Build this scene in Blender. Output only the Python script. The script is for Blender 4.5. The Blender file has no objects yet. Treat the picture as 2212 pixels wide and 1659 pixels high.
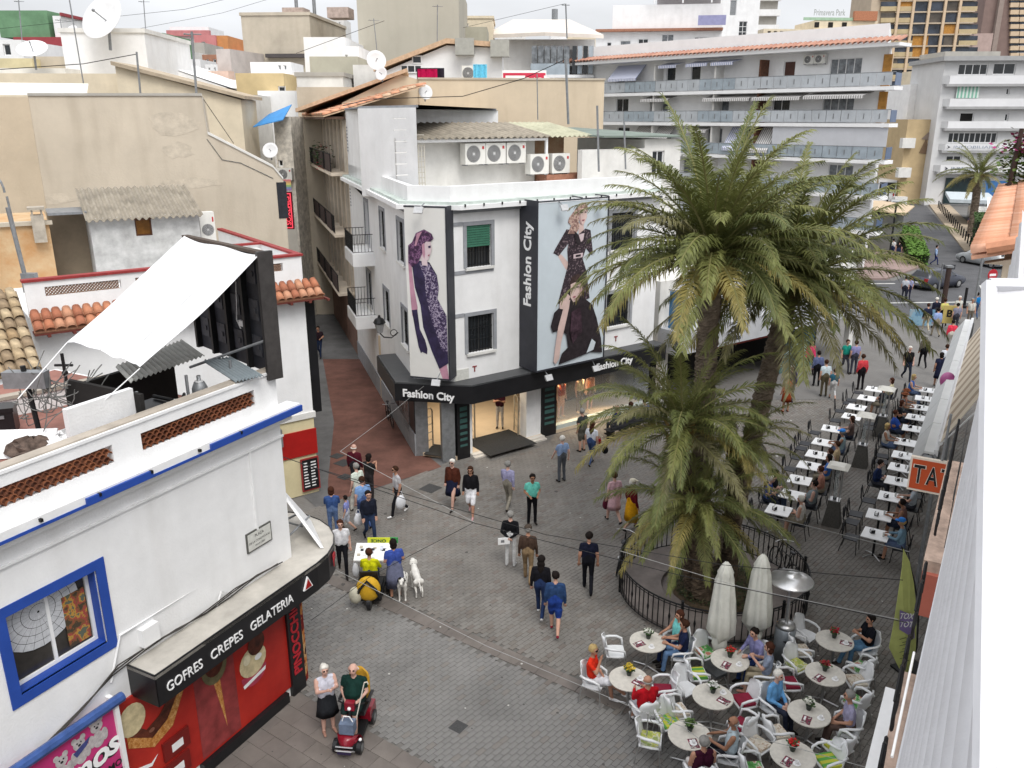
import bpy,math,random
import numpy as np
from mathutils import Vector,Matrix
R=math.radians
random.seed(7)
SC=bpy.context.scene
COL=SC.collection
FOC,CX,CY,PITCH,CAMH=1804.3,1106.0,829.5,R(17.7),12.4
cam=bpy.data.cameras.new('camera');cam.sensor_width=36.0;cam.lens=36.0*FOC/2212.0
cam.clip_start=0.1;cam.clip_end=6000.0
camo=bpy.data.objects.new('camera',cam);COL.objects.link(camo)
camo.location=(0,0,CAMH);camo.rotation_euler=(R(90)-PITCH,0,0);SC.camera=camo
SUN_EL,SUN_AZ=R(54),R(158)
wd=bpy.data.worlds.new('World');SC.world=wd;wd.use_nodes=True
nt=wd.node_tree;nt.nodes.clear()
o_=nt.nodes.new('ShaderNodeOutputWorld');bg=nt.nodes.new('ShaderNodeBackground')
sk=nt.nodes.new('ShaderNodeTexSky');sk.sky_type='NISHITA';sk.sun_disc=False
sk.sun_elevation=SUN_EL;sk.sun_rotation=SUN_AZ;sk.air_density=1.0;sk.dust_density=4.0;sk.altitude=50
hs=nt.nodes.new('ShaderNodeHueSaturation');hs.inputs['Saturation'].default_value=0.2
tcw=nt.nodes.new('ShaderNodeTexCoord');mpw=nt.nodes.new('ShaderNodeMapping');mpw.inputs['Scale'].default_value=(1,1,3.5)
nzw=nt.nodes.new('ShaderNodeTexNoise');nzw.inputs['Scale'].default_value=2.2;nzw.inputs['Detail'].default_value=6
rmp=nt.nodes.new('ShaderNodeMapRange');rmp.inputs[1].default_value=0.3;rmp.inputs[2].default_value=0.75
rmp.inputs[3].default_value=0.72;rmp.inputs[4].default_value=1.12
mxw=nt.nodes.new('ShaderNodeMix');mxw.data_type='RGBA';mxw.inputs[0].default_value=0.62
mxw.inputs[7].default_value=(9.6,9.8,10.2,1)
mlw=nt.nodes.new('ShaderNodeMix');mlw.data_type='RGBA';mlw.blend_type='MULTIPLY';mlw.inputs[0].default_value=1.0
L=nt.links.new
L(sk.outputs[0],hs.inputs['Color']);L(hs.outputs[0],mxw.inputs[6]);L(mxw.outputs[2],mlw.inputs[6])
L(tcw.outputs['Generated'],mpw.inputs[0]);L(mpw.outputs[0],nzw.inputs[0]);L(nzw.outputs[0],rmp.inputs[0]);L(rmp.outputs[0],mlw.inputs[7])
sxw=nt.nodes.new('ShaderNodeSeparateXYZ');L(tcw.outputs['Generated'],sxw.inputs[0])
grw=nt.nodes.new('ShaderNodeMapRange');grw.inputs[1].default_value=0.0;grw.inputs[2].default_value=1.0;grw.inputs[3].default_value=0.50;grw.inputs[4].default_value=1.10;L(sxw.outputs[2],grw.inputs[0])
gmw=nt.nodes.new('ShaderNodeMix');gmw.data_type='RGBA';gmw.blend_type='MULTIPLY';gmw.inputs[0].default_value=1.0;L(mlw.outputs[2],gmw.inputs[6]);L(grw.outputs[0],gmw.inputs[7])
L(gmw.outputs[2],bg.inputs[0]);L(bg.outputs[0],o_.inputs[0]);bg.inputs[1].default_value=0.15
sl=bpy.data.lights.new('sun','SUN');sl.energy=1.1;sl.angle=R(25);sl.color=(1,0.97,0.92)
so=bpy.data.objects.new('sun',sl);COL.objects.link(so);so.rotation_euler=(R(90)-SUN_EL,0,R(180)-SUN_AZ)
SC.view_settings.view_transform='Standard';SC.view_settings.look='None'
SC.view_settings.exposure=0.64;SC.view_settings.gamma=1.0;SC.view_settings.use_curve_mapping=False
SC.render.resolution_x=1024;SC.render.resolution_y=768
def ray(x,y):
 u=(x-CX)/FOC;v=(CY-y)/FOC
 return(u,math.cos(PITCH)+v*math.sin(PITCH),-math.sin(PITCH)+v*math.cos(PITCH))
def G(x,y,z=0.0):
 d=ray(x,y);t=(z-CAMH)/d[2]
 return Vector((d[0]*t,d[1]*t,z))
def AtY(x,y,Y):
 d=ray(x,y);t=Y/d[1]
 return Vector((d[0]*t,Y,CAMH+d[2]*t))
class Fr:
 """upright plane in the world: s along the facade, d into the building, z up"""
 def __init__(s,ox,oy,deg):
  s.o=Vector((ox,oy,0));s.a=R(deg)
  s.e=Vector((math.cos(s.a),math.sin(s.a),0));s.n=Vector((-math.sin(s.a),math.cos(s.a),0))
 def w(s,x,y,d=0.0):
  r=Vector(ray(x,y));t=(s.o.dot(s.n)+d)/(r.x*s.n.x+r.y*s.n.y)
  p=r*t
  return((p-s.o).dot(s.e),CAMH+p.z)
 def g(s,x,y,z=0.0):
  p=G(x,y,z)-s.o
  return(p.dot(s.e),p.dot(s.n))
 def at(s,u,d,z=0.0):
  p=s.o+s.e*u+s.n*d;return Vector((p.x,p.y,z))
MATS={}
def lin(c):
 return tuple(((v/255.0)/12.92 if v/255.0<=0.04045 else((v/255.0+0.055)/1.055)**2.4)for v in c)
def hexc(h):return lin((int(h[0:2],16),int(h[2:4],16),int(h[4:6],16)))
def mat(name,col=None,rough=0.7,var=0.12,scale=3.0,bump=0.0,bscale=40.0,streak=0.0,metal=0.0,spec=0.3,kind=None,col2=None,emit=None,alpha=1.0):
 """procedural material: base colour broken up by noise, optional rain streaks, fine relief"""
 if name in MATS:return MATS[name]
 m=bpy.data.materials.new(name);m.use_nodes=True;MATS[name]=m
 n=m.node_tree;b=n.nodes['Principled BSDF'];lk=n.links.new
 b.inputs['Roughness'].default_value=rough;b.inputs['Metallic'].default_value=metal
 b.inputs['Specular IOR Level'].default_value=spec
 c=(*col,1);b.inputs['Base Color'].default_value=c
 tc=n.nodes.new('ShaderNodeTexCoord')
 cur=None
 if var>0:
  nz=n.nodes.new('ShaderNodeTexNoise');nz.inputs['Scale'].default_value=scale;nz.inputs['Detail'].default_value=6;nz.inputs['Roughness'].default_value=0.65
  lk(tc.outputs['Object'],nz.inputs[0])
  mr=n.nodes.new('ShaderNodeMapRange');mr.inputs[1].default_value=0.3;mr.inputs[2].default_value=0.7
  lk(nz.outputs[0],mr.inputs[0])
  mx=n.nodes.new('ShaderNodeMix');mx.data_type='RGBA';lk(mr.outputs[0],mx.inputs[0])
  c2=col2 if col2 else tuple(v*(1-2*var)for v in col)
  mx.inputs[6].default_value=(*c2,1);mx.inputs[7].default_value=(*[min(1,v*(1+(0 if col2 else var*.3)))for v in col],1)
  cur=mx.outputs[2]
 if streak>0:
  mp=n.nodes.new('ShaderNodeMapping');mp.inputs['Scale'].default_value=(1.3,1.3,0.22);lk(tc.outputs['Object'],mp.inputs[0])
  n2=n.nodes.new('ShaderNodeTexNoise');n2.inputs['Scale'].default_value=1.3;n2.inputs['Detail'].default_value=5;lk(mp.outputs[0],n2.inputs[0])
  m2=n.nodes.new('ShaderNodeMapRange');m2.inputs[1].default_value=0.5;m2.inputs[2].default_value=0.85;m2.inputs[3].default_value=0;m2.inputs[4].default_value=streak*.55
  lk(n2.outputs[0],m2.inputs[0])
  mx2=n.nodes.new('ShaderNodeMix');mx2.data_type='RGBA';lk(m2.outputs[0],mx2.inputs[0])
  if cur:lk(cur,mx2.inputs[6])
  else:mx2.inputs[6].default_value=c
  mx2.inputs[7].default_value=(col[0]*.42,col[1]*.38,col[2]*.33,1);cur=mx2.outputs[2]
 if cur:lk(cur,b.inputs['Base Color'])
 if bump>0:
  n3=n.nodes.new('ShaderNodeTexNoise');n3.inputs['Scale'].default_value=bscale;n3.inputs['Detail'].default_value=4;lk(tc.outputs['Object'],n3.inputs[0])
  bp=n.nodes.new('ShaderNodeBump');bp.inputs['Strength'].default_value=bump;bp.inputs['Distance'].default_value=0.02
  lk(n3.outputs[0],bp.inputs['Height']);lk(bp.outputs[0],b.inputs['Normal'])
 if emit:
  b.inputs['Emission Color'].default_value=(*emit[0],1);b.inputs['Emission Strength'].default_value=emit[1]
 if alpha<1:b.inputs['Alpha'].default_value=alpha
 return m
def stripes(name,c1,c2,freq,axis=0,rough=0.7,duty=0.5):
 if name in MATS:return MATS[name]
 m=mat(name,c1,rough,var=0);n=m.node_tree;lk=n.links.new
 tc=n.nodes.new('ShaderNodeTexCoord');sp=n.nodes.new('ShaderNodeSeparateXYZ');lk(tc.outputs['Object'],sp.inputs[0])
 a=n.nodes.new('ShaderNodeMath');a.operation='MULTIPLY';a.inputs[1].default_value=freq;lk(sp.outputs[axis],a.inputs[0])
 f=n.nodes.new('ShaderNodeMath');f.operation='FRACT';lk(a.outputs[0],f.inputs[0])
 g=n.nodes.new('ShaderNodeMath');g.operation='GREATER_THAN';g.inputs[1].default_value=duty;lk(f.outputs[0],g.inputs[0])
 mx=n.nodes.new('ShaderNodeMix');mx.data_type='RGBA';lk(g.outputs[0],mx.inputs[0])
 mx.inputs[6].default_value=(*c1,1);mx.inputs[7].default_value=(*c2,1)
 lk(mx.outputs[2],n.nodes['Principled BSDF'].inputs['Base Color'])
 return m
def speckle(name,cols,scale,rough=0.7):
 """blotchy print of several colours (voronoi cells)"""
 if name in MATS:return MATS[name]
 m=mat(name,cols[0],rough,var=0);n=m.node_tree;lk=n.links.new
 tc=n.nodes.new('ShaderNodeTexCoord');vo=n.nodes.new('ShaderNodeTexNoise');vo.inputs['Scale'].default_value=scale;vo.inputs['Detail'].default_value=3;lk(tc.outputs['Object'],vo.inputs[0])
 cr=n.nodes.new('ShaderNodeValToRGB');cr.color_ramp.interpolation='CONSTANT'
 el=cr.color_ramp.elements;N=len(cols)
 while len(el)<N:el.new(0.5)
 for i in range(N):el[i].position=0.0 if i==0 else 0.36+0.3*i/N;el[i].color=(*cols[i],1)
 lk(vo.outputs[0],cr.inputs[0]);lk(cr.outputs[0],n.nodes['Principled BSDF'].inputs['Base Color'])
 return m
def cloth(h):return mat('cloth_'+h,hexc(h),0.85,0.17,11.0,.55,16,spec=0.15)
WHITE=mat('white_render',(.80,.80,.80),.8,.06,1.0,.3,25,.34)
WHITE2=mat('aged_white_render',(.72,.71,.68),.85,.10,1.0,.3,25,.35)
CREAM=mat('cream_render',(.70,.61,.46),.85,.10,.8,.3,25,.25)
BEIGE=mat('beige_render',(.50,.42,.32),.9,.13,.35,.4,18,.35)
TANR=mat('tan_render',(.52,.46,.37),.9,.12,.5,.3,18,.35)
GREYR=mat('grey_render',(.44,.42,.38),.9,.12,.5,.3,18,.4)
GLASS=mat('window_glass',(.025,.03,.035),.12,.3,1.5,spec=.6)
GLASSL=mat('curtained_glass',(.24,.26,.28),.2,.35,2.5,spec=.5)
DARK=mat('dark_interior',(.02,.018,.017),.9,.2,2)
BLACK=mat('black_panel',(.012,.012,.014),.35,.2,2,spec=.4)
ANTH=mat('charcoal_panel',(.035,.036,.045),.5,.15,2)
IRON=mat('black_iron',(.015,.015,.016),.5,.1,5,metal=.3)
STEEL=mat('brushed_steel',(.55,.55,.55),.35,.12,8,metal=.9)
GREYM=mat('grey_metal',(.28,.29,.30),.5,.15,6,metal=.5)
WFRAME=mat('white_aluminium',(.78,.78,.78),.4,.04,4)
GREYT=mat('grey_trim',(.30,.31,.33),.8,.12,3)
TILEO=[mat('clay_tile_'+str(i),c,.8,.2,6,.3,30)for i,c in enumerate([(.42,.16,.085),(.47,.20,.11),(.36,.135,.075),(.50,.25,.15)])]
TILET=[mat('weathered_tile_'+str(i),c,.9,.25,8,.4,30)for i,c in enumerate([(.44,.33,.20),(.36,.25,.14),(.50,.39,.25),(.30,.22,.14)])]
TILEP=[mat('salmon_tile_'+str(i),c,.8,.14,5,.2,30)for i,c in enumerate([(.66,.33,.20),(.62,.29,.17),(.70,.38,.25)])]
CORR=mat('corrugated_fibre_cement',(.34,.30,.24),.95,.2,2,.3,25,.4)
CORRG=mat('corrugated_plastic',(.48,.47,.34),.8,.18,1.2,.2,25,.3)
MAROON=mat('maroon_paint',(.30,.035,.035),.6,.15,4,.1,40)
BLUEP=mat('cobalt_paint',(.022,.07,.34),.5,.08,3,.1,40)
REDP=mat('red_paint',(.36,.012,.010),.45,.1,3)
WPAINT=mat('white_paint',(.8,.8,.8),.5,.06,3)
RUST=mat('rusty_brown_timber',(.13,.055,.03),.7,.3,5)
WOODO=mat('orange_shutter',(.50,.24,.05),.6,.2,3)
BLUGL=mat('blue_balcony_glass',(.38,.44,.49),.25,.15,1.0,spec=.5)
BLUGL2=mat('pale_balcony_glass',(.50,.53,.56),.3,.12,1.0,spec=.5)
class MB:
 def __init__(s):s.v=[];s.f=[];s.m=[]
 def add(s,vs,fs,mi=0):
  o=len(s.v);s.v+=[tuple(p)for p in vs]
  for f in fs:s.f.append([i+o for i in f]);s.m.append(mi)
  return s
 def box(s,x0,x1,y0,y1,z0,z1,mi=0):
  if x0>x1:x0,x1=x1,x0
  if y0>y1:y0,y1=y1,y0
  if z0>z1:z0,z1=z1,z0
  return s.add([(x0,y0,z0),(x1,y0,z0),(x1,y1,z0),(x0,y1,z0),(x0,y0,z1),(x1,y0,z1),(x1,y1,z1),(x0,y1,z1)],[(0,3,2,1),(4,5,6,7),(0,1,5,4),(1,2,6,5),(2,3,7,6),(3,0,4,7)],mi)
 def quad(s,a,b,c,d,mi=0):return s.add([a,b,c,d],[(0,1,2,3)],mi)
 def slab(s,pts,t,mi=0):
  """closed plate: polygon pts plus the same shifted by vector t"""
  n=len(pts);t=Vector(t);a=[Vector(p)for p in pts];b=[p+t for p in a]
  return s.add(a+b,[tuple(range(n))[::-1],tuple(range(n,2*n))]+[(i,(i+1)%n,n+(i+1)%n,n+i)for i in range(n)],mi)
 def prism(s,poly,y0,y1,mi=0):
  """polygon in x,z pushed from y0 to y1"""
  return s.slab([(p[0],y0,p[1])for p in poly],(0,y1-y0,0),mi)
 def zprism(s,poly,z0,z1,mi=0):
  return s.slab([(p[0],p[1],z0)for p in poly],(0,0,z1-z0),mi)
 def tube(s,pts,r,n=6,mi=0):
  pts=[Vector(p)for p in pts];rs=r if isinstance(r,(list,tuple))else[r]*len(pts)
  vs=[];fs=[]
  up=None
  for i,p in enumerate(pts):
   t=(pts[min(i+1,len(pts)-1)]-pts[max(i-1,0)]).normalized()
   if up is None:up=Vector((0,0,1))if abs(t.z)<.9 else Vector((1,0,0))
   a=t.cross(up);a=a.normalized()if a.length>1e-5 else Vector((1,0,0));b=t.cross(a).normalized();up=-b if False else up
   for k in range(n):
    q=2*math.pi*k/n;vs.append(p+(a*math.cos(q)+b*math.sin(q))*rs[i])
  for i in range(len(pts)-1):
   for k in range(n):fs.append((i*n+k,i*n+(k+1)%n,(i+1)*n+(k+1)%n,(i+1)*n+k))
  fs.append(tuple(range(n))[::-1]);fs.append(tuple(range((len(pts)-1)*n,len(pts)*n)))
  return s.add(vs,fs,mi)
 def lathe(s,prof,n=16,c=(0,0,0),mi=0,sx=1.0,sy=1.0):
  vs=[];fs=[]
  for r,z in prof:
   for k in range(n):
    q=2*math.pi*k/n;vs.append((c[0]+r*math.cos(q)*sx,c[1]+r*math.sin(q)*sy,c[2]+z))
  for i in range(len(prof)-1):
   for k in range(n):fs.append((i*n+k,i*n+(k+1)%n,(i+1)*n+(k+1)%n,(i+1)*n+k))
  fs.append(tuple(range(n))[::-1]);fs.append(tuple(range((len(prof)-1)*n,len(prof)*n)))
  return s.add(vs,fs,mi)
 def ball(s,c,r,n=8,m=6,mi=0,sc=(1,1,1)):
  vs=[];fs=[]
  for i in range(m+1):
   t=math.pi*i/m
   for k in range(n):
    q=2*math.pi*k/n
    vs.append((c[0]+r*sc[0]*math.sin(t)*math.cos(q),c[1]+r*sc[1]*math.sin(t)*math.sin(q),c[2]+r*sc[2]*math.cos(t)))
  for i in range(m):
   for k in range(n):fs.append((i*n+k,i*n+(k+1)%n,(i+1)*n+(k+1)%n,(i+1)*n+k))
  return s.add(vs,fs,mi)
 def build(s,name,mats,parent=None,smooth=False,loc=None):
  me=bpy.data.meshes.new(name);me.from_pydata(s.v,[],s.f)
  if not isinstance(mats,(list,tuple)):mats=[mats]
  for q in mats:me.materials.append(q)
  if len(mats)>1:me.polygons.foreach_set('material_index',s.m)
  if smooth:me.polygons.foreach_set('use_smooth',[True]*len(me.polygons))
  me.update()
  return obj(name,me,parent,loc)
def obj(name,me,parent=None,loc=None,rot=None,scale=None):
 o=bpy.data.objects.new(name,me);COL.objects.link(o)
 if parent:o.parent=parent
 if loc is not None:o.location=loc
 if rot is not None:o.rotation_euler=rot
 if scale is not None:o.scale=scale
 return o
def tag(o,label,cat,group=None):
 o['label']=label;o['category']=cat
 if group:o['group']=group
 return o
def thing(name,label,cat,loc=(0,0,0),rz=0.0,group=None):
 o=bpy.data.objects.new(name,None);COL.objects.link(o);o.empty_display_size=.2
 o.location=loc;o.rotation_euler=(0,0,rz)
 return tag(o,label,cat,group)
def structure(o):o['kind']='structure';return o
def stuff(o):o['kind']='stuff';return o
def copy_tree(o,parent=None):
 c=o.copy();COL.objects.link(c);c.parent=parent
 for ch in[x for x in bpy.data.objects if x.parent==o]if o.children is None else o.children:copy_tree(ch,c)
 return c
TXT={}
def text_mesh(s,size,mtl,bold=0.0,extrude=.008,spacing=1.0,shear=0.0,align='CENTER'):
 cu=bpy.data.curves.new('lettering','FONT');cu.body=s;cu.size=size;cu.offset=bold;cu.extrude=extrude;cu.resolution_u=3
 cu.align_x=align;cu.align_y='CENTER';cu.space_character=spacing;cu.shear=shear
 t=bpy.data.objects.new('lettering',cu);me=bpy.data.meshes.new_from_object(t);bpy.data.objects.remove(t)
 me.materials.clear();me.materials.append(mtl);me.name='lettering'
 return me
def letters(parent,s,size,mtl,loc,rot=(R(90),0,0),name='lettering',fit=None,**k):
 me=text_mesh(s,size,mtl,**k)
 if fit:
  xs=[v.co.x for v in me.vertices];f=fit/(max(xs)-min(xs))
  for v in me.vertices:v.co.x*=f
 return obj(name,me,parent,loc,rot)
def frame_thing(name,label,cat,fr,group=None):return thing(name,label,cat,tuple(fr.o),fr.a,group)
def wall_mesh(mb,s0,s1,z0,z1,holes,d=0.0,th=.22,mi=0,ends=True):
 hs_=[(max(s0,h[0]),min(s1,h[1]),max(z0,h[2]),min(z1,h[3]))for h in holes]
 hs_=[h for h in hs_ if h[1]>h[0]+.01 and h[3]>h[2]+.01]
 xs=sorted(set([s0,s1]+[h[0]for h in hs_]+[h[1]for h in hs_]));zs=sorted(set([z0,z1]+[h[2]for h in hs_]+[h[3]for h in hs_]))
 for i in range(len(xs)-1):
  for j in range(len(zs)-1):
   a,b,c,e=xs[i],xs[i+1],zs[j],zs[j+1]
   if b-a<1e-4 or e-c<1e-4:continue
   cx,cz=(a+b)/2,(c+e)/2
   if any(h[0]<cx<h[1]and h[2]<cz<h[3]for h in hs_):continue
   mb.quad((a,d,c),(b,d,c),(b,d,e),(a,d,e),mi)
 for h in hs_:
  a,b,c,e=h;D=d+th
  mb.quad((a,d,c),(a,D,c),(b,D,c),(b,d,c),mi);mb.quad((a,d,e),(b,d,e),(b,D,e),(a,D,e),mi)
  mb.quad((a,d,c),(a,d,e),(a,D,e),(a,D,c),mi);mb.quad((b,d,c),(b,D,c),(b,D,e),(b,d,e),mi)
 if ends:
  D=d+th
  mb.quad((s0,d,z0),(s0,d,z1),(s0,D,z1),(s0,D,z0),mi);mb.quad((s1,d,z0),(s1,D,z0),(s1,D,z1),(s1,d,z1),mi)
  mb.quad((s0,d,z1),(s1,d,z1),(s1,D,z1),(s0,D,z1),mi)
def window(T,s0,s1,z0,z1,fm=WFRAME,pm=GLASS,nv=2,nh=1,d=.1,fw=.05,sill=None,grille=None,trim=None,name='window',slats=None):
 mb=MB();y0,y1=d-.02,d+.05
 mb.box(s0,s1,y0,y1,z0,z0+fw);mb.box(s0,s1,y0,y1,z1-fw,z1)
 mb.box(s0,s0+fw,y0,y1,z0+fw,z1-fw);mb.box(s1-fw,s1,y0,y1,z0+fw,z1-fw)
 for i in range(1,nv):
  c=s0+(s1-s0)*i/nv;mb.box(c-fw*.45,c+fw*.45,y0+.004,y1,z0+fw,z1-fw)
 for j in range(1,nh):
  c=z0+(z1-z0)*j/nh;mb.box(s0+fw,s1-fw,y0+.008,y1,c-fw*.45,c+fw*.45)
 w=mb.build(name,fm,T)
 zz=[z0+fw+(z1-z0-2*fw)*j/nh for j in range(nh+1)];xx=[s0+fw+(s1-s0-2*fw)*i/nv for i in range(nv+1)]
 for i in range(nv):
  for j in range(nh):
   p=MB().box(xx[i]+.004,xx[i+1]-.004,d+.015,d+.03,zz[j]+.004,zz[j+1]-.004).build('pane',pm if not isinstance(pm,list)else pm[(i+j)%len(pm)],w)
 if sill:MB().box(s0-.08,s1+.08,-.10,d,z0-.09,z0-.002).build('sill',sill,w)
 if trim:
  q=MB();t=.14
  q.box(s0-t,s0,-.03,.02,z0-.0,z1+t);q.box(s1,s1+t,-.03,.02,z0,z1+t);q.box(s0,s1,-.03,.02,z1,z1+t);q.build('surround',trim,w)
 if grille:
  q=MB();n=max(3,int((s1-s0)/.13));m=max(2,int((z1-z0)/.45))
  for i in range(n+1):c=s0+.03+(s1-s0-.06)*i/n;q.box(c-.009,c+.009,d-.075,d-.055,z0,z1)
  for j in range(m+1):c=z0+.05+(z1-z0-.1)*j/m;q.box(s0,s1,d-.09,d-.0755,c-.009,c+.009)
  q.build('grille',grille,w)
 return w
def corrugated(mb,p00,p10,p11,p01,n,amp,mi=0,thick=.02):
 """wavy sheet between four corners; waves count across the first edge"""
 p00,p10,p11,p01=map(Vector,(p00,p10,p11,p01));nr=(p10-p00).cross(p01-p00).normalized()
 K=n*6;vs=[];fs=[]
 for i in range(K+1):
  t=i/K;h=nr*(amp*math.cos(2*math.pi*n*t))
  a=p00.lerp(p10,t)+h;b=p01.lerp(p11,t)+h
  vs+=[a,b,a-nr*thick,b-nr*thick]
 for i in range(K):
  o=i*4
  fs+=[(o,o+4,o+5,o+1),(o+2,o+3,o+7,o+6),(o,o+2,o+6,o+4),(o+1,o+5,o+7,o+3)]
 mb.add(vs,fs,mi)
def barrel_tile_mesh(name,w,l,mtl,seg=6):
 vs=[];fs=[]
 for j,(y,k)in enumerate(((0,1.0),(l,.84))):
  for i in range(seg+1):
   a=math.pi*i/seg;vs.append((math.cos(a)*w*.5*k,y,math.sin(a)*w*.42*k))
  for i in range(seg+1):
   a=math.pi*i/seg;vs.append((math.cos(a)*(w*.5*k-.015),y,math.sin(a)*(w*.42*k-.015)))
 n=seg+1
 for i in range(seg):
  fs+=[(i,i+1,2*n+i+1,2*n+i),(n+i,3*n+i,3*n+i+1,n+i+1),(i,n+i,n+i+1,i+1),(2*n+i,2*n+i+1,3*n+i+1,3*n+i)]
 me=bpy.data.meshes.new(name);me.from_pydata([tuple(v)for v in vs],[],fs);me.materials.append(mtl)
 me.polygons.foreach_set('use_smooth',[True]*len(me.polygons));me.update();return me
def tile_roof(parent,p0,p1,up,mats,w=.22,l=.38,overlap=.08,pan=None,limit=300,jit=.012):
 """rows of barrel tiles: p0->p1 is the eave, up the vector from eave to ridge"""
 p0,p1,up=Vector(p0),Vector(p1),Vector(up);ex=(p1-p0);W=ex.length;ex.normalize();H=up.length;ey=up.normalized();ez=ex.cross(ey).normalized()
 if ez.z<0:ez=-ez
 MB().slab([p0-ez*.03,p1-ez*.03,p1+up-ez*.03,p0+up-ez*.03],-ez*.06).build('roof_deck',pan or mats[-1],parent)
 nc=max(1,int(W/w));nr=max(1,int((H)/(l-overlap)));wc=W/nc;st=H/nr
 ms=[barrel_tile_mesh('tile',wc*.98,st+overlap,m)for m in mats]
 cnt=0;rest=MB()
 base=Matrix((ex,ey,ez)).transposed().to_4x4()
 for j in range(nr):
  for i in range(nc):
   pos=p0+ex*(wc*(i+.5))+ey*(st*j)+ez*(.012+random.uniform(-jit,jit)*.6)
   M=Matrix.Translation(pos)@base@Matrix.Rotation(random.uniform(-jit,jit),4,'Z')@Matrix.Rotation(-.05,4,'X')
   me=random.choice(ms)
   if cnt<limit:
    t=obj('tile',me,parent);t.matrix_local=M
   else:
    rest.add([M@v.co for v in me.vertices],[tuple(p.vertices)for p in me.polygons],ms.index(me))
   cnt+=1
 if rest.v:stuff(rest.build('tile_rows',mats,parent,smooth=True))
def railing(parent,pts,h,z,mtl,step=.12,r=.012,name='railing',base=None,knob=False):
 """iron railing along a polyline, each baluster a piece"""
 q=MB();P=[Vector((p[0],p[1],0))for p in pts]
 for zz,rr in((z+h,r*1.7),(z+.08,r*1.3)):
  q.tube([p+Vector((0,0,zz))for p in P],rr,5)
 rail=q.build(name,mtl,parent)
 me=None
 for a,b in zip(P[:-1],P[1:]):
  n=max(1,int((b-a).length/step))
  for i in range(n):
   p=a.lerp(b,(i+.5)/n)
   if me is None:
    m_=MB();m_.box(-r,r,-r,r,.08,h)
    if knob:m_.lathe([(r,h*.42),(r*2.4,h*.5),(r,h*.58)],5)
    o=m_.build('baluster',mtl,rail);me=o.data;o.location=(p.x,p.y,z)
   else:obj('baluster',me,rail,(p.x,p.y,z))
 return rail
def ac_unit(parent,s,d,z,w=.85,h=.62,dp=.32,label=None,group=None,fr=None,back=False):
 """outdoor air-conditioning unit: casing, fan grille, fan, feet; faces -d"""
 t=thing('air_conditioner',label,'air conditioner',fr.at(s,d,z),fr.a,group)
 MB().box(0,w,0,dp,0,h).build('casing',mat('ac_casing',(.70,.69,.65),.5,.06,5),t)
 cx,cz,r=w*(.40 if w>h else.5),h*.5,min(h,w)*.40
 q=MB().lathe([(r,0),(r,.012),(r*.93,.014)],20);o=q.build('fan_surround',mat('ac_dark',(.16,.16,.16),.6,.1,6),t);o.location=(cx,-.002,cz);o.rotation_euler=(R(90),0,0)
 g=MB()
 for rr in(.3,.5,.7,.9):g.tube([(cx+r*rr*math.cos(a*.4488),-.022,cz+r*rr*math.sin(a*.4488))for a in range(15)],.006,4)
 g.box(cx-r*.16,cx+r*.16,-.03,-.014,cz-r*.16,cz+r*.16)
 g.build('fan_grille',mat('ac_grille',(.5,.5,.5),.5,.05,6),t)
 MB().box(w*.83,w*.93,-.006,.0,h*.72,h*.86).build('badge',mat('red_badge',(.45,.05,.05),.5,0),t)
 MB().box(.05,.11,.02,dp-.02,-.05,0).box(w-.11,w-.05,.02,dp-.02,-.05,0).build('feet',GREYM,t)
 return t
# ================================================================== SETTING: ground, alley, street
def inside(p,poly):
 c=False;j=len(poly)-1
 for i in range(len(poly)):
  a,b=poly[i],poly[j]
  if(a[1]>p[1])!=(b[1]>p[1])and p[0]<(b[0]-a[0])*(p[1]-a[1])/(b[1]-a[1])+a[0]:c=not c
  j=i
 return c
M_JOINT=mat('dusty_joint',(.15,.142,.132),.95,.2,2)
M_ASPH=mat('asphalt',(.10,.10,.105),.9,.18,.6,.4,60)
M_FAR=mat('far_paving',(.17,.165,.158),.9,.2,.5,.3,30)
M_ALLEY=mat('alley_grey_paving',(.14,.138,.138),.9,.2,1.0,.3,30)
M_RED=mat('alley_red_paving',(.165,.078,.06),.9,.22,1.2,.3,30)
M_LINE=mat('road_paint',(.55,.55,.52),.8,.15,2)
M_SIDE=mat('sandy_pavement',(.42,.34,.25),.9,.15,1.2)
PAV=[mat('paver_'+str(i),c,.9,.16,.55,.35,45)for i,c in enumerate([(.198,.184,.168),(.184,.171,.156),(.21,.197,.18),(.19,.172,.153),(.178,.154,.137)])]
PAVL=[mat('light_paver_'+str(i),c,.9,.15,.55,.35,45)for i,c in enumerate([(.205,.199,.190),(.19,.184,.176),(.22,.213,.202),(.20,.185,.170)])]
PAVB=[mat('brown_slab_'+str(i),c,.9,.2,.7,.35,45)for i,c in enumerate([(.180,.157,.142),(.172,.150,.135),(.188,.165,.148)])]
_n=M_FAR.node_tree
_br=_n.nodes.new('ShaderNodeTexBrick');_tc=_n.nodes.new('ShaderNodeTexCoord');_mp=_n.nodes.new('ShaderNodeMapping');_mp.inputs['Rotation'].default_value=(0,0,R(35))
_br.inputs['Scale'].default_value=2.2;_br.inputs['Color1'].default_value=(.19,.182,.172,1);_br.inputs['Color2'].default_value=(.16,.15,.14,1);_br.inputs['Mortar'].default_value=(.12,.115,.108,1);_br.inputs['Mortar Size'].default_value=.012
_n.links.new(_tc.outputs['Object'],_mp.inputs[0]);_n.links.new(_mp.outputs[0],_br.inputs[0])
_mx=_n.nodes.new('ShaderNodeMix');_mx.data_type='RGBA';_mx.blend_type='MULTIPLY';_mx.inputs[0].default_value=.6
_src=_n.nodes['Principled BSDF'].inputs['Base Color'].links[0].from_socket
_n.links.new(_br.outputs[0],_mx.inputs[6]);_n.links.new(_src,_mx.inputs[7])
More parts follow.
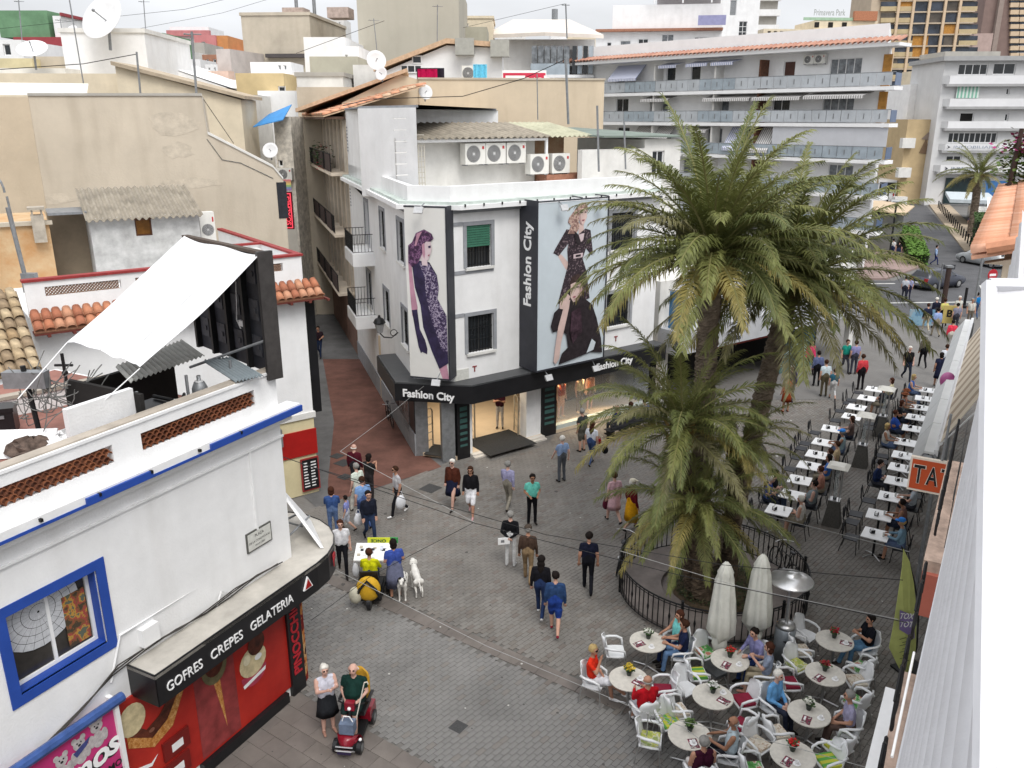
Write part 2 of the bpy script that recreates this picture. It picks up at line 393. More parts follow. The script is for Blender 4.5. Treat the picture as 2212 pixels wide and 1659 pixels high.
_g=_n.nodes.new('ShaderNodeMix');_g.data_type='RGBA';_g.blend_type='MIX';_g.inputs[0].default_value=.55
_n.links.new(_src,_g.inputs[6]);_n.links.new(_br.outputs[0],_g.inputs[7]);_n.links.new(_g.outputs[2],_n.nodes['Principled BSDF'].inputs['Base Color'])
def sheet(name,poly,z,m,parent=None):
 me=bpy.data.meshes.new(name);me.from_pydata([(p[0],p[1],z)for p in poly],[],[tuple(range(len(poly)))]);me.materials.append(m)
 o=obj(name,me,parent)
 if not parent:structure(o)
 return o
S_=4000
ground=sheet('ground',[(-S_,-200),(S_,-200),(S_,S_),(-S_,S_)],-.03,M_FAR)
NEAR=[(-8.5,11.5),(15.5,11.5),(22.0,36.5),(-1.0,36.5),(-2.6,28.75),(-6.5,25.3),(-8.5,24)]
plaza=sheet('plaza',NEAR,-.022,M_JOINT)
sheet('street_paving',[(-1.0,36.5),(22.0,36.5),(36,53),(10,55),(5,45)],-.004,M_FAR)
ALLEY=[(-6.5,25.3),(-2.6,28.75),(-1.0,36.5),(-18,75),(-30,75),(-8.5,28)]
sheet('alley',ALLEY,-.012,M_ALLEY)
sheet('alley_red_strip',[(-6.2,25.65),(-2.62,28.72),(-3.3,29.9),(-8.0,43.3),(-10.2,43.3),(-7.6,33.5),(-6.6,27.5)],-.006,M_RED)
road=sheet('road',[(18,54),(36,53),(70,68),(70,80),(43.8,80.7),(62.5,129),(80,175),(72,175),(59,129),(49.5,110),(36,72),(30.5,66),(18,66)],.0,M_ASPH)
sheet('road_marking',[(22,57.2),(41,58.2),(41,58.45),(22,57.45)],.004,M_LINE)
sheet('road_marking',[(22,64.2),(30,64.6),(30,64.9),(22,64.5)],.004,M_LINE)
for i in range(6):sheet('road_marking',[(34.5+i*1.0,60.0-i*.1),(35.1+i*1.0,60.0-i*.1),(36.8+i*1.0,64),(36.2+i*1.0,64)],.004,M_LINE)
structure(MB().zprism([(43.8,80.9),(46.6,80.0),(66,129),(63,129)],-.02,.13).build('pavement',M_SIDE))
structure(MB().zprism([(30,66.4),(35.5,72.2),(49,110.3),(46,111),(26,74),(18,66.6)],-.02,.12).build('pavement',mat('pinkish_pavement',(.30,.22,.20),.9,.15,1.2)))
PA=R(-35);ue=(math.cos(PA),math.sin(PA));ve=(-math.sin(PA),math.cos(PA))
def paver_mesh(w,l,m,nm):
 h=.028;b=.004;x,y=w/2-.0035,l/2-.0035
 vs=[(-x,-y,-h),(x,-y,-h),(x,y,-h),(-x,y,-h),(-x,-y,-b),(x,-y,-b),(x,y,-b),(-x,y,-b),(-x+b,-y+b,0),(x-b,-y+b,0),(x-b,y-b,0),(-x+b,y-b,0)]
 fs=[(8,9,10,11)]+[(i,(i+1)%4,4+(i+1)%4,4+i)for i in range(4)]+[(4+i,4+(i+1)%4,8+(i+1)%4,8+i)for i in range(4)]
 me=bpy.data.meshes.new(nm);me.from_pydata(vs,[],fs);me.materials.append(m);me.update();return me
allp=PAV+PAVL+PAVB
PW,PL_=.23,.125;PB=R(48);ub=(math.cos(PB),math.sin(PB));vb=(-math.sin(PB),math.cos(PB))
small=[paver_mesh(PW,PL_,m,'paver')for m in PAV+PAVL];big=[paver_mesh(.55,.42,m,'paver')for m in PAVB]
pts=[]
PR=random.Random(3)
from mathutils import noise as mnoise
for vi in range(-60,280):
 for ui in range(20,230):
  u=ui*PW+(PW/2 if vi%2 else 0);w_=vi*PL_
  p=(u*ub[0]+w_*vb[0],u*ub[1]+w_*vb[1])
  if not inside(p,NEAR):continue
  v=p[0]*ve[0]+p[1]*ve[1]
  if v<10.30 or 13.82<v<14.34:continue
  if(p[0]-5.45)**2+(p[1]-20.1)**2<2.35**2:continue
  t=mnoise.noise((p[0]*.3,p[1]*.3,0))*1.3+PR.uniform(-.4,.4)
  if v<13.8:k=len(PAV)+(0 if t<0 else 1 if t<.35 else 2);k=len(PAV)+3 if PR.random()<.1 else k
  else:k=0 if t<-.1 else 1 if t<.2 else 3 if t<.42 else 2;k=4 if PR.random()<.08 else k
  pts.append((p,k,0))
for v0,n in((10.26-.42*8,8),(13.87,1)):
 for vi in range(n):
  v=v0+.42*(vi+.5)if n>1 else 14.08
  for ui in range(-40,50):
   u=ui*.55+(.27 if vi%2 else 0);p=(u*ue[0]+v*ve[0],u*ue[1]+v*ve[1])
   if inside(p,NEAR):pts.append((p,PR.randrange(3),1))
def shown(p):
 d=Vector((p[0],p[1],-CAMH));c,s=math.cos(PITCH),math.sin(PITCH);fw=d.y*c-d.z*s;up=d.y*s+d.z*c
 x=CX+FOC*d.x/fw;y=CY-FOC*up/fw
 return 640<x<1400 and 1250<y<1670,fw
near=sorted([(shown(p)[1],i)for i,(p,k,b)in enumerate(pts)if shown(p)[0]])[:300]
ni=set(i for _,i in near)
rest=MB()
for i,(p,k,b)in enumerate(pts):
 me=(big if b else small)[k];dz=PR.uniform(-.002,.001);tx,ty=PR.uniform(-.006,.006),PR.uniform(-.006,.006);an=PA if b else PB;ca,sa=math.cos(an),math.sin(an)
 if i in ni:
  o=obj('paver',me,plaza,(p[0],p[1],dz),(tx,ty,an))
 else:
  rest.add([(p[0]+q.co.x*ca-q.co.y*sa,p[1]+q.co.x*sa+q.co.y*ca,q.co.z+dz+q.co.x*ty+q.co.y*tx)for q in me.vertices],[tuple(f.vertices)for f in me.polygons],(len(PAV)+len(PAVL)+k)if b else k)
stuff(rest.build('paver_field',allp,plaza))
for(x,y,r)in((930,1055,.42),(742,1000,.38),(728,985,.3),(745,1030,.3),(990,1570,.22)):
 q=G(x,y);o=structure(MB().lathe([(r,0),(r,.004)],4).build('drain_cover',mat('cast_iron',(.06,.06,.06),.7,.2,20,.5,60)));o.location=(q.x,q.y,.002);o.rotation_euler=(0,0,R(10))
gum=MB();gr=random.Random(9)
for k in range(420):
 g=(gr.uniform(-6,13),gr.uniform(13,34))
 if inside(g,NEAR):r=gr.uniform(.012,.035)*(2.2 if gr.random()<.08 else 1);gum.zprism([(g[0]+r*math.cos(t*1.05)*gr.uniform(.7,1.2),g[1]+r*math.sin(t*1.05)*gr.uniform(.7,1.2))for t in range(6)],.0015,.003,gr.random()<.2)
stuff(gum.build('gum_spots',[mat('gum_dark',(.09,.085,.08),.9,.2,9),mat('litter_pale',(.5,.49,.46),.9,.1,9)],plaza))
# ================================================================== left foreground: white building with blue window (A)
FA=Fr(-4.79,16.16,63)
TA_=frame_thing('white_corner_building','white two storey corner building with cobalt window and ice cream shop','building',FA)
w0=FA.w(0,1299);hole=(-6.05,-4.52,3.95,5.32)
mb=MB();wall_mesh(mb,-10,0,0,6.5,[hole],0,.3);mb.box(-10,0,.3,7.0,0,6.6);mb.box(-.25,0,.3,7,6.6,6.61)
mb.build('wall',WHITE,TA_)
q=MB()
for(a,b,c,d2)in((hole[0]-.17,hole[1]+.17,hole[3],hole[3]+.17),(hole[0]-.17,hole[1]+.17,hole[2]-.17,hole[2]),(hole[0]-.17,hole[0],hole[2],hole[3]),(hole[1],hole[1]+.17,hole[2],hole[3])):
 q.box(a,b,-.02,.035,c,d2)
q.box(hole[0]-.001,hole[0]+.015,.035,.29,hole[2],hole[3]);q.box(hole[1]-.015,hole[1]+.001,.035,.29,hole[2],hole[3]);q.box(hole[0],hole[1],.035,.29,hole[2],hole[2]+.015);q.box(hole[0],hole[1],.035,.29,hole[3]-.015,hole[3])
w=window(TA_,hole[0]+.02,hole[1]-.02,hole[2]+.02,hole[3]-.02,WFRAME,mat('dim_room_glass',(.05,.045,.04),.15,.3,1.2,spec=.5),2,1,.22,.06)
q.build('surround',BLUEP,w)
lace=MB()
cx,cz=hole[0]+.62,hole[3]-.32
for k in range(5):
 r0,r1=.02+k*.13,.02+k*.13+.122
 for i in range(24):
  a,b=2*math.pi*i/24,2*math.pi*(i+.96)/24
  P_=[(cx+r*math.cos(t)*1.05,.214,min(hole[3]-.09,max(hole[2]+.09,cz+r*math.sin(t)*.92)))for r,t in((r0,a),(r1,a),(r1,b),(r0,b))]
  if P_[0][0]>hole[0]+.08 and P_[0][0]<hole[1]-.1 and P_[0][2]<hole[3]-.1:lace.quad(*P_)
lace.build('lace_curtain',mat('lace',(.52,.53,.55),.9,.1,20),w)
MB().box(hole[1]-.52,hole[1]-.12,.205,.212,hole[2]+.14,hole[3]-.3).build('picture_card',speckle('colourful_print',[lin((70,60,45)),lin((120,80,50)),lin((150,70,60)),lin((170,130,60)),lin((90,95,80))],6),w)
mb=MB();mb.prism([(-10,6.62),(.32,6.62),(.32,6.78),(-10,6.78)],-.30,.05);mb.box(-10,.2,-.16,-.001,6.45,6.62);mb.box(-10,.04,-.045,-.001,6.1,6.14);mb.box(-.95,-.91,-.045,-.001,4.4,6.1)
mb.build('cornice',WHITE,TA_)
mb=MB()
for a,b in((FA.w(160,1092)[0],FA.w(302,1022)[0]),(FA.w(428,966)[0],.335)):mb.box(a,b,-.345,-.30,6.62,6.745)
mb.box(-10,.33,-.312,-.30,6.60,6.65);mb.build('blue_strip',BLUEP,TA_)
z1=7.5
ops=[(FA.w(304,940)[0],FA.w(549,845)[0]),(FA.w(-60,1085)[0],FA.w(243,968)[0])]
mb=MB();wall_mesh(mb,-10,0,6.78,z1,[(a,b,6.98,7.30)for a,b in ops],0,.16);wall_mesh(mb,-10,0,6.78,z1,[(a,b,6.98,7.30)for a,b in ops],.161,.001)
mb.box(-10.02,.02,-.03,.2,z1,z1+.05);mb.build('parapet',WHITE,TA_)
mb=MB().box(-10.02,.02,.02,.24,z1+.05,z1+.075);mb.build('parapet_capping',mat('dusty_capping',(.42,.37,.31),.9,.15,2),TA_)
LT=[]
for i,c in enumerate([(.22,.075,.035),(.28,.10,.045),(.17,.06,.03)]):
 t=MB();n=7
 for k in range(n):
  a,b=math.pi*k/n,math.pi*(k+1)/n
  P0=[(math.cos(x)*r,y,math.sin(x)*r)for y in(0,.12)for x in(a,b)for r in(.055,.068)]
  t.add(P0,[(0,1,3,2),(4,6,7,5),(1,5,7,3),(0,2,6,4)])
 me=bpy.data.meshes.new('lattice_tile');me.from_pydata(t.v,[],t.f);me.materials.append(mat('lattice_clay_%d'%i,c,.85,.2,8));LT.append(me)
def lattice(parent,s0,s1,z0,z1_,d):
 j=0;z=z0
 while z<z1_-.03:
  s=s0+(.0 if j%2 else.066)
  while s<s1-.03:
   obj('lattice_tile',random.choice(LT),parent,(s,d,z));s+=.132
  z+=.07;j+=1
for a,b in ops:lattice(TA_,a+.06,b,6.985,7.28,.02)
for x,y in((83,1109),(210,1052),(323,1010),(428,965),(517,925)):
 s,z=FA.w(x,y,-.3);MB().box(s-.02,s+.02,-.36,-.28,6.7,6.75).build('drain_spout',IRON,TA_)
s0,zz0=FA.w(533,1192);s1,zz1=FA.w(584,1143)
pl=MB().box(s0,s1,-.03,0,3.99,4.42,0).build('street_plaque',mat('plaque_frame',(.10,.10,.09),.6,.1,5),TA_)
MB().box(s0+.03,s1-.03,-.036,-.03,4.02,4.39).build('plaque_face',mat('plaque_tile',(.62,.62,.58),.4,.1,9),pl)
letters(pl,'PLAÇA',.085,BLACK,((s0+s1)/2,-.037,4.3),extrude=.001);letters(pl,'DE LA CONSTITUCIO',.062,BLACK,((s0+s1)/2,-.037,4.18),extrude=.001);letters(pl,'DE LA CREU',.05,BLACK,((s0+s1)/2,-.037,4.09),extrude=.001)
mb=MB()
mb.tube([(-4.6,-.03,3.2),(-4.3,-.03,3.95),(-2.5,-.03,3.95),(-.2,-.03,3.95)],.022);mb.box(-3.95,-3.6,-.14,0,3.5,3.85);mb.tube([(-2.2,-.03,3.3),(-2.1,-.1,3.62),(-1.8,-.03,3.4)],.02)
mb.build('conduit',WFRAME,TA_)
mb=MB()
for k,dz in enumerate((0,.04,.07)):
 mb.tube([(-6.6+i*.68+.05*k,-.05-.02*k,3.37+dz+.05*math.sin(i*1.7+k)-(max(0,3-i)*.26))for i in range(10)],.013,5)
mb.build('wall_cables',mat('old_cable',(.05,.045,.04),.8,.1,5),TA_)
cz=3.3;RC=1.7;arc=[(RC*math.cos(R(a)),1.0+RC*math.sin(R(a)))for a in range(-90,91,15)]
outer=[(-4.25,-.70)]+arc
poly=outer+[(0,2.7),(0,0),(-4.25,0)]
cn=MB();cn.zprism([(-4.25,0),(-4.25,-.70)]+arc+[(0,1.35),(0,0)],cz-.06,cz);can=cn.build('canopy',mat('canopy_roof',(.50,.47,.42),.9,.15,1.5,.2,30,0),TA_)
fa=MB()
ring=[(-4.25,-.0)]+outer
for(a,b)in zip(ring[:-1],ring[1:]):
 fa.slab([(a[0],a[1],cz-.62),(b[0],b[1],cz-.62),(b[0],b[1],cz+.03),(a[0],a[1],cz+.03)],(0,.02,0)if abs(b[0]-a[0])>.05 else(.02,0,0))
fa.build('fascia',BLACK,can)
wl=mat('white_lettering',(.8,.8,.8),.5,0)
for t,s,w_ in(('GOFRES',-3.655,.80),('CREPES',-2.65,.80),('GELATERIA',-1.43,1.22)):letters(can,t,.28,wl,(s,-.712,cz-.36),fit=w_)
lg=MB();s,z=FA.w(664,1274,-.7)
lg.prism([(s-.14,cz-.38),(s+.14,cz-.38),(s,cz-.10)],-.74,-.705);lgo=lg.build('emblem',wl,can)
MB().prism([(s-.10,cz-.36),(s+.10,cz-.36),(s,cz-.15)],-.748,-.741).build('emblem_inner',REDP,lgo)
a_=R(-64);letters(can,'P',.42,mat('red_lettering',(.42,.02,.03),.5,0),((RC+.012)*math.cos(a_),1+(RC+.012)*math.sin(a_),cz-.3),(R(90),0,a_+R(90)),bold=.012)
SHR=mat('red_shop_print',(.44,.028,.018),.35,.2,1.4,col2=(.30,.015,.012))
sh=MB().box(-4.6,-.4,-.04,0,.25,2.7).build('shop_shutter',SHR,TA_)
def blob(par,pts,m,d,nm='print'):
 MB().prism(pts,d,d+.004).build(nm,m,par)
def ell(cx_,cz_,rx,rz,n=18,a0=0,a1=360):return[(cx_+rx*math.cos(R(a0+(a1-a0)*i/n)),cz_+rz*math.sin(R(a0+(a1-a0)*i/n)))for i in range(n+(0 if a1-a0==360 else 1))]
CRM=mat('print_cream',(.66,.56,.34),.5,.2,6);BRN=mat('print_choc',(.12,.03,.016),.4,.4,7);WAF=speckle('print_waffle',[(.36,.14,.03),(.50,.24,.07),(.42,.18,.05),(.58,.32,.12)],14,.5);PNK=mat('print_berry',(.42,.05,.09),.4,.2,5)
blob(sh,[(-2.55,2.0),(-2.35,1.9),(-2.3,.6)],WAF,-.049);blob(sh,ell(-2.45,2.15,.33,.42),mat('print_green',(.16,.14,.07),.5,.2,6),-.053);blob(sh,ell(-2.45,2.2,.24,.3),BRN,-.057)
blob(sh,ell(-1.45,1.35,.36,.32,16,180,360),PNK,-.049);blob(sh,ell(-1.45,1.6,.38,.34),CRM,-.053);blob(sh,ell(-1.32,1.95,.24,.26),BRN,-.057)
blob(sh,[(-4.5,2.0),(-4.0,1.55),(-3.6,1.7),(-3.2,2.3),(-3.35,2.35),(-3.8,1.95),(-4.1,1.85),(-4.5,2.3)],BRN,-.049);blob(sh,[(-4.5,1.75),(-4.0,1.4),(-3.55,1.55),(-3.1,2.3),(-3.2,2.32),(-3.65,1.75),(-4.0,1.6),(-4.5,1.98)],WAF,-.053)
blob(sh,ell(-4.35,2.25,.28,.32),CRM,-.057)
blob(sh,[(-2.98,.3),(-1.95,.3),(-1.95,2.68),(-2.98,2.68)],mat('print_rose',(.30,.05,.05),.35,.25,3),-.045);blob(sh,ell(-1.30,1.62,.10,.07),WPAINT,-.059);blob(sh,ell(-1.62,1.72,.10,.12),mat('print_vanilla',(.74,.68,.48),.5,.15,8),-.059);blob(sh,[(-1.78,1.18),(-1.12,1.28),(-1.14,1.2),(-1.76,1.1)],WPAINT,-.055);blob(sh,ell(-2.38,2.32,.12,.08),mat('print_shine',(.22,.09,.06),.3,.1,6),-.061);blob(sh,ell(-4.0,1.78,.06,.04),mat('print_shine',None),-.061);blob(sh,[(-4.55,1.2),(-4.1,1.05),(-3.95,1.2),(-4.1,1.12),(-4.5,1.27)],WPAINT,-.05)
for s_,z_ in((-3.55,.95),(-3.6,.45)):
 MB().box(s_-.3,s_+.3,-.09,-.041,z_-.02,z_+.38).build('hatch',mat('dark_red',(.17,.012,.01),.5,.1,3),sh)
 MB().box(s_-.12,s_+.14,-.097,-.091,z_+.08,z_+.24).build('notice',WPAINT,sh)
pb=MB().box(-.42,.0,-.10,0,.0,2.72).build('name_board',BLACK,TA_)
letters(pb,'PINOCCHIO',.34,mat('red_lettering',None),(-.21,-.11,1.45),(R(90),R(-90),0),bold=.008)
MB().box(-3.05,-.6,-.14,-.0,0,.24).build('plinth',BLACK,TA_)
gl=MB()
for i in range(8):
 a,b=R(-90+i*22.5),R(-90+(i+1)*22.5);r=.75
 gl.slab([(.05+r*math.cos(a)*.7,.75+r*math.sin(a),.0),(.05+r*math.cos(b)*.7,.75+r*math.sin(b),.0),(.05+r*math.cos(b)*.7,.75+r*math.sin(b),2.7),(.05+r*math.cos(a)*.7,.75+r*math.sin(a),2.7)],(-.02,0,0))
gl.build('corner_showcase',speckle('gelato_print',[lin((120,20,20)),lin((190,120,60)),lin((200,160,110)),lin((60,15,15))],3),TA_)
ps=MB().box(-8.2,-4.72,-.16,-.02,.2,2.86).build('pink_sign',mat('pink_print',(.50,.035,.17),.45,.12,1.5),TA_)
MB().tube([(-8.2,-.2,2.95),(-4.55,-.2,2.95)],.09,8).build('sign_rail',mat('blue_rail',(.06,.12,.34),.35,.2,5,metal=.2),ps)
MB().box(-4.74,-4.66,-.22,.0,0,3.0).build('sign_post',WFRAME,ps)
for i,(ch,s_)in enumerate((('l',-6.18),('a',-5.92),('m',-5.52),('o',-5.12),('s',-4.86))):
 z_=2.02+i*.04
 letters(ps,ch,.60,BLACK,(s_-.03,-.166,z_-.025),bold=.022,shear=.2,extrude=.002);letters(ps,ch,.60,wl,(s_,-.175,z_),bold=.016,shear=.2,extrude=.002)
letters(ps,'BORDAMOS',.17,BLACK,(-5.12,-.166,1.74),bold=.004,extrude=.002);letters(ps,'NOMBRE',.17,BLACK,(-5.05,-.166,1.54),bold=.004,extrude=.002)
TED=mat('print_fur',(.50,.46,.46),.8,.2,14);TEB=mat('print_scarf',(.06,.07,.22),.6,.2,8)
for s_,z_,k in((-5.75,2.34,.72),(-5.42,2.42,.72),(-5.08,2.5,.76)):
 blob(ps,ell(s_,z_-.05,.15*k,.2*k),TED,-.168);blob(ps,ell(s_,z_+.26*k,.15*k,.14*k),TED,-.172)
 for q_ in(-.72,.72):
  blob(ps,ell(s_+q_*.11,z_+.39*k,.05,.055),TED,-.170);blob(ps,ell(s_+q_*.05,z_+.3*k,.014,.016,8),BLACK,-.176);blob(ps,ell(s_+q_*.17,z_-.02,.06,.12),TED,-.171)
 blob(ps,ell(s_,z_+.235*k,.028,.022,8),BLACK,-.176)
blob(ps,[(-5.55,2.5),(-5.4,2.56),(-5.22,2.62),(-5.3,2.5),(-5.5,2.4)],TEB,-.178)
ac_unit(None,-8.9,-.42,2.95,1.5,1.05,.4,'large beige air conditioner on the white wall above the pink sign','air conditioners on walls and roofs',FA)
FS=Fr(-7.15,18.32,-45)
scr=frame_thing('led_screen_frame','tall dark advertising screen frame seen from behind on the terrace','screen',FS)
Ls,zb,zt=FS.w(578,690)[0]-.02,7.45,9.9
mb=MB().box(0,Ls,.10,.18,zb,zt);mb.build('back_panel',mat('screen_back',(.035,.038,.048),.6,.3,2.5),scr)
for i in range(5):
 x=Ls*i/4*.93+.02;MB().box(x,x+.09,-.02,.10,zb,zt).build('upright',IRON,scr)
MB().box(-.02,Ls,-.04,.10,zt,zt+.06).build('top_rail',mat('timber_brown',(.09,.065,.05),.8,.2,5),scr)
MB().box(Ls-.05,Ls+.04,-.10,.22,zb-.05,zt+.06).build('side_casing',mat('screen_case',(.055,.05,.048),.5,.2,4),scr)
MB().box(Ls-.03,Ls+.0,-.107,-.10,zb+.1,zt-.1).build('casing_slot',BLACK,scr)
for i in range(4):
 for j in range(3):
  x=Ls*(i+.5)/4*.93;z=zb+.5+j*.75
  MB().box(x-.2,x+.15,.075,.099,z-.2,z+.22).box(x-.02,x+.08,.05,.075,z-.05,z+.05).build('cabinet',mat('cabinet_grey',(.06,.063,.075),.5,.3,6),scr)
mb=MB();mb.tube([(Ls*.62,.06,9.2),(Ls*.64,.0,8.8),(Ls*.60,.03,8.4),(Ls*.66,.0,8.25)],.012);mb.box(Ls*.64,Ls*.70,.0,.05,8.3,8.42);mb.build('loose_cable',WFRAME,scr)
MB().tube([(Ls*.98,-.05,8.2),(Ls*.55,-1.0,7.55)],.03).build('prop',GREYM,scr)
c=[AtY(145,740,14.3),AtY(302,796,13.7),FS.at(Ls+.0,-.05,zt+.02),FS.at(.15,-.05,zt+.05)]
N_=14;vs=[];fs=[]
for i in range(N_+1):
 for j in range(N_+1):
  u,v=i/N_,j/N_
  p=c[0].lerp(c[1],u).lerp(c[3].lerp(c[2],u),v)
  sag=.12*math.sin(math.pi*u)*(1-.35*v)+.08*math.sin(math.pi*v);inn=.10*math.sin(math.pi*v)
  p=p+Vector((0,0,-sag*.55+.03*math.sin(9*u+3*v)+.022*math.sin(21*u-6*v)*(1-v)))+(c[0].lerp(c[1],.5)-p)*(inn*(abs(u-.5)*.3))+Vector((0,.30*math.sin(math.pi*u)*(1-v)**2,0))
  vs.append(p)
for i in range(N_):
 for j in range(N_):a=i*(N_+1)+j;fs.append((a,a+N_+1,a+N_+2,a+1))
mb=MB().add(vs,fs);M_TARP=mat('white_tarpaulin',(.74,.74,.75),.7,.06,1.8,.5,5,.25)
tp=mb.build('tarpaulin',M_TARP,None,True)
for i_ in(5,10):MB().tube([Vector(vs[i_*(N_+1)+j])+Vector((0,0,.006))for j in range(N_+1)],.006,4).build('seam',mat('seam_grey',(.5,.5,.5),.8,.05,4),tp)
for e_ in(0,N_):MB().tube([Vector(vs[e_*(N_+1)+j])for j in range(N_+1)],.012,4).build('hem',M_TARP,tp);tag(tp,'white tarpaulin stretched down from the dark screen frame','tarpaulin')
mb=MB()
for k in(0,1):mb.tube([c[k],c[k]+Vector((-.5-.3*k,-.9,-.75))],.01)
tag(mb.build('tarpaulin_rope',WFRAME),'two pale ropes holding the lower corners of the white tarpaulin','rope')
ln=thing('terrace_shelter','low machine shelter with corrugated sheets under the white tarpaulin','shelter',tuple(FA.o),FA.a)
P=lambda x,y,z:(lambda g:(g[0],g[1],z))(FA.g(x,y,z))
q=MB();corrugated(q,P(250,792,8.0),P(395,735,8.0),P(442,768,7.9),P(283,826,7.9),16,.02);q.build('corrugated_sheet',mat('old_plastic_sheet',(.40,.40,.37),.6,.2,2),ln)
q=MB();corrugated(q,P(440,780,7.75),P(500,772,7.75),P(570,812,7.6),P(510,825,7.6),8,.02);q.build('corrugated_sheet',mat('grey_sheet',(.24,.28,.30),.5,.15,2),ln)
a,b=FA.g(145,880,8.0),FA.g(288,833,8.0)
MB().box(a[0],b[0],.45,.55,6.6,7.95).build('white_screen_wall',WHITE,ln)
MB().box(b[0],b[0]+2.4,2.2,2.3,6.6,7.7).box(b[0]+.0,b[0]+.08,.3,2.2,6.6,7.85).build('back_board',DARK,ln)
for k in range(3):MB().tube([(b[0]+.1+k*1.1,.5,6.6),(b[0]+.1+k*1.1,.5,7.85)],.03).build('post',GREYM,ln)
gn=thing('generator','black generator with a small white label under the corrugated shelter','generator',FA.at(b[0]+.25,.65,6.6),FA.a)
MB().box(0,.75,0,.6,.1,.75).build('casing',BLACK,gn);MB().box(.2,.4,-.006,0,.35,.6).box(.18,.5,-.006,0,.64,.68).build('label',WPAINT,gn);MB().tube([(.0,.05,.8),(.0,.55,.8)],.03).tube([(.75,.05,.8),(.75,.55,.8)],.03).box(0,.75,.05,.55,0,.1).build('frame',IRON,gn)
for k,(x,l_)in enumerate((('dark','dark pump body beside the generator under the terrace shelter'),('grey','grey upright gas cylinder standing in the terrace shelter'))):
 o=thing('machine',l_,'machine',FA.at(b[0]+1.15+k*.6,.8,6.6),FA.a)
 mb=MB()
 if k==0:mb.lathe([(.18,0),(.2,.2),(.2,.5),(.12,.62),(.05,.7)],12);mb.tube([(0,0,.5),(.3,.1,.75),(.4,.3,.4)],.03)
 else:mb.lathe([(.15,0),(.15,.8),(.1,.92),(.04,.95),(.04,1.05)],12)
 mb.build('body',GREYM if k else mat('dark_machine',(.05,.05,.05),.5,.3,6),o,True);MB().lathe([(.08,0),(.08,.05)],10,(0,0,.9 if k else.68)).build('cap',WFRAME,o)
MB().box(-10,-.1,.25,6.9,6.61,6.63).build('terrace_floor',mat('red_terrace_tile',(.30,.14,.11),.8,.2,2),TA_)
sc=thing('scalloped_railing','maroon scalloped openwork screen on the far edge of the terrace','railing',FA.at(-10,4.2,6.62),FA.a)
for j in range(3):
 for i in range(22):
  x=i*.26+(.13 if j%2 else 0)
  MB().tube([(x+.13*math.cos(R(t)),0,.36+j*.16+.13*math.sin(R(t)))for t in range(0,181,30)],.018,4).build('scallop',MAROON,sc)
MB().box(-.2,6.6,-.08,.08,0,.3).box(-.2,6.6,-.1,.1,.92,1.0).build('low_wall',WHITE2,sc)
pw=G(92,960,6.7);up=thing('utility_pole','short dark pole on the terrace with a tangle of cables','pole',tuple(pw))
MB().tube([(0,0,0),(-.1,0,1.5)],.045).build('post',IRON,up);MB().box(-.45,.3,-.1,.1,1.1,1.4).build('junction_box',GREYM,up)
mb=MB()
for k in range(26):
 a0=Vector((random.uniform(-.3,.3),random.uniform(-.1,.1),random.uniform(.8,1.5)));a1=Vector((random.uniform(-.2,1.5),random.uniform(-.3,.6),random.uniform(.4,1.6)));md=(a0+a1)/2+Vector((random.uniform(-.4,.4),0,-random.uniform(.3,1.0)))
 n_=9;mb.tube([(a0*(1-t)**2+md*2*t*(1-t)+a1*t*t)+Vector((.07*math.sin(7*t+k),.05*math.cos(6*t+k),.06*math.sin(9*t+2*k)))for t in[i/n_ for i in range(n_+1)]],.010,4)
stuff(mb.build('cable_tangle',[mat('cable_grey',(.22,.22,.21),.7,.3,6)],up))
jk=thing('storage_box','black plastic storage box on the terrace beside the scalloped screen','box',tuple(G(8,930,6.65)),R(20));MB().box(-.25,.25,-.2,.2,0,.42).build('body',BLACK,jk);MB().box(-.27,.27,-.22,.22,.42,.5).build('lid',BLACK,jk);MB().box(-.1,.1,-.225,-.2,.3,.36).build('handle',GREYM,jk)
for k,(x,y,m,l_)in enumerate(((40,985,WPAINT,'leaning white board among the rubbish on the terrace'),(70,975,mat('brown_sack',(.14,.10,.08),.9,.4,8),'crumpled brown sack on the terrace rubbish heap'),(130,965,WFRAME,'crumpled white plastic sheet on the terrace near the parapet'))):
 g=G(x,y,6.7);mb=MB();mb.ball((0,0,.14),.42,10,7,0,(1.1,.8,.42))
 mb.v=[(p[0]+random.uniform(-.07,.07),p[1]+random.uniform(-.07,.07),max(0,p[2]+random.uniform(-.07,.07)))for p in mb.v]
 if k==0:mb=MB().slab([(-.5,0,0),(.5,.1,0),(.5,.5,.4),(-.5,.4,.4)],(0,-.03,.02))
 o=mb.build('rubbish',m);o.location=g;o.location.z=6.63;tag(o,l_,'rubbish')
af=frame_thing('shop_sign_panel','white triangular sign panel on a grey frame above the canopy tip','sign',FA)
MB().slab([(.55,-.35,3.32),(1.45,.75,3.32),(.75,1.0,4.5),(.65,.9,4.5)],(.05,-.04,0)).build('panel',WPAINT,af)
mb=MB();mb.tube([(.25,.3,3.3),(.7,.95,4.3)],.03).tube([(.25,1.2,3.3),(.7,.95,4.3)],.03).tube([(.3,.4,3.5),(.95,.25,3.8)],.025).tube([(.3,1.1,3.5),(1.1,.7,3.7)],.025).tube([(.35,.6,3.9),(.9,.45,3.5)],.025);mb.build('frame',GREYM,af)
mb=MB().tube([(.15+.35*math.cos(t*.7),.7+.4*math.sin(t*.9),3.33+.02*t)for t in range(14)],.012,5);mb.build('coiled_cable',mat('old_cable',None),af)
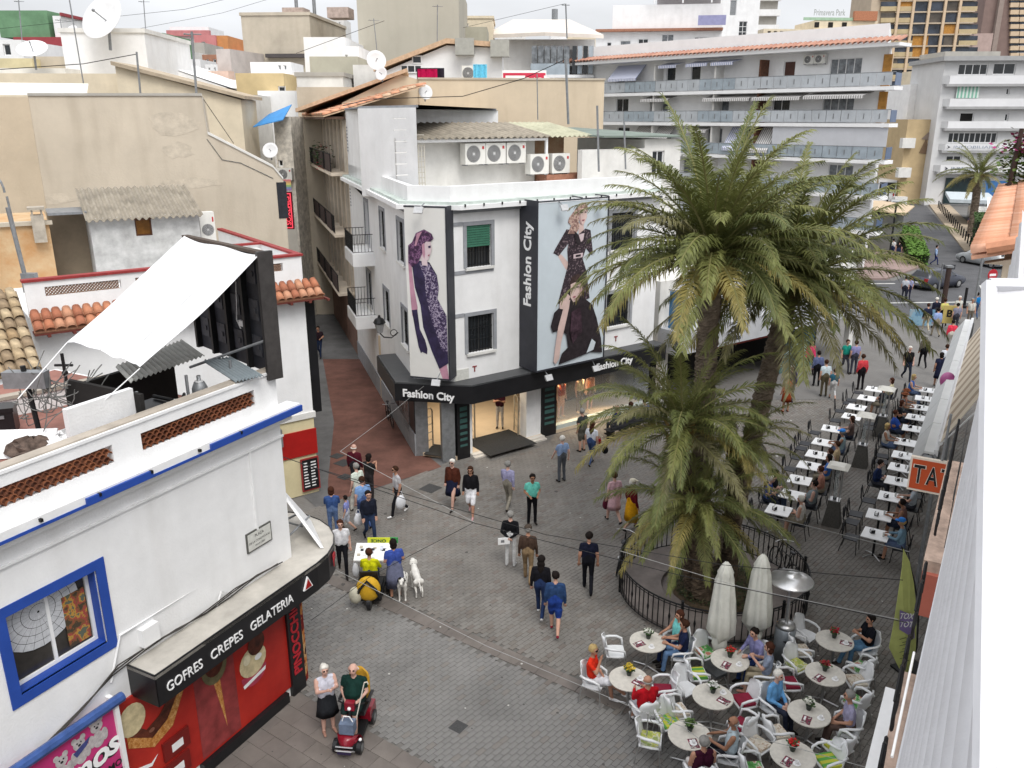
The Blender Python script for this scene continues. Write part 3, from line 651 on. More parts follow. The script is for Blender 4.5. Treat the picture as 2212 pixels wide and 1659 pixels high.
# ================================================================== building B behind (tile skirt, yellow shop base)
FB=Fr(-6.72,26.6,36)
TB=frame_thing('white_house','white house with red tile skirt and yellow shop base at the alley','building',FB)
sL=FB.w(50,607)[0]
mb=MB().box(sL,0,0,8,2.95,7.2);mb.build('wall',WHITE,TB)
MB().box(sL,.0,.0,8,0,2.75).build('shop_wall',mat('pale_yellow_render',(.66,.58,.36),.85,.1,1,.2,25,.2),TB)
MB().box(sL,.06,-.06,.1,2.75,2.95).build('ledge',WHITE2,TB)
MB().box(-2.4,.04,-.05,0,1.45,2.35).build('red_band',REDP,TB)
MB().box(-1.5,-1.2,-.22,0,2.0,2.6).build('wall_lamp',GREYM,TB)
bd=MB().box(-.62,.03,-.09,-.051,.15,1.35).build('menu_board',MAROON,TB);MB().box(-.57,-.02,-.1,-.091,.2,1.3).build('board_face',BLACK,bd)
mb=MB()
for j in range(9):
 for i in range(2):
  s=-.53+i*.26;l_=random.uniform(.12,.2);mb.box(s,s+l_,-.104,-.1005,.3+j*.108,.34+j*.108)
mb.build('chalk_lines',WPAINT,bd)
MB().box(.03,.36,.1,.7,2.85,7.0).build('black_shutter_box',BLACK,TB)
MB().box(-.5,.35,.1,.9,6.95,7.05).build('shutter_head',WHITE2,TB)
zt=8.2
po=[]
for x0,x1 in((92,258),(292,420),(445,540),(576,612)):
 po.append((FB.w(x0,600)[0],FB.w(x1,590)[0]))
mb=MB();wall_mesh(mb,sL,0,7.2,zt,[(a,b,7.78,8.03)for a,b in po],0,.15);wall_mesh(mb,sL,0,7.2,zt,[(a,b,7.78,8.03)for a,b in po],.151,.001);mb.build('parapet',WHITE,TB)
mb=MB().box(sL-.05,.05,-.05,.22,zt,zt+.07);mb.box(-.15,.05,.22,8,zt,zt+.07);mb.box(-1.6,-.15,3.2,3.4,zt,zt+.07);mb.build('parapet_capping',MAROON,TB)
MB().box(-.13,.0,.15,8,7.2,zt).build('side_parapet',WHITE,TB)
lt2=[bpy.data.meshes.new('lattice_tile')for _ in range(1)]
mb=MB();mb.box(-.05,.05,0,.1,-.012,.012);mb.box(-.012,.012,0,.1,-.05,.05);lt2[0].from_pydata([(p[0]*.7-p[2]*.7,p[1],p[0]*.7+p[2]*.7)for p in mb.v],[],mb.f);lt2[0].materials.append(mat('lattice_clay_9',(.34,.22,.16),.9,.3,9))
for a,b in po:
 s=a+.05
 while s<b:
  for j in range(3):obj('lattice_piece',lt2[0],TB,(s,.03,7.82+j*.085))
  s+=.085
sk_=thing('tile_skirt_roof','orange tile skirt roof along the white house, left of the screen','roof',tuple(FB.o),FB.a)
tile_roof(sk_,(sL,-.55,6.95),(.45,-.55,6.95),(0,.53,.42),TILEO,.25,.36,.07)
MB().box(sL,.45,-.5,-.02,6.83,6.88).build('eave_board',mat('eave_red',(.16,.04,.03),.8,.1,4),sk_)
for i in range(14):MB().box(sL+.3+i*.62,sL+.38+i*.62,-.52,0,6.76,6.83).build('rafter_end',mat('eave_red',None),sk_)
MB().slab([(.02,-.55,6.97),(.47,-.55,6.97),(.47,4.5,6.97),(.02,4.5,7.35)],(0,0,.05)).build('side_slope',TILEO[0],sk_)
ac_unit(None,FB.w(500,520,2.2)[0],2.2,7.55,.95,.65,.35,'grey air conditioner on the white house roof near the red parapet','air conditioners on walls and roofs',FB)
FD=Fr(*FB.at(0,3.8)[:2],30)
sh_=frame_thing('rooftop_shed','small whitewashed rooftop shed with corrugated roof and amber window','shed',FD)
a,za=FD.w(192,475);b,zb_=FD.w(428,460);h0,h1=FD.w(292,490)[0],FD.w(328,490)[0];zw0,zw1=FD.w(300,510)[1],FD.w(300,474)[1]
mb=MB();wall_mesh(mb,a,b,7.2,zb_,[(h0,h1,zw0,zw1)],0,.15);mb.box(a,b,.15,2.6,7.2,zb_-.02);mb.build('wall',mat('whitewash_patchy',(.50,.50,.49),.9,.2,2.5,.5,12,.3),sh_)
window(sh_,h0,h1,zw0,zw1,RUST,mat('amber_glass',(.20,.085,.015),.3,.3,3),1,1,.08,.04)
MB().box(h0-.06,h1+.06,-.05,.01,zw1,zw1+.06).build('lintel',RUST,sh_)
q=MB();corrugated(q,(a-.12,-.3,zb_-.05),(b+.1,-.3,zb_-.05),(b+.1,2.7,zb_+.75),(a-.12,2.7,zb_+.75),17,.045);q.build('corrugated_roof',CORR,sh_)
ac_unit(None,b+.12,.6,zb_-1.25,.5,1.2,.35,'narrow white air conditioner against the shed side wall','air conditioners on walls and roofs',FD)
an=frame_thing('tan_annex','old peeling tan annex wall left of the rooftop shed','building',FD)
c0=FD.w(105,480,.6)[0];c9=FD.w(-60,480,.6)[0]
MB().box(c9,c0,.6,5,0,FD.w(60,487,.6)[1]).build('wall',mat('peeling_render',(.55,.42,.26),.9,.25,1.2,.5,12,.3,col2=(.45,.24,.10)),an)
MB().box(c9-.05,c0+.1,.5,.8,FD.w(60,487,.6)[1],FD.w(60,487,.6)[1]+.12).build('coping',TANR,an)
MB().box(c0,a,1.9,2.0,7.2,FD.w(150,455,1.9)[1]).build('recess_wall',mat('recess_brown',(.27,.22,.16),.9,.15,1),an)
MB().box(c0,a,.5,2.2,FD.w(150,455,1.9)[1],FD.w(150,455,1.9)[1]+.08).build('recess_roof',GREYM,an)
ch=MB();x=FD.w(82,480,.4)[0];zc=FD.w(82,475,.4)[1]
ch.box(x-.18,x+.18,.3,.7,zc-.7,zc+.15);ch.box(x-.24,x+.24,.25,.75,zc+.32,zc+.4)
for sx in(-.15,.11):
 for sy in(.33,.6):ch.box(x+sx,x+sx+.05,sy,sy+.05,zc+.15,zc+.32)
ch.build('chimney',mat('chimney_render',(.45,.40,.33),.9,.2,3),an)
pp=G(62,578,8.3);po_=thing('utility_pole','tall grey utility pole with curved hood at the far left','pole',(pp.x,pp.y,6.0))
MB().tube([(0,0,0),(-.28,-.02,4.0)],.06).build('post',GREYM,po_);mb=MB().tube([(-.3+.22*math.cos(R(t))-.22,0,4.0+.45*math.sin(R(t))+(.4 if t<100 else.3))for t in range(0,200,20)],.03);mb.tube([(-.2,0,3.2),(-.26,0,4.3)],.03);mb.build('curved_hood',GREYM,po_);MB().box(-.2,.2,-.14,.05,1.6,2.15).build('meter_box',GREYM,po_)
wr=thing('weathered_tile_roof','weathered tan barrel tile roof at the left edge','roof',tuple(FB.o),FB.a)
e0=FB.g(-95,830,6.3);e1=FB.g(92,797,6.3);t1=FB.g(92,592,8.4)
tile_roof(wr,(e0[0],e0[1],6.3),(e1[0],e1[1],6.3),(0,3.0,1.55),TILET,.245,.44,.06,limit=300,jit=.03)
MB().box(e0[0],e1[0]+.05,e0[1]+.25,e0[1]+3.2,0,6.2).build('wall',WHITE,wr)
kr=thing('iron_finial','black iron cross shaped finial on the low white wall','finial',tuple(G(142,815,6.9)));MB().tube([(0,0,-.3),(0,0,.55)],.035).tube([(-.2,0,.28),(.2,0,.28)],.03).ball((0,0,.1),.07).build('cross',IRON,kr)
lw=thing('low_white_wall','low white wall with stone capping between the terrace and the tiled house','wall',tuple(FA.o),FA.a)
a=FA.g(-20,870,7.0);b=FA.g(275,812,7.0)
MB().slab([(a[0],a[1],0),(b[0],b[1],0),(b[0],b[1],7.0),(a[0],a[1],7.0)],(-.1,.2,0)).build('wall',WHITE,lw);MB().slab([(a[0],a[1]-.04,7.0),(b[0],b[1]-.04,7.0),(b[0],b[1]-.04,7.07),(a[0],a[1]-.04,7.07)],(-.1,.28,0)).build('capping',mat('dusty_capping',None),lw)
# ================================================================== big blank beige wall (C)
FC0=Fr(-9.95,36.2,18)
TC_=frame_thing('beige_gable_building','tall building with a blank stained beige gable wall','building',FC0)
pr=[FC0.w(*p)for p in((60,207),(436,207),(449,290),(590,362),(612,388))]
pr=[(pr[0][0],0)]+pr+[(pr[-1][0],0)]
BST=mat('stained_beige_render',(.58,.51,.41),.92,.10,.3,.35,12,.6)
MB().prism(pr,0,4.5).build('gable_wall',BST,TC_)
for p0,p1 in zip(pr[1:-2],pr[2:-1]):
 MB().slab([(p0[0],-.05,p0[1]),(p1[0],-.05,p1[1]),(p1[0],-.05,p1[1]+.1),(p0[0],-.05,p0[1]+.1)],(0,.3,0)).build('coping',WHITE2 if p1[1]<pr[2][1]-.5 else GREYR,TC_)
s9=FC0.w(-90,210,-.0)[0]
MB().slab([(s9,-1.2,0),(pr[0][0],-.02,0),(pr[0][0],-.02,pr[1][1]-.05),(s9,-1.2,pr[1][1]-.05)],(0,6,0)).build('side_wall',mat('sandy_stained_render',(.60,.50,.37),.92,.12,.3,.35,12,.4),TC_)
for k_,(x_,y_,w_,h_)in enumerate(((375,265,1.1,.55),(385,325,.7,.4),(120,430,.9,.3),(420,395,1.4,.25))):
 a_,z_=FC0.w(x_,y_);rr=random.Random(k_);MB().prism([(a_+w_*math.cos(t*.5236)*rr.uniform(.6,1),z_+h_*math.sin(t*.5236)*rr.uniform(.6,1))for t in range(12)],-.006,-.001).build('render_patch',mat('old_patch',(.585,.515,.415),.95,.14,2.5,.5,14),TC_)
MB().tube([FC0.w(447,300)[0:1]+(-.02,)+FC0.w(447,300)[1:],FC0.w(480,345)[0:1]+(-.02,)+FC0.w(480,345)[1:],FC0.w(520,352)[0:1]+(-.02,)+FC0.w(520,352)[1:],FC0.w(590,385)[0:1]+(-.02,)+FC0.w(590,385)[1:]],.015,4).build('wall_cable',mat('cable_grey',(.22,.22,.21),.7,.3,6),TC_)
s_,z_=FC0.w(600,395,-.3);MB().box(s_-.05,s_+.35,-.02,.8,z_-1.5,z_).build('balcony_screen',mat('dark_netting',(.03,.032,.04),.8,.2,6),TC_)
aw=MB();a,z_=FC0.w(-40,200,.8);b,_=FC0.w(190,196,.8);aw.slab([(a,.3,z_-.1),(b,.3,z_-.1),(b,1.2,z_+.35),(a,1.2,z_+.35)],(0,0,.03));aw.build('glazed_rooflight',mat('pale_plastic',(.72,.70,.63),.5,.06,2),TC_)
# ================================================================== FASHION CITY building: two facades, chamfer at the corner
FR_=Fr(-2.12,29.3,36)
FL_=Fr(-8.34,43.79,math.degrees(math.atan2(29.75-43.79,-3.67+8.34)))
LL=math.hypot(29.75-43.79,-3.67+8.34)
TF=thing('fashion_store_building','white three storey corner store with black fascia and two fashion billboards','building',tuple(FR_.o),FR_.a)
def loc(fr,s,d):
 p=fr.at(s,d)-FR_.o;return(p.dot(FR_.e),p.dot(FR_.n))
class Sub:
 """child Empty-free sub frame: parts built in fr are moved into the store's frame by their matrix"""
 pass
def place(o,fr):
 o.matrix_local=(Matrix.Translation(FR_.o)@Matrix.Rotation(FR_.a,4,'Z')).inverted()@Matrix.Translation(fr.o)@Matrix.Rotation(fr.a,4,'Z')
 return o
SR=FR_.w(1388,900)[0]+.4
zC=9.25;zP=10.15;zF=2.97
wins=[]
for x0,y0,x1,y1 in((1007,488,1061,573),(1010,684,1066,754),(1322,462,1368,540),(1310,650,1358,702)):
 s0,z1=FR_.w(x0,(y0));s1,z0=FR_.w(x1,y1);wins.append((s0,s1,z0,z1))
zu0,zu1=wins[0][2],wins[0][3];zl0,zl1=wins[1][2],wins[1][3]
W2=[(wins[0][0],wins[0][1],zu0,zu1),(wins[1][0],wins[1][1],zl0,zl1),(wins[2][0],wins[2][1],zu0,zu1),(wins[3][0],wins[3][1],zl0,zl1)]
mb=MB();wall_mesh(mb,0,SR,zF,zC,W2,0,.25);mb.build('wall',WHITE,TF)
for i,h in enumerate(W2):
 w=window(TF,*h,fm=mat('dark_frame',(.05,.05,.05),.5,.1,4),pm=GLASS,nv=2,nh=1,d=.16,grille=IRON,trim=GREYT,sill=WHITE2)
 if i==0:
  bl=MB()
  for k in range(9):bl.box(h[0]+.03,h[1]-.03,.02,.035,h[3]-.08-k*.085,h[3]-.01-k*.085)
  bl.build('green_blind',mat('green_blind',(.05,.17,.11),.6,.15,6),w)
for a,b,z in((0,W2[0][0]-.16,zu1+.02),(0,W2[0][1]+.1,zu0-.2),(0,W2[1][0]-.16,zl1+.02)):MB().box(a,b,-.03,-.001,z,z+.13).build('string_course',GREYT,TF)
al=[]
for k,(x0,y0,x1,y1)in enumerate(((858,480,874,562),(820,459,833,538),(787,443,799,530),(868,665,883,738),(829,632,843,705),(793,601,806,690))):
 s0,z1=FL_.w(x0,y0);s1,z0=FL_.w(x1,y1);al.append((s0,s1,z0,z1))
wl_=place(obj('wall',None,TF),FL_)if False else None
def lpart(mb,name,m,par=None):
 o=mb.build(name,m,TF);place(o,FL_);return o
h6=[]
for k,h in enumerate(al):
 z0,z1=(zu0-.05,zu1)if k<3 else(zl0-.05,zl1)
 if k%3==2:z0=7.15 if k<3 else 4.25;z0=z0-.4
 h6.append((h[0],h[1],z0,z1))
mb=MB();wall_mesh(mb,0,LL,0,zC,h6,0,.25);lpart(mb,'wall',WHITE)
for h in h6:
 w=window(TF,*h,fm=mat('dark_frame',None),pm=GLASS,nv=2,nh=1,d=.16,grille=IRON if h[3]-h[2]<2 else None,trim=GREYT,sill=WHITE2 if h[3]-h[2]<2 else None);place(w,FL_)
lpart(MB().box(0,LL,-.05,0,0,.9),'plinth',GREYT)
for k in(2,5):
 h=h6[k];a,b=h[0]-.55,h[1]+1.1;zb0=h[2]-.12
 bo=lpart(MB().box(a,b,-.95,0,zb0-.55,zb0),'balcony',WHITE)
 railing(bo,[(a+.04,-.02),(a+.04,-.91),(b-.04,-.91),(b-.04,-.02)],.85,zb0,IRON,.14,.01)
c0=loc(FL_,LL,0);c1=(0,0)
def chamf(name,z0,z1,m,out=0.0):
 v=Vector((c1[0]-c0[0],c1[1]-c0[1],0)).normalized();n=Vector((v.y,-v.x,0))*out
 return MB().slab([(c0[0]+n.x,c0[1]+n.y,z0),(c1[0]+n.x,c1[1]+n.y,z0),(c1[0]+n.x,c1[1]+n.y,z1),(c0[0]+n.x,c0[1]+n.y,z1)],(-n.x*1+.12,-n.y*1+.12,0)).build(name,m,TF)
chamf('chamfer_wall',zF,zC,WHITE)
q0=loc(FL_,0,0)
core=[loc(FL_,.1,.3),loc(FL_,LL,.3),(.15,.3),(SR,.3),(SR,9.0),loc(FL_,.1,9.0)]
MB().zprism([(p[0],p[1])for p in core],3.25,zC+.1).build('core',WHITE2,TF)
def run(name,off0,off1,z0,z1,m,st=0):
 """ring following alley facade - chamfer - right facade, from offset off0 (outside) to off1 (inside)"""
 def ln(o):
  A=loc(FL_,st,-o);B_=loc(FL_,LL+o*.35,-o);C_=(o*.35-.0*o,-o);D_=(SR+.02,-o)
  return[A,B_,C_,D_]
 o,i=ln(off0),ln(off1);mb=MB()
 for k in range(3):
  mb.add([(o[k][0],o[k][1],z0),(o[k+1][0],o[k+1][1],z0),(i[k+1][0],i[k+1][1],z0),(i[k][0],i[k][1],z0),(o[k][0],o[k][1],z1),(o[k+1][0],o[k+1][1],z1),(i[k+1][0],i[k+1][1],z1),(i[k][0],i[k][1],z1)],[(0,3,2,1),(4,5,6,7),(0,1,5,4),(2,3,7,6)]+([(3,0,4,7)]if k==0 else[])+([(1,2,6,5)]if k==2 else[]))
 return mb.build(name,m,TF)
run('cornice_band',.10,.0,zC-.02,zC+.12,GREYT);run('cornice',.42,-.05,zC+.12,zC+.28,WHITE);run('cornice_top',.30,-.05,zC+.28,zC+.38,mat('pale_green_gutter',(.52,.58,.54),.8,.15,3))
run('parapet',-.02,-.22,zC+.38,zP,WHITE)
for i in range(15):
 s=.3+i*.78
 if s<SR:MB().box(s,s+.04,-.46,-.42,zC+.22,zC+.32).build('gutter_bracket',IRON,TF)
tw0=loc(FL_,.0,.0)
zT=12.75;ls=FL_.w(965,238,0)[0]
e_=FR_.w(962,300,1.2);s_t=e_[0]
tower=[loc(FL_,.05,.02),loc(FL_,5.2,.02),(s_t,3.2),(s_t,8.0),loc(FL_,.05,8)]
MB().zprism([(p[0],p[1])for p in tower],zC,zT).build('stair_tower',WHITE,TF)
MB().zprism([(p[0]+(.06 if i in(2,3)else-.06),p[1]+(-.06 if i<3 else.06))for i,p in enumerate(tower)],zT,zT+.09).build('tower_capping',GREYT,TF)
mb=MB()
for k in range(6):mb.box(s_t-.95,s_t-.45,3.05+.12,3.13+.12,zP+.2+k*.4,zP+.225+k*.4)
for zz in(10.3,10.8):pass
mb.build('ladder_rung',WHITE2,TF)
o=MB()
for gz,n in((11.9,8),(8.9,6)):
 for k in range(n):o.box(.25,.5,-.02,.01,gz-k*.16,gz-k*.16+.06)
lpart(o,'vent_slots',GREYT)
rs0=s_t;rs1=FR_.w(1240,300,4.6)[0];dP=4.6
zr=FR_.w(1100,296,dP-.6)[1]
pl_=thing('rooftop_plant_shelter','rooftop lean-to with corrugated roof sheltering air conditioners on the store','shelter',tuple(FR_.o),FR_.a)
MB().box(rs0,rs1-2.0,dP+.25,dP+.35,zC,zr).build('back_wall',WHITE2,pl_)
MB().box(rs1-2.0,rs1,dP+.7,dP+.8,zC,zr).build('stained_wall',mat('stained_plaster',(.45,.36,.24),.9,.3,1.2,.4,12,.5,col2=(.30,.14,.08)),pl_)
q=MB();corrugated(q,(rs0,dP-.7,zr),(rs1-1.9,dP-.7,zr),(rs1-1.9,dP+2.6,zr+.55),(rs0,dP+2.6,zr+.55),22,.04);q.build('corrugated_roof',CORR,pl_)
q=MB();corrugated(q,(rs1-1.9,dP-.7,zr),(rs1+.5,dP-.7,zr),(rs1+.5,dP+2.6,zr+.55),(rs1-1.9,dP+2.6,zr+.55),9,.035);q.build('corrugated_roof',CORRG,pl_)
MB().box(rs0,rs1-1.9,dP-.55,dP-.45,zr-.16,zr-.06).box(rs1-2.0,rs1-1.9,dP-.55,dP-.45,zC,zr-.16).build('beam',WFRAME,pl_)
g_=MB()
for i in range(7):g_.box(rs0+.03+i*.13,rs0+.06+i*.13,dP-.5,dP-.48,zC+.3,zr-.2)
for j in range(12):g_.box(rs0,rs0+.85,dP-.48,dP-.46,zC+.3+j*.2,zC+.33+j*.2)
g_.build('gate',mat('cream_iron',(.55,.52,.45),.6,.1,5),pl_)
for i in range(3):ac_unit(None,FR_.w(1005+i*45,320,dP-.4)[0],dP-.4,zr-1.05,.98,.82,.38,['left','middle','right'][i]+' one of three air conditioners hung under the store lean-to roof','air conditioners on walls and roofs',FR_)
for i in range(2):ac_unit(None,FR_.w(1146+i*47,352,dP-.6)[0],dP-.6,zP-.05,.98,.82,.38,['left','right'][i]+' one of two lower air conditioners on the store roof by the stained wall','air conditioners on walls and roofs',FR_)
MB().box(rs1-2.0,rs1+.3,dP-.62,dP+.1,zC,zP-.1).build('plinth',mat('brick_red_coping',(.36,.17,.11),.9,.2,5),pl_)
q=MB();q.prism([(rs1+.05,zC),(rs1+1.9,zC),(rs1+1.9,zr-1.35),(rs1+.05,zr-.85)],dP-1.2,dP-1.0);q.build('stained_side_wall',mat('stained_plaster',None),pl_)
wg=frame_thing('white_rooftop_annex','white rooftop annex with tall twin window right of the plant shelter','building',FR_)
a,z1=FR_.w(1258,335,3.3);b,_=FR_.w(1392,330,3.3);x0,y1_=FR_.w(1410,326,3.3);x1,y0_=FR_.w(1433,380,3.3);b2=FR_.w(1470,330,3.3)[0]
mb=MB();mb.box(a,b,3.3,3.6,4.3,FR_.w(1330,322,3.3)[1]);wall_mesh(mb,b,b2,4.3,FR_.w(1420,300,3.3)[1],[(x0,x1,y0_,y1_)],3.3,.2);mb.box(b,b2,3.5,8,4.3,FR_.w(1420,300,3.3)[1]-.02);mb.build('wall',WHITE2,wg)
w=window(wg,x0,x1,y0_,y1_,WFRAME,GLASS,2,1,.1,.05);w.location=(0,3.3,0)
zz=FR_.w(1420,300,3.3)[1];MB().slab([(FR_.w(1240,290,5)[0],3.0,zz+.1),(b2+.2,3.0,zz+.05),(b2,11,zz+.35),(FR_.w(1240,290,5)[0],11,zz+.35)],(0,0,.08)).build('flat_roof',mat('green_grey_felt',(.20,.24,.21),.9,.15,1),wg)
run('fascia',.78,.0,zF-.55,zF+.12,BLACK,LL-3.6);run('fascia_top',.74,.0,zF+.12,zF+.17,mat('fascia_cap',(.07,.072,.075),.5,.1,3),LL-3.6)
FCt=MB()
ctr=((c0[0])/2,(c0[1])/2);va=math.atan2(-c0[1],-c0[0])
nx,ny=math.sin(va),-math.cos(va)
letters(TF,'Fashion City',.40,wl,(ctr[0]+nx*.80+.08,ctr[1]+ny*.80,zF-.20),(R(90),0,va),bold=.012)
letters(TF,'Fashion City',.40,wl,(7.25,-.795,zF-.2),bold=.01)
FLOORM=mat('cream_shop_floor',(.62,.50,.36),.35,.06,2)
shop=MB();shop.zprism([(c0[0]+.1,c0[1]+.05),(.02,.02),(SR,.02),(SR,8.5),loc(FL_,LL-8.6,.1)],.0,.14);shop.build('shop_floor',FLOORM,TF)
MB().box(1.2,SR,8.2,8.4,0,zF).slab([(*loc(FL_,LL-.6,.26),0),(*loc(FL_,LL-8.2,.26),0),(*loc(FL_,LL-8.2,.26),zF),(*loc(FL_,LL-.6,.26),zF)],(.06,0,0)).build('back_wall',mat('cream_shop_wall',(.60,.48,.34),.8,.1,2),TF)
MB().zprism([(c0[0]+.1,c0[1]+.05),(.02,.02),(SR,.02),(SR,8.5),loc(FL_,LL-8.6,.1)],zF-.02,zF+.08).build('ceiling',WHITE2,TF)
cols=[]
for(x0,x1,m,n_)in((988,1015,BLACK,'pillar'),(1170,1200,BLACK,'pillar')):
 a,_=FR_.w(x0,960);b,_=FR_.w(x1,955);p_=MB().box(max(a,.02),b,-.02,.4,0,zF-.55).build(n_,m,TF);cols.append((max(a,.02),b))
 for k in range(7):MB().box(max(a,.02)+.12,b-.12,-.028,-.021,.5+k*.24,.5+k*.24+random.uniform(.08,.16)).build('printed_letters',mat('teal_print',(.05,.12,.11),.5,.1,6),p_)
MB().slab([(c0[0],c0[1],0),(c0[0]+.42,c0[1]-.25+.02,0),(c0[0]+.42,c0[1]-.23,zF-.55),(c0[0],c0[1],zF-.55)],(.1,.25,0)).build('pier',GREYM,TF)
MB().slab([(-.5,.14,0),(-.02,.0,0),(-.02,.0,zF-.55),(-.5,.14,zF-.55)],(.1,.3,0)).build('pier',GREYM,TF)
MB().box(cols[0][1],cols[0][1]+.12,.0,.5,.14,zF-.5).build('white_jamb',WPAINT,TF);MB().box(cols[1][0]-.75,cols[1][0]-.02,.05,.5,.14,zF-.5).build('white_jamb',WPAINT,TF)
MB().box(cols[0][1],cols[1][0],-.35,.02,0,.07).box(cols[0][1],cols[1][0],-.2,.02,.07,.13).build('door_step',mat('pale_marble',(.62,.58,.52),.4,.08,3),TF)
d0,_=FR_.w(1205,900);
MB().box(d0-.03,SR,.04,.30,0,.32).build('display_plinth',mat('display_base',(.50,.55,.52),.5,.08,3),TF)
gl_=MB().box(d0,SR-.1,.035,.05,.32,zF-.56).build('shop_window',mat('clear_shop_glass',(.9,.95,.95),.02,0,spec=.5,alpha=.12),TF)
MB().box(d0,SR-.05,2.6,2.7,.1,zF-.1).build('display_back',mat('dark_display',(.10,.065,.045),.8,.2,2),TF)
lpart(MB().box(LL-4.4,LL,-.03,0,.9,zF-.6),'side_showcase',BLACK)
lpart(MB().box(LL-3.0,LL-1.0,-.05,-.03,.6,zF-.9),'side_window',GLASSL)
for nm,(x,y),w_,l_ in(('door_mat',(1080,955),2.2,'dark entrance mat at the wide store doorway'),('door_mat',(953,973),1.0,'small dark mat in the corner doorway of the store')):
 g=FR_.g(x,y,.15);o=thing(nm,l_,'mat',FR_.at(g[0],g[1],.145),FR_.a if w_>2 else FR_.a-R(52));MB().box(-w_/2,w_/2,-.75*(w_/2.2+.25),.75*(w_/2.2+.25),0,.012).build('pile',mat('mat_dark',(.035,.035,.035),.95,.2,20),o);MB().box(-w_/2-.02,w_/2+.02,-.75*(w_/2.2+.25)-.02,.75*(w_/2.2+.25)+.02,-.003,.006).build('border',BLACK,o)
for x,y,k in((1022,945,0),(1115,935,1),(925,968,2),(975,975,3)):
 g=G(x,y,.14);o=thing('security_gate',['left silver security gate of the wide store doorway','right silver security gate of the wide store doorway','left security gate in the corner doorway','right security gate in the corner doorway'][k],'security gate',tuple(g),FR_.a+R(70 if k<2 else 20),'store security gates')
 MB().tube([(-.3,0,0),(-.3,0,1.45),(-.2,0,1.6),(.2,0,1.6),(.3,0,1.45),(.3,0,0)],.035).build('frame',mat('silver_gate',(.62,.58,.5),.3,.1,5,metal=.7),o)
 for j in range(4):MB().tube([(-.3,0,.3+j*.32),(.3,0,.3+j*.32)],.018).build('bar',mat('silver_gate',None),o)
bb1=thing('billboard','narrow corner billboard of a woman in a dark lace dress','billboard',(FR_.o+FR_.e*ctr[0]+FR_.n*ctr[1])[:],FR_.a+va)
B0=Fr(*(FR_.o+FR_.e*ctr[0]+FR_.n*ctr[1])[:2],math.degrees(FR_.a+va));dO=-.62
xa,zt_=B0.w(876,447,dO);xb,_=B0.w(965,447,dO);zb_=B0.w(890,812,dO)[1];xb=B0.w(966,640,dO)[0];xa=B0.w(880,640,dO)[0]
PAPER=mat('billboard_paper',(.66,.65,.62),.6,.05,1);PAPB=mat('billboard_paper_blue',(.52,.58,.62),.6,.05,1)
MB().box(xa,xb,dO,dO+.08,zb_,zt_).build('print_sheet',PAPER,bb1);MB().box(xb,xb+.06,dO-.03,dO+.62,zb_-.05,zt_+.05).box(xa-.02,xb,dO-.01,dO+.08,zt_,zt_+.05).box(xa,xb,dO-.02,dO+.08,zb_-.06,zb_).build('frame',ANTH,bb1)
PUR=mat('print_violet_black',(.035,.025,.07),.5,.3,3);LAC=speckle('print_lace',[lin((42,32,60)),lin((85,72,100)),lin((58,44,78)),lin((165,155,172)),lin((110,98,122)),lin((48,36,68))],9);SKN=mat('print_skin_violet',(.50,.26,.34),.5,.15,2);HAI=speckle('print_hair',[lin((55,34,58)),lin((78,50,78)),lin((120,84,116)),lin((66,42,68))],7);SKL=mat('print_skin_pale',(.62,.50,.52),.5,.1,2)
def pj(pts,fx,fy,x0,z0,w,h):return[(x0+w*(p[0]/fx),z0+h*(1-p[1]/fy))for p in pts]
def poster(par,layers,fx,fy,x0,z0,w,h,d):
 for k,(nm,m,pts)in enumerate(layers):MB().prism(pj(pts,fx,fy,x0,z0,w,h),d-.004*(k+1),d-.004*k-.001).build(nm,m,par)
lay=[('printed_leg',SKN,[(290,1420),(375,1390),(395,1530),(330,1530)]),('printed_arm',SKN,[(22,480),(50,470),(72,720),(100,880),(92,960),(42,960),(30,760)]),('printed_glove',PUR,[(40,910),(95,900),(115,1080),(165,1180),(185,1260),(180,1310),(130,1290),(118,1305),(95,1240),(70,1100)]),('printed_dress',PUR,[(60,500),(130,460),(230,470),(300,580),(318,700),(300,790),(345,880),(385,960),(392,1380),(300,1440),(230,1280),(150,1060),(130,860),(80,700)]),('printed_lace',LAC,[(130,480),(225,480),(295,590),(318,700),(300,790),(385,940),(390,1300),(330,1260),(230,960),(190,780),(180,600)]),('printed_neck',SKL,[(150,400),(200,395),(215,500),(160,500)]),('printed_face',SKL,[(165,320),(210,270),(250,290),(260,350),(245,400),(220,455),(180,440),(165,390)]),('printed_hair',HAI,[(30,330),(70,300),(110,220),(190,185),(262,220),(280,260),(250,290),(205,290),(175,330),(165,400),(120,480),(60,520),(25,480)]),('printed_cheek',SKN,[(165,320),(190,300),(195,400),(185,440),(168,400)]),('printed_eye',PUR,[(226,328),(252,322),(250,342),(230,346)]),('printed_lock',SKN,[(120,225),(170,205),(140,260),(110,330),(95,330)]),('printed_lips',mat('print_lips',(.25,.04,.08),.5,0),[(222,405),(240,398),(236,412),(224,414)])]
poster(bb1,lay,395,1530,xa,zb_,xb-xa,zt_-zb_,dO)
bb2=thing('billboard','large boxed billboard of a woman standing behind a kneeling man','billboard',tuple(FR_.o),FR_.a)
dB=-1.05
ya,zt2=FR_.w(1165,440,dB);yb,_=FR_.w(1308,620,dB);zb2=FR_.w(1165,800,dB)[1];ya=FR_.w(1161,620,dB)[0]
MB().box(ya,yb,dB,dB+.06,zb2,zt2).build('print_sheet',PAPB,bb2)
MB().box(ya-.05,ya,dB-.02,-.005,zb2-.05,zt2+.1).build('side_panel',ANTH,bb2)
letters(bb2,'Fashion City',.62,wl,(ya-.058,(dB)/2,(zb2+zt2)/2+.85),(R(90),R(-90),R(-90)),bold=.014)
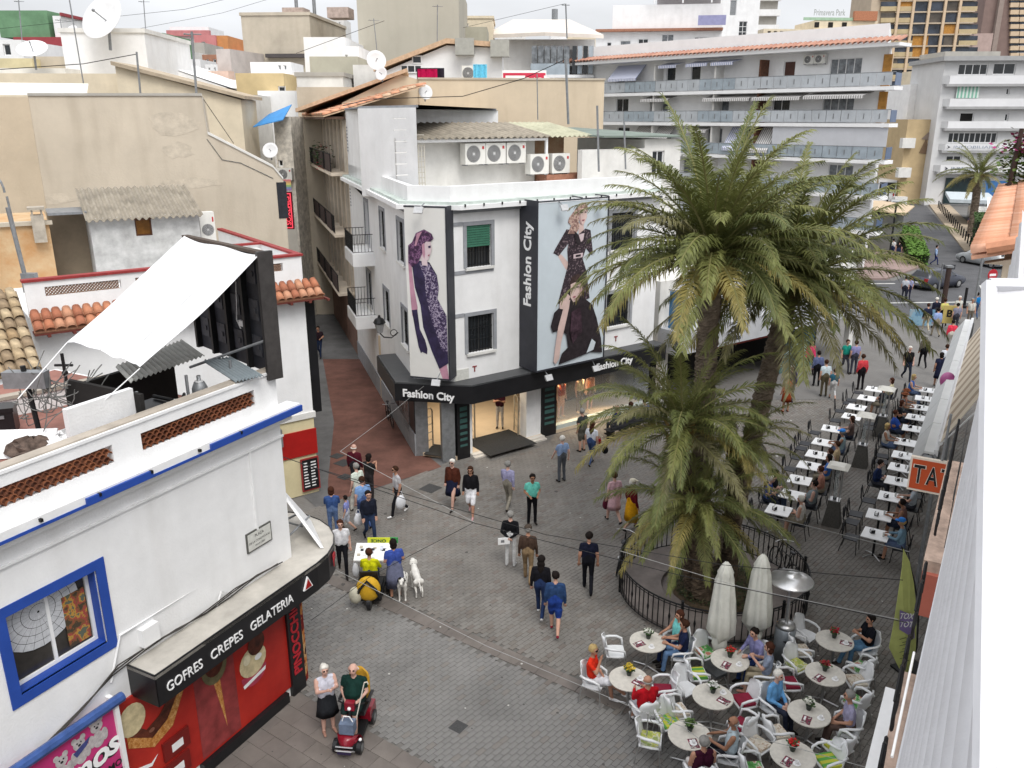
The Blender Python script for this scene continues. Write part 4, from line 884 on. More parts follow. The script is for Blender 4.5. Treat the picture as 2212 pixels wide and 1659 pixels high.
mb=MB().tube([(ya,dB-.02,zt2+.06),(yb,dB-.02,zt2+.06)],.03);mb.tube([(yb,dB-.02,zt2+.1),(yb,dB-.02,zb2)],.03);mb.tube([(yb,dB,zt2+.1),(yb,-.02,zt2+.1)],.025);mb.tube([(yb-1.3,dB,zt2+.1),(yb-1.1,-.02,zt2+.1)],.025);mb.box(ya-.03,yb,dB-.03,dB+.05,zb2-.06,zb2);mb.build('frame',ANTH,bb2)
DRK=mat('print_black_dress',(.03,.022,.026),.5,.35,7);SKP=mat('print_skin',(.62,.46,.42),.5,.12,2);BLO=speckle('print_blonde',[lin((122,95,88)),lin((150,120,110)),lin((185,160,146)),lin((135,104,98))],8);SEQ=speckle('print_sequin',[lin((35,28,32)),lin((60,48,55)),lin((38,30,36)),lin((110,95,100))],12)
lay2=[('printed_forearm',SKP,[(180,440),(225,470),(300,560),(330,575),(300,610),(260,600),(190,480)]),('printed_neck',SKP,[(375,200),(420,190),(430,330),(375,330)]),('printed_dress',SEQ,[(260,240),(330,260),(370,300),(440,250),(490,270),(520,480),(505,500),(450,430),(420,520),(460,640),(500,900),(250,950),(190,900),(280,560),(270,420),(280,370),(190,470),(140,440),(160,400)]),('printed_shirt',SKL,[(370,300),(430,290),(420,350),(395,370)]),('printed_face',SKP,[(365,70),(410,45),(445,80),(450,150),(420,215),(395,210),(370,150)]),('printed_hair',BLO,[(280,140),(330,80),(380,25),(430,15),(455,60),(455,110),(440,80),(400,60),(375,110),(370,180),(380,230),(350,290),(270,280),(300,210),(270,180)]),('printed_cheek',mat('print_shade',(.42,.28,.27),.5,.1,3),[(365,80),(385,70),(390,160),(405,212),(385,195),(370,150)]),('printed_eye',DRK,[(390,100),(408,97),(408,106),(391,108)]),('printed_eye',DRK,[(424,98),(440,99),(440,107),(425,106)]),('printed_lips',mat('print_lips',None),[(402,168),(426,167),(418,178),(406,178)]),('printed_lapel',DRK,[(330,260),(370,300),(395,370),(360,400),(340,330)]),('printed_belt',SKL,[(325,470),(415,465),(412,505),(325,510)]),('printed_buckle',DRK,[(345,478),(395,476),(394,496),(345,498)]),('printed_man_body',DRK,[(150,980),(210,930),(250,900),(330,860),(430,880),(520,960),(570,1100),(620,1300),(640,1450),(520,1420),(420,1440),(200,1480),(230,1380),(290,1330),(270,1200),(200,1150),(140,1160),(120,1100)]),('printed_man_arm',SKP,[(250,900),(300,880),(290,960),(220,1280),(205,1420),(170,1470),(150,1440),(165,1300),(190,1120)]),('printed_hand',SKP,[(200,900),(270,820),(300,850),(280,900),(230,960),(200,950)]),('printed_man_face',SKP,[(300,740),(360,720),(410,740),(415,830),(370,900),(330,910),(300,860)]),('printed_man_hair',mat('print_brown_hair',(.07,.04,.035),.6,.4,8),[(290,740),(310,670),(370,650),(420,690),(430,780),(410,800),(395,740),(340,725)]),('printed_man_shade',mat('print_shade',None),[(385,745),(412,745),(415,830),(372,898),(360,880),(390,820)]),('printed_brow',DRK,[(308,775),(335,770),(336,778),(310,783)]),('printed_brow',DRK,[(355,768),(382,768),(381,776),(356,777)]),('printed_lips',mat('print_lips',None),[(322,856),(350,852),(344,864),(326,866)]),('printed_gap',PAPB,[(520,1290),(560,1330),(540,1400),(470,1420)]),('printed_jacket_sheen',mat('print_leather',(.065,.035,.05),.35,.5,4),[(310,1000),(400,960),(420,1200),(330,1300),(300,1200)])]
poster(bb2,lay2,660,1500,ya,zb2,yb-ya,zt2-zb2,dB)
for k,(fr,x,y,d,l_)in enumerate(((B0,902,452,-1.1,'small floodlight on an arm above the corner billboard'),(FR_,1222,447,-1.5,'floodlight on an arm at the top left of the large billboard'),(FR_,1305,437,-1.5,'floodlight at the top right of the large billboard'),(FR_,1188,815,-1.3,'white floodlight on an arm below the large billboard'),(FR_,1290,795,-1.2,'slim white lamp arm over the second store name'),(B0,940,826,-1.2,'silver lamp arm over the corner store name'))):
 s,z=fr.w(x,y,d);o=thing('floodlight',l_,'lamp',fr.at(s,d,z),fr.a,'store floodlights')
 MB().slab([(-.16,-.02,-.12),(.16,-.02,-.12),(.16,.1,.08),(-.16,.1,.08)],(0,.06,-.03)).build('head',mat('lamp_silver',(.5,.5,.5),.3,.1,6,metal=.4),o);MB().tube([(0,.08,0),(0.05,-d-(.62 if fr is B0 and k==0 else.8 if k>2 else 1.05),(.15 if k<3 else.25))],.02).build('arm',GREYM,o)
s,z=FL_.w(820,705,-.75);ln_=thing('wall_lantern','black old style wall lantern on a scrolled bracket at the alley corner','lantern',FL_.at(s,-.75,z),FL_.a)
MB().lathe([(.02,-.28),(.12,-.25),(.2,.12),(.06,.12)],8).build('glass',mat('lantern_glass',(.3,.3,.3),.2,.1,4),ln_);MB().lathe([(.22,.12),(.25,.16),(.17,.3),(.06,.36),(.04,.44),(.0,.47)],10).build('cap',IRON,ln_)
MB().tube([(0,0,-.28),(0,.15,-.45),(0,.45,-.5),(0,.72,-.3)],.025).tube([(0,.55+.13*math.cos(t*.6),-.3+.13*math.sin(t*.6))for t in range(11)],.016).build('bracket',IRON,ln_)
MB().box(FR_.w(982,800)[0],FR_.w(1012,800)[0],-.03,0,FR_.w(1000,820)[1],FR_.w(1000,797)[1]).build('street_plaque',mat('plaque_tile',None),TF)
for x,y in((1025,797),(1330,732)):
 s,z=FR_.w(x,y);letters(TF,'T',.3,mat('dull_red',(.25,.05,.05),.6,0),(s,-.012,z),bold=.01)
# ================================================================== background buildings
def bb(label,x0,x1,yt,Y,deg,m,depth=10,wins=(),parapet=None,roofm=None,name='building',cat='building',group='background buildings'):
 """block whose facade spans view columns x0..x1 with its top at row yt, standing Y metres away; wins = [(x0,y0,x1,y1,nv,nh,frame,pane)]"""
 p=AtY(x0,yt,Y);fr=Fr(p.x,p.y,deg);s1=fr.w(x1,yt)[0];zt=p.z
 T=frame_thing(name,label,cat,fr,group)
 H_=[]
 for w in wins:
  a,z1=fr.w(w[0],w[1]);b,z0=fr.w(w[2],w[3]);H_.append((min(a,b),max(a,b),min(z0,z1),max(z0,z1)))
 mb=MB();wall_mesh(mb,0,s1,0,zt,H_,0,.25);mb.box(0,s1,.25,depth,0,zt);mb.build('wall',m,T)
 for w,h in zip(wins,H_):
  window(T,*h,fm=w[6]if len(w)>6 else WFRAME,pm=w[7]if len(w)>7 else GLASS,nv=w[4]if len(w)>4 else 1,nh=w[5]if len(w)>5 else 1,d=.12,fw=.07)
 if parapet:MB().box(-.1,s1+.1,-.1,.3,zt,zt+.25).box(-.1,.3,.3,depth,zt,zt+.25).box(s1-.3,s1+.1,.3,depth,zt,zt+.25).build('parapet',parapet,T)
 return T,fr,s1,zt
def grid(x0,y0,x1,y1,nx,ny,fx=.6,fy=.6,nv=1,nh=1,fm=WFRAME,pm=GLASS):
 r=[]
 for i in range(nx):
  for j in range(ny):
   cw,ch=(x1-x0)/nx,(y1-y0)/ny;cx,cy=x0+cw*(i+.5),y0+ch*(j+.5)
   r.append((cx-cw*fx/2,cy-ch*fy/2,cx+cw*fx/2,cy+ch*fy/2,nv,nh,fm,pm))
 return r
def dish(x,y,Y,r,label,tilt=60,az=0,m=None):
 p=AtY(x,y,Y);o=thing('satellite_dish',label,'satellite dish',(p.x,p.y,p.z-r*.95),az,'satellite dishes')
 d=MB().lathe([(r*.03,0),(r*.35,r*.04),(r*.7,r*.13),(r,r*.27),(r*.985,r*.285),(r*.68,r*.155),(r*.03,.02*r)],24).build('reflector',m or mat('dish_white',(.72,.72,.72),.5,.05,3),o,True);d.location=(0,0,r*.95);d.rotation_euler=(R(tilt),0,0)
 MB().tube([(0,0,-r*.2),(0,.1*r,r*.95)],.05*r+.02).build('mast',GREYM,o);f=MB().tube([(0,0,0),(0,0,r*.7)],.02*r+.01).ball((0,0,r*.72),.07*r).build('feed_arm',GREYM,o);f.location=(0,0,r*.95);f.rotation_euler=(R(tilt),0,0)
 return o
def mast(x0,y0,x1,y1,Y,label,r=.035,bars=0,lean=None):
 a=AtY(x1,y1,Y);b=AtY(x0,y0,Y);o=thing('aerial_mast',label,'aerial',tuple(a),0,'rooftop aerials')
 v=b-a;MB().tube([(0,0,-.3),tuple(v)],r).build('pole',GREYM,o)
 if bars:
  q=MB()
  for k in range(bars):q.tube([(v.x-.35-.08*k,v.y,v.z-.1-.02*k),(v.x+.35,v.y+.1,v.z-.1-.02*k)]if k==0 else[(v.x-.35+k*.12,v.y-.25,v.z-.1),(v.x-.35+k*.12,v.y+.25,v.z-.1)],r*.5,4)
  q.build('antenna',GREYM,o)
 return o
PINK=mat('pink_render',(.55,.22,.22),.85,.1,.8);ORNG=mat('orange_render',(.58,.26,.10),.85,.1,.8);MARB=mat('maroon_render',(.33,.06,.07),.85,.1,.8);GREENR=mat('green_render',(.16,.30,.17),.85,.15,.8);YELL=mat('ochre_render',(.60,.47,.26),.85,.1,.8);STONE=mat('rubble_stone',(.80,.75,.66),.95,.25,3,.6,8)
TANT=mat('tan_tower',(.50,.41,.31),.85,.08,.6);BRT=mat('brown_tower',(.24,.17,.15),.85,.1,.6)
bb('long cream building behind the blank beige gable wall',-60,268,158,50,4,CREAM,12)
t,fr,s1,zt=bb('cream gabled house side wall with sloping eave beside the beige wall',258,520,215,49,3,CREAM,3.5)
z0=fr.w(266,143)[1];MB().prism([(0,zt),(s1,zt),(0.1,z0),(0,z0)],0.01,3.4).build('gable',CREAM,t);MB().slab([(-.1,-.3,z0+.05),(s1+.3,-.3,zt+.02),(s1+.3,-.3,zt+.2),(-.1,-.3,z0+.25)],(0,4.2,0)).build('roof_edge',mat('roof_edge_tan',(.46,.38,.28),.9,.15,2),t)
t,fr,s1,zt=bb('white building with flat roof sheets behind the cream gable',300,520,190,62,0,WHITE2,16)
MB().slab([(0,0,fr.w(310,122)[1]),(s1*.4,0,fr.w(400,150)[1]),(s1,0,fr.w(520,200)[1]),(s1,0,zt-.2),(0,0,zt-.2)],(0,12,0)).build('sloping_parapet',WHITE,t)
bb('white windowless rooftop block carrying a big satellite dish',130,311,70,56,3,WHITE,9,parapet=WHITE2)
dish(230,45,55,1.45,'very large pale satellite dish on the white windowless block',62,R(-20));dish(157,72,58,.5,'small white satellite dish left of the very large one',60,R(-20));dish(72,112,52,.85,'grey satellite dish pointing up at the far left',35,R(10))
t,fr,s1,zt=bb('maroon and white flats with green block at the far left',28,132,80,90,0,MARB,9,grid(40,96,130,116,6,1,.6,.6));MB().box(-1.5,3.5,.5,6,zt,zt+2.5).build('green_block',GREENR,t);MB().box(4,s1,.5,6,zt,zt+2.0).build('white_block',WHITE,t)
MB().box(5,s1,.4,6.1,zt+2.0,zt+2.3).build('roof_band',MARB,t)
bb('white stepped house at the left edge of the skyline',-30,45,86,66,0,WHITE,8,[(5,95,25,120,1,1)]);bb('grey brown rooftop hut at the far left',70,139,122,58,0,TANR,4);bb('pale yellow hut at the left edge',-20,68,126,57,0,mat('pale_yellow_render',None),4);bb('low white rooftop wall at the far left',-40,140,147,53,2,WHITE2,2)
t,fr,s1,zt=bb('narrow ochre building with green side wall left of the centre skyline',311,352,71,95,0,GREENR,8);MB().box(-1,s1*.4,-.4,0,0,zt-2.5).build('ochre_front',ORNG,t)
t,fr,s1,zt=bb('distant terrace of grey roofed white houses',345,440,92,120,0,GREYR,8);MB().box(0,s1,-.3,0,0,zt-2.0).build('white_front',WHITE2,t)
t,fr,s1,zt=bb('distant ring shaped hotel with pink balconies',366,450,58,230,0,WHITE,12)
for k in range(4):MB().box(-.5,s1+.5,-1.2,0,zt-2.2-k*3.2,zt-.9-k*3.2).build('balcony',PINK,t)
t,fr,s1,zt=bb('pink and orange apartment block on the left skyline',418,465,76,130,0,PINK,10,[(435,90,444,98,1,1),(447,100,456,108,1,1)]);MB().box(s1,s1*1.5,0.5,8,0,zt).build('orange_wing',ORNG,t);MB().box(s1*1.5,s1*2,2,8,0,zt-2).build('pink_wing',PINK,t)
bb('small white houses at the end of the alley view',470,545,128,85,0,WHITE2,6,[(485,135,492,150),(505,138,512,152),(525,140,535,155)]);bb('orange brown house at the end of the alley view',436,478,118,98,0,mat('orange_brown_render',(.40,.20,.13),.9,.2,1),6,[(445,128,452,140),(460,128,468,140)])
t,fr,s1,zt=bb('grey tan stepped apartment building on the left centre skyline',520,668,34,78,-4,TANR,12,parapet=TANR)
MB().box(-2.6,.4,.5,9,0,zt-3.6).box(-4.2,-2.6,.5,9,0,zt-9.5).build('step_wing',GREYR,t)
for k,(a,z,w_)in enumerate(((-2.4,zt-9.2,3.4),(-3.8,zt-14.5,4.2))):
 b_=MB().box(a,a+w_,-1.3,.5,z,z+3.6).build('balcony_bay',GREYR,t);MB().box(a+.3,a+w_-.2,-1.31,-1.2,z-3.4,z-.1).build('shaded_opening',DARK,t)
 for j in range(3):MB().box(a+.8+j*.9,a+1.3+j*.9,-1.34,-1.3,z-3.2,z-.1).build('curtain',mat('tan_curtain',(.45,.36,.24),.9,.1,3),t)
MB().box(s1*.35,s1*1.05,-.7,0,zt-3.4,zt-3.1).build('canopy',mat('dark_canopy',(.08,.07,.07),.7,.1,3),t)
MB().box(s1*.42,s1,-.3,0,0,zt-4.2).build('lower_front',mat('tan_lower',(.44,.40,.32),.9,.1,.8),t)
for k in range(2):MB().tube([(4+k*1.6,3,zt),(4+k*1.6,3,zt+3.2)],.16,8).build('chimney_pipe',GREYM,t)
for a_ in(3,7):MB().box(a_,a_+1.9,2,4,zt,zt+.85).build('roof_clutter',mat('pinkish_clutter',(.5,.4,.35),.8,.2,3),t)
t,fr,s1,zt=bb('white stepped roof terrace house below the grey stepped building',655,745,80,66,0,WHITE,8);MB().box(-2.8,0,0.2,8,0,zt-2.5).box(-5.8,-2.8,.2,8,0,zt-4.2).build('lower_step',WHITE,t);MB().box(-6.6,-.5,-1.4,2,zt-4.6,zt-4.45).build('white_awning',WPAINT,t)
bb('olive grey blank house wall left of the tall grey block',668,772,122,62,0,mat('olive_render',(.42,.40,.32),.9,.1,.6,.2,15,.25),8)
bb('cream house with small square windows above the alley',508,612,158,60,0,YELL,6,[(590,227,601,249,1,1),(600,186,617,210,1,1)]);t,fr,s1,zt=bb('white house with shuttered windows beyond the alley',556,652,196,58,0,WHITE,8,[(556,205,568,245,1,1,WFRAME,GLASSL),(558,255,572,282,1,1,WFRAME,DARK)])
bb('white block with grey flat roof right of the white alley house',640,740,165,57,0,WHITE2,5,parapet=GREYR);bb('tan block under the grey flat roof',640,760,188,54,0,TANR,4)
bb('pale old house with shuttered bays at the end of the alley',496,545,205,54,0,WHITE2,5,[(505,225,511,270),(517,225,523,270),(529,225,534,270)])
t,fr,s1,zt=bb('rubble stone house with blue awning over the alley',590,627,252,52,-6,STONE,6,[(600,345,612,360,1,1,WFRAME,DARK)])
MB().slab([(-.8,-1.2,zt-.6),(s1,-1.2,zt-.2),(s1,.4,zt+.65),(-.4,.4,zt+.1)],(0,0,.05)).build('blue_awning',mat('blue_canvas',(.06,.25,.55),.7,.08,3),t)
ac_unit(None,fr.w(606,385)[0],-.5,fr.w(606,388)[1],.9,.7,.35,'air conditioner low on the rubble stone house over the alley','air conditioners on walls and roofs',fr)
bb('low ochre house front at the far end of the alley',560,660,372,57,0,YELL,2);dish(585,326,47,.42,'white satellite dish on the wall at the alley mouth',70,R(0));
t,fr,s1,zt=bb('shadowed row of alley houses on the left behind the white house',590,640,470,46,30,GREYR,4,[(600,500,606,560),(618,505,624,570)])
t,fr,s1,zt=bb('curved grey flats with peach balcony edges left of the grey stepped building',466,496,106,72,-10,mat('pinkish_grey',(.50,.45,.42),.85,.1,1),6)
for k in range(4):MB().box(-.6,s1+.2,-1.0,0,zt-2.6-k*2.6,zt-1.7-k*2.6).build('balcony',mat('peach_edge',(.58,.42,.34),.8,.1,2),t)
bb('white cottage with dark windows below the pink and orange block',443,478,139,83,0,WHITE,5,[(450,146,455,156),(462,146,467,156)]);bb('white roof room with railing below the grey stepped building',540,628,134,68,0,WHITE,4,[(600,140,608,152,1,1,WFRAME,GLASSL),(612,140,620,152,1,1,WFRAME,GLASSL)]);bb('narrow white house wall left of the white chimney house',737,775,100,63,0,WHITE,5,[(745,118,752,132)]);bb('small white flats with flat roof near the left skyline',352,420,112,105,0,WHITE2,6,grid(356,116,416,124,5,1,.4,.7));bb('tiny pale house between the grey roofed terrace and the orange block',398,432,128,92,0,WHITE,5,[(405,134,410,142),(418,134,423,142)]);bb('white roof hut beside the large dish block',318,346,120,64,0,WHITE,3,[(326,126,334,138)]);bb('distant white tower left of the tall grey block',700,742,40,140,0,WHITE2,6,grid(704,44,738,80,4,3,.4,.45));bb('far pale blocks behind the white hipped apartments',1075,1135,62,150,0,WHITE2,8,grid(1078,66,1130,84,6,2,.4,.5));bb('far cream block right of the hipped apartments',1225,1290,70,145,0,CREAM,8,grid(1230,74,1286,100,6,3,.4,.5))
FE=Fr(-8.36,43.85,math.degrees(math.atan2(29.75-43.79,-3.67+8.34)))
TE=frame_thing('balcony_house','old stone coloured alley house with long balconies and brown screens','building',FE)
zE=12.6;HE=[]
for j in range(3):
 for i in range(6):HE.append((-1.6-i*1.75,-.6-i*1.75,3.6+j*3.1,5.9+j*3.1))
mb=MB();wall_mesh(mb,-12,-.03,0,zE,HE,0,.25);mb.box(-12,-.03,.25,8,0,zE);mb.build('wall',mat('old_stone_render',(.68,.59,.48),.9,.15,1,.3,15,.4),TE)
for h in HE:window(TE,*h,fm=RUST,pm=mat('dim_shutter',(.09,.06,.045),.6,.3,4),nv=2,nh=1,d=.15,fw=.07)
for j in range(3):
 z=3.35+j*3.1;sl_=MB().box(-12,-.1,-.85,0,z,z+.14).build('balcony',mat('old_stone_render',None),TE)
 railing(sl_,[(-12,-.82),(-.15,-.82)],.95,z+.14,IRON,.16,.012)
 for i in range(3):MB().box(-2.6-i*3.2-(j%2),-.4-i*3.2-(j%2),-.85,-.83,z+.2,z+1.05).build('balcony_screen',mat('brown_screen',(.055,.035,.032),.8,.15,3),sl_)
for i in range(7):MB().box(-.3-i*1.75-.12,-.3-i*1.75+.1,-.12,0,3.4,zE-.3).build('pilaster',mat('pale_stone',(.50,.45,.38),.9,.12,2),TE)
MB().box(-12,-.03,-.02,.0,0,3.2).build('shop_base',mat('brown_base',(.22,.13,.10),.8,.2,1.5),TE)
rf=thing('alley_tile_roof','pale orange tile roof over the alley balcony house','roof',tuple(FE.o),FE.a)
tile_roof(rf,(-12,-1.1,zE-.1),(.2,-1.1,zE-.1),(0,5.2,1.5),[TILEP[0],TILEP[1],mat('buff_tile',(.60,.42,.28),.85,.15,6)],.30,.5,.08,limit=300)
MB().box(-12,.1,-1.05,.1,zE-.28,zE-.16).build('eave',mat('eave_brown',(.12,.07,.05),.8,.2,3),rf)
fl=thing('balcony_flowers','flowering pot plants on the top balcony over the alley','plant',FE.at(-6,-.7,9.75),FE.a);mb=MB()
for k in range(500):
 c=Vector((random.gauss(0,1.6),random.gauss(0,.18),abs(random.gauss(.45,.35))));a=random.uniform(0,6.28);e=Vector((math.cos(a),math.sin(a),random.uniform(-.5,.5)))*.09;f_=Vector((-math.sin(a),math.cos(a),.4))*.05;mb.quad(c-e,c+f_,c+e,c-f_,1 if random.random()<.18 else 0)
mb.build('foliage',[mat('pot_leaf',(.05,.085,.03),.7,.2,5),mat('red_flower',(.45,.03,.06),.7,.2,5)],fl);MB().box(-2.2,2.2,-.12,.12,-.05,.18).build('planter',mat('terracotta',(.33,.13,.07),.85,.1,4),fl)
FN=Fr(*AtY(612,450,38)[:2],8);a,z1=FN.w(612,415);b,z0=FN.w(636,495);zr=FN.w(612,388)[1]
ns=frame_thing('neon_sign','vertical red neon shop sign hanging over the alley','sign',FN);MB().box(0,b,0,.25,z0,z1).build('box',mat('sign_maroon',(.12,.008,.015),.4,.1,3),ns)
mb=MB().box(.05,b-.05,-.02,0,z0+.05,z0+.09).box(.05,b-.05,-.02,0,z1-.09,z1-.05).box(.05,.09,-.02,0,z0+.09,z1-.09).box(b-.09,b-.05,-.02,0,z0+.09,z1-.09);mb.build('neon_border',mat('neon_red',(.7,.05,.08),.5,0,emit=((1,.08,.12),.5)),ns)
letters(ns,'SOXEMES',.30,mat('neon_red',None),(b/2,-.03,(z0+z1)/2),(R(90),R(-90),0),bold=.004)
rp=frame_thing('rainbow_panel','rainbow striped panel above the red neon sign','sign',FN)
for k,c in enumerate(((.5,.1,.1),(.6,.28,.08),(.6,.5,.1),(.2,.4,.1),(.12,.2,.4),(.25,.12,.35))):MB().box(.0,b,.02,.12,z1+.06+(zr-z1-.06)*(5-k)/6,z1+.06+(zr-z1-.06)*(6-k)/6).build('stripe',mat('rainbow_%d'%k,tuple(v*.75+.08 for v in c),.6,.06,3),rp)
FF=Fr(*AtY(905,200,49)[:2],6)
TFb=frame_thing('beige_rear_building','beige rendered building behind the store with a long blank parapet','building',FF);sF=FF.w(1305,200)[0];zF1=FF.w(1000,172)[1]
MB().box(0,sF,0,7,0,zF1).build('wall',mat('pale_beige_render',(.60,.50,.37),.9,.08,.4,.3,15,.45),TFb);MB().box(-.05,sF+.05,-.06,.25,zF1,zF1+.1).build('coping',TANR,TFb)
s9,_=FF.w(738,220);MB().prism([(s9,0),(0,0),(0,zF1),(-1.0,zF1+.25),(s9,FF.w(738,222)[1])],.1,6).build('gable_wall',mat('pale_beige_render',None),TFb)
MB().slab([(s9-2.5,-.2,FF.w(738,222)[1]-.5),(-.6,-.2,zF1+.38),(-.6,-.2,zF1+.58),(s9-2.5,-.2,FF.w(738,222)[1]-.3)],(0,7,0)).build('verge',mat('buff_tile',None),TFb)
dish(918,200,46,.38,'small white satellite dish on the beige rear building',75,R(25))
FW=Fr(*AtY(830,180,58)[:2],0)
TW=frame_thing('white_slant_house','white house with slanted orange roof and laundry on its terrace','building',FW)
P2=lambda x,y:FW.w(x,y)
pr=[P2(830,155),P2(965,98),P2(1075,104)]
s2=P2(1085,150)[0];holes=[]
for w_ in((865,140,912,158),(890,120,912,138),(920,150,960,163),(988,112,1004,121)):
 a,z1=P2(w_[0],w_[1]);b,z0=P2(w_[2],w_[3]);holes.append((a,b,z0,z1))
zlow=P2(830,160)[1]
mb=MB();wall_mesh(mb,0,s2,0,zlow,[],0,.2);mb.box(0,s2,.2,8,0,zlow);mb.prism([(0,zlow),(s2,zlow),(s2,pr[2][1]),(pr[1][0],pr[1][1]),(0,pr[0][1])],0,8);mb.build('wall',WHITE,TW)
for h in holes:
 w=window(TW,*h,fm=WFRAME,pm=GLASS,nv=3 if h[1]-h[0]>1.3 else 1,nh=1,d=-.06,fw=.07)
MB().slab([(-.6,-.4,pr[0][1]),(pr[1][0],-.4,pr[1][1]+.1),(pr[1][0],-.4,pr[1][1]+.4),(-.6,-.4,pr[0][1]+.3)],(0,9,0)).slab([(pr[1][0],-.4,pr[1][1]+.1),(s2+.3,-.4,pr[2][1]),(s2+.3,-.4,pr[2][1]+.3),(pr[1][0],-.4,pr[1][1]+.4)],(0,9,0)).build('roof',mat('buff_tile',None),TW)
for x,y in((985,108),(1060,112)):
 s,z=P2(x,y+12);MB().box(s,s+1.2,-.8,0,z,z+1.0).build('roof_vent_box',mat('grey_ac',(.36,.36,.33),.6,.1,4),TW)
ac_unit(None,P2(1000,168)[0],-1.2,P2(1000,176)[1],1.0,.9,.4,'air conditioner beside the laundry line on the white slant house','air conditioners on walls and roofs',FW)
for k,(x0,x1,y0,y1,m,l_)in enumerate(((902,945,150,172,cloth('b0104a'),'magenta cloth hanging on the laundry line'),(900,960,148,172,cloth('2a2430'),'dark blanket hanging behind the magenta cloth on the laundry line'),(1022,1052,140,173,cloth('6cc4e4'),'pale blue towel hanging on the laundry line'))):
 a,z1=FW.w(x0,y0,-3.0+k*.15);b,z0=FW.w(x1,y1,-3.0+k*.15);n=10;vs=[];fs=[]
 for i in range(n+1):
  for zz in(z0+.1*math.sin(i),z1):vs.append((a+(b-a)*i/n,.06*math.sin(i*1.9),zz))
 for i in range(n):fs.append((2*i,2*i+2,2*i+3,2*i+1))
 mb=MB().add(vs,fs);mb.slab([(a,-.01,z1),(b,-.01,z1),(b,-.01,z1+.03),(a,-.01,z1+.03)],(0,.03,0));o=mb.build('laundry',m);o.location=FW.at(0,-3.0+k*.15);o.rotation_euler=(0,0,FW.a);tag(o,l_,'laundry')
sg=frame_thing('rooftop_sign','white rooftop sign with red border and red and white panel','sign',FW)
a,z1=FW.w(1085,152,-2);b,z0=FW.w(1180,176,-2)
MB().box(a,b,-2,-1.9,z0-.2,z1).build('board',WPAINT,sg);MB().box(a+.05,b-.05,-2.012,-2.0,z1-.3,z1-.15).box(a+(b-a)*.52,b-.15,-2.012,-2.0,z0-.2,z1-.3).box(a+.05,a+.2,-2.012,-2.0,z0-.2,z1-.3).build('red_border',mat('sign_red',(.5,.03,.07),.5,.05,3),sg)
letters(sg,'TABARCA',.62,WPAINT,(a+(b-a)*.75,-2.02,(z0+z1)/2-.35),bold=.01)
t,fr,s1,zt=bb('tall blank grey beige block on the central skyline',768,990,-40,74,0,mat('grey_beige_render',(.45,.42,.35),.9,.06,.25,.2,15,.2),14);MB().box(0,s1+.4,-.25,0,zt-.1,zt+.3).build('coping',GREYR,t);MB().prism([(-4.5,0),(0,0),(0,zt-6),(-4.5,zt-8.2)],.3,10).build('lower_wing',mat('grey_beige_render',None),t)
bb('white chimney house left of the tall grey block',762,830,140,60,0,WHITE2,6);dish(812,132,50,.55,'white satellite dish in front of the white chimney house',75,R(20));dish(825,160,48,.35,'small satellite dish just under the white chimney house dish',75,R(-20))
bb('cream rooftop block right of the tall grey block',986,1065,40,92,0,CREAM,8,[(1000,50,1012,58)],parapet=CREAM);bb('olive rooftop block right of the tall grey block',975,1052,58,84,0,mat('olive_render',None),6)
t,fr,s1,zt=bb('white apartments with glazed blue balconies and low hipped roof',1064,1285,85,95,0,WHITE,12)
MB().slab([(-.8,-1.2,zt),(s1*.5,-2.8,zt+.1),(s1+.8,-1.2,zt),(s1*.8,8,zt+2.4),(s1*.2,8,zt+2.4)],(0,0,.35)).build('roof',mat('pale_roof',(.66,.60,.54),.8,.08,1),t)
for j in range(3):
 z=zt-3.9-j*3.4;a,b=s1*.36,s1*.98
 MB().box(a,b,-2.2,0,z,z+.3).build('balcony_slab',WHITE,t);MB().box(a+.1,a+(b-a)*.62,-2.15,-2.1,z+.3,z+1.4).build('balcony_glass',BLUGL,t)
 MB().box(a+.4,b-.3,-.06,0,z+.4,z+2.9).build('loggia',mat('loggia_grey',(.30,.31,.32),.7,.2,2),t)
 for i in range(6):
  c=a+.2+i*(b-a)*.1;MB().box(c,c+(b-a)*.085,-2.1,-2.05,z+1.45,z+3.1).build('glazing',GLASSL,t)
 for i in range(4):c=a+(b-a)*.66+i*(b-a)*.085;MB().box(c,c+(b-a)*.07,-2.1,-2.05,z+.4,z+3.1).build('window',BLUGL if i%2 else GLASS,t)
MB().slab([(s1*.46,-2.2,zt-4.3),(s1*.8,-2.2,zt-4.3),(s1*.86,-4.4,zt-5.9),(s1*.55,-4.4,zt-5.9)],(0,0,-.06)).build('awning',mat('blue_grey_canvas',(.42,.45,.52),.8,.06,2),t)
t2,fr2,s12,zt2_=bb('white rooftop hut with a grey chimney on the central skyline',1190,1225,62,105,0,WHITE,4);MB().tube([(s12*.25,1,zt2_),(s12*.25,1,zt2_+2.2)],.35,8).build('chimney',GREYM,t2)
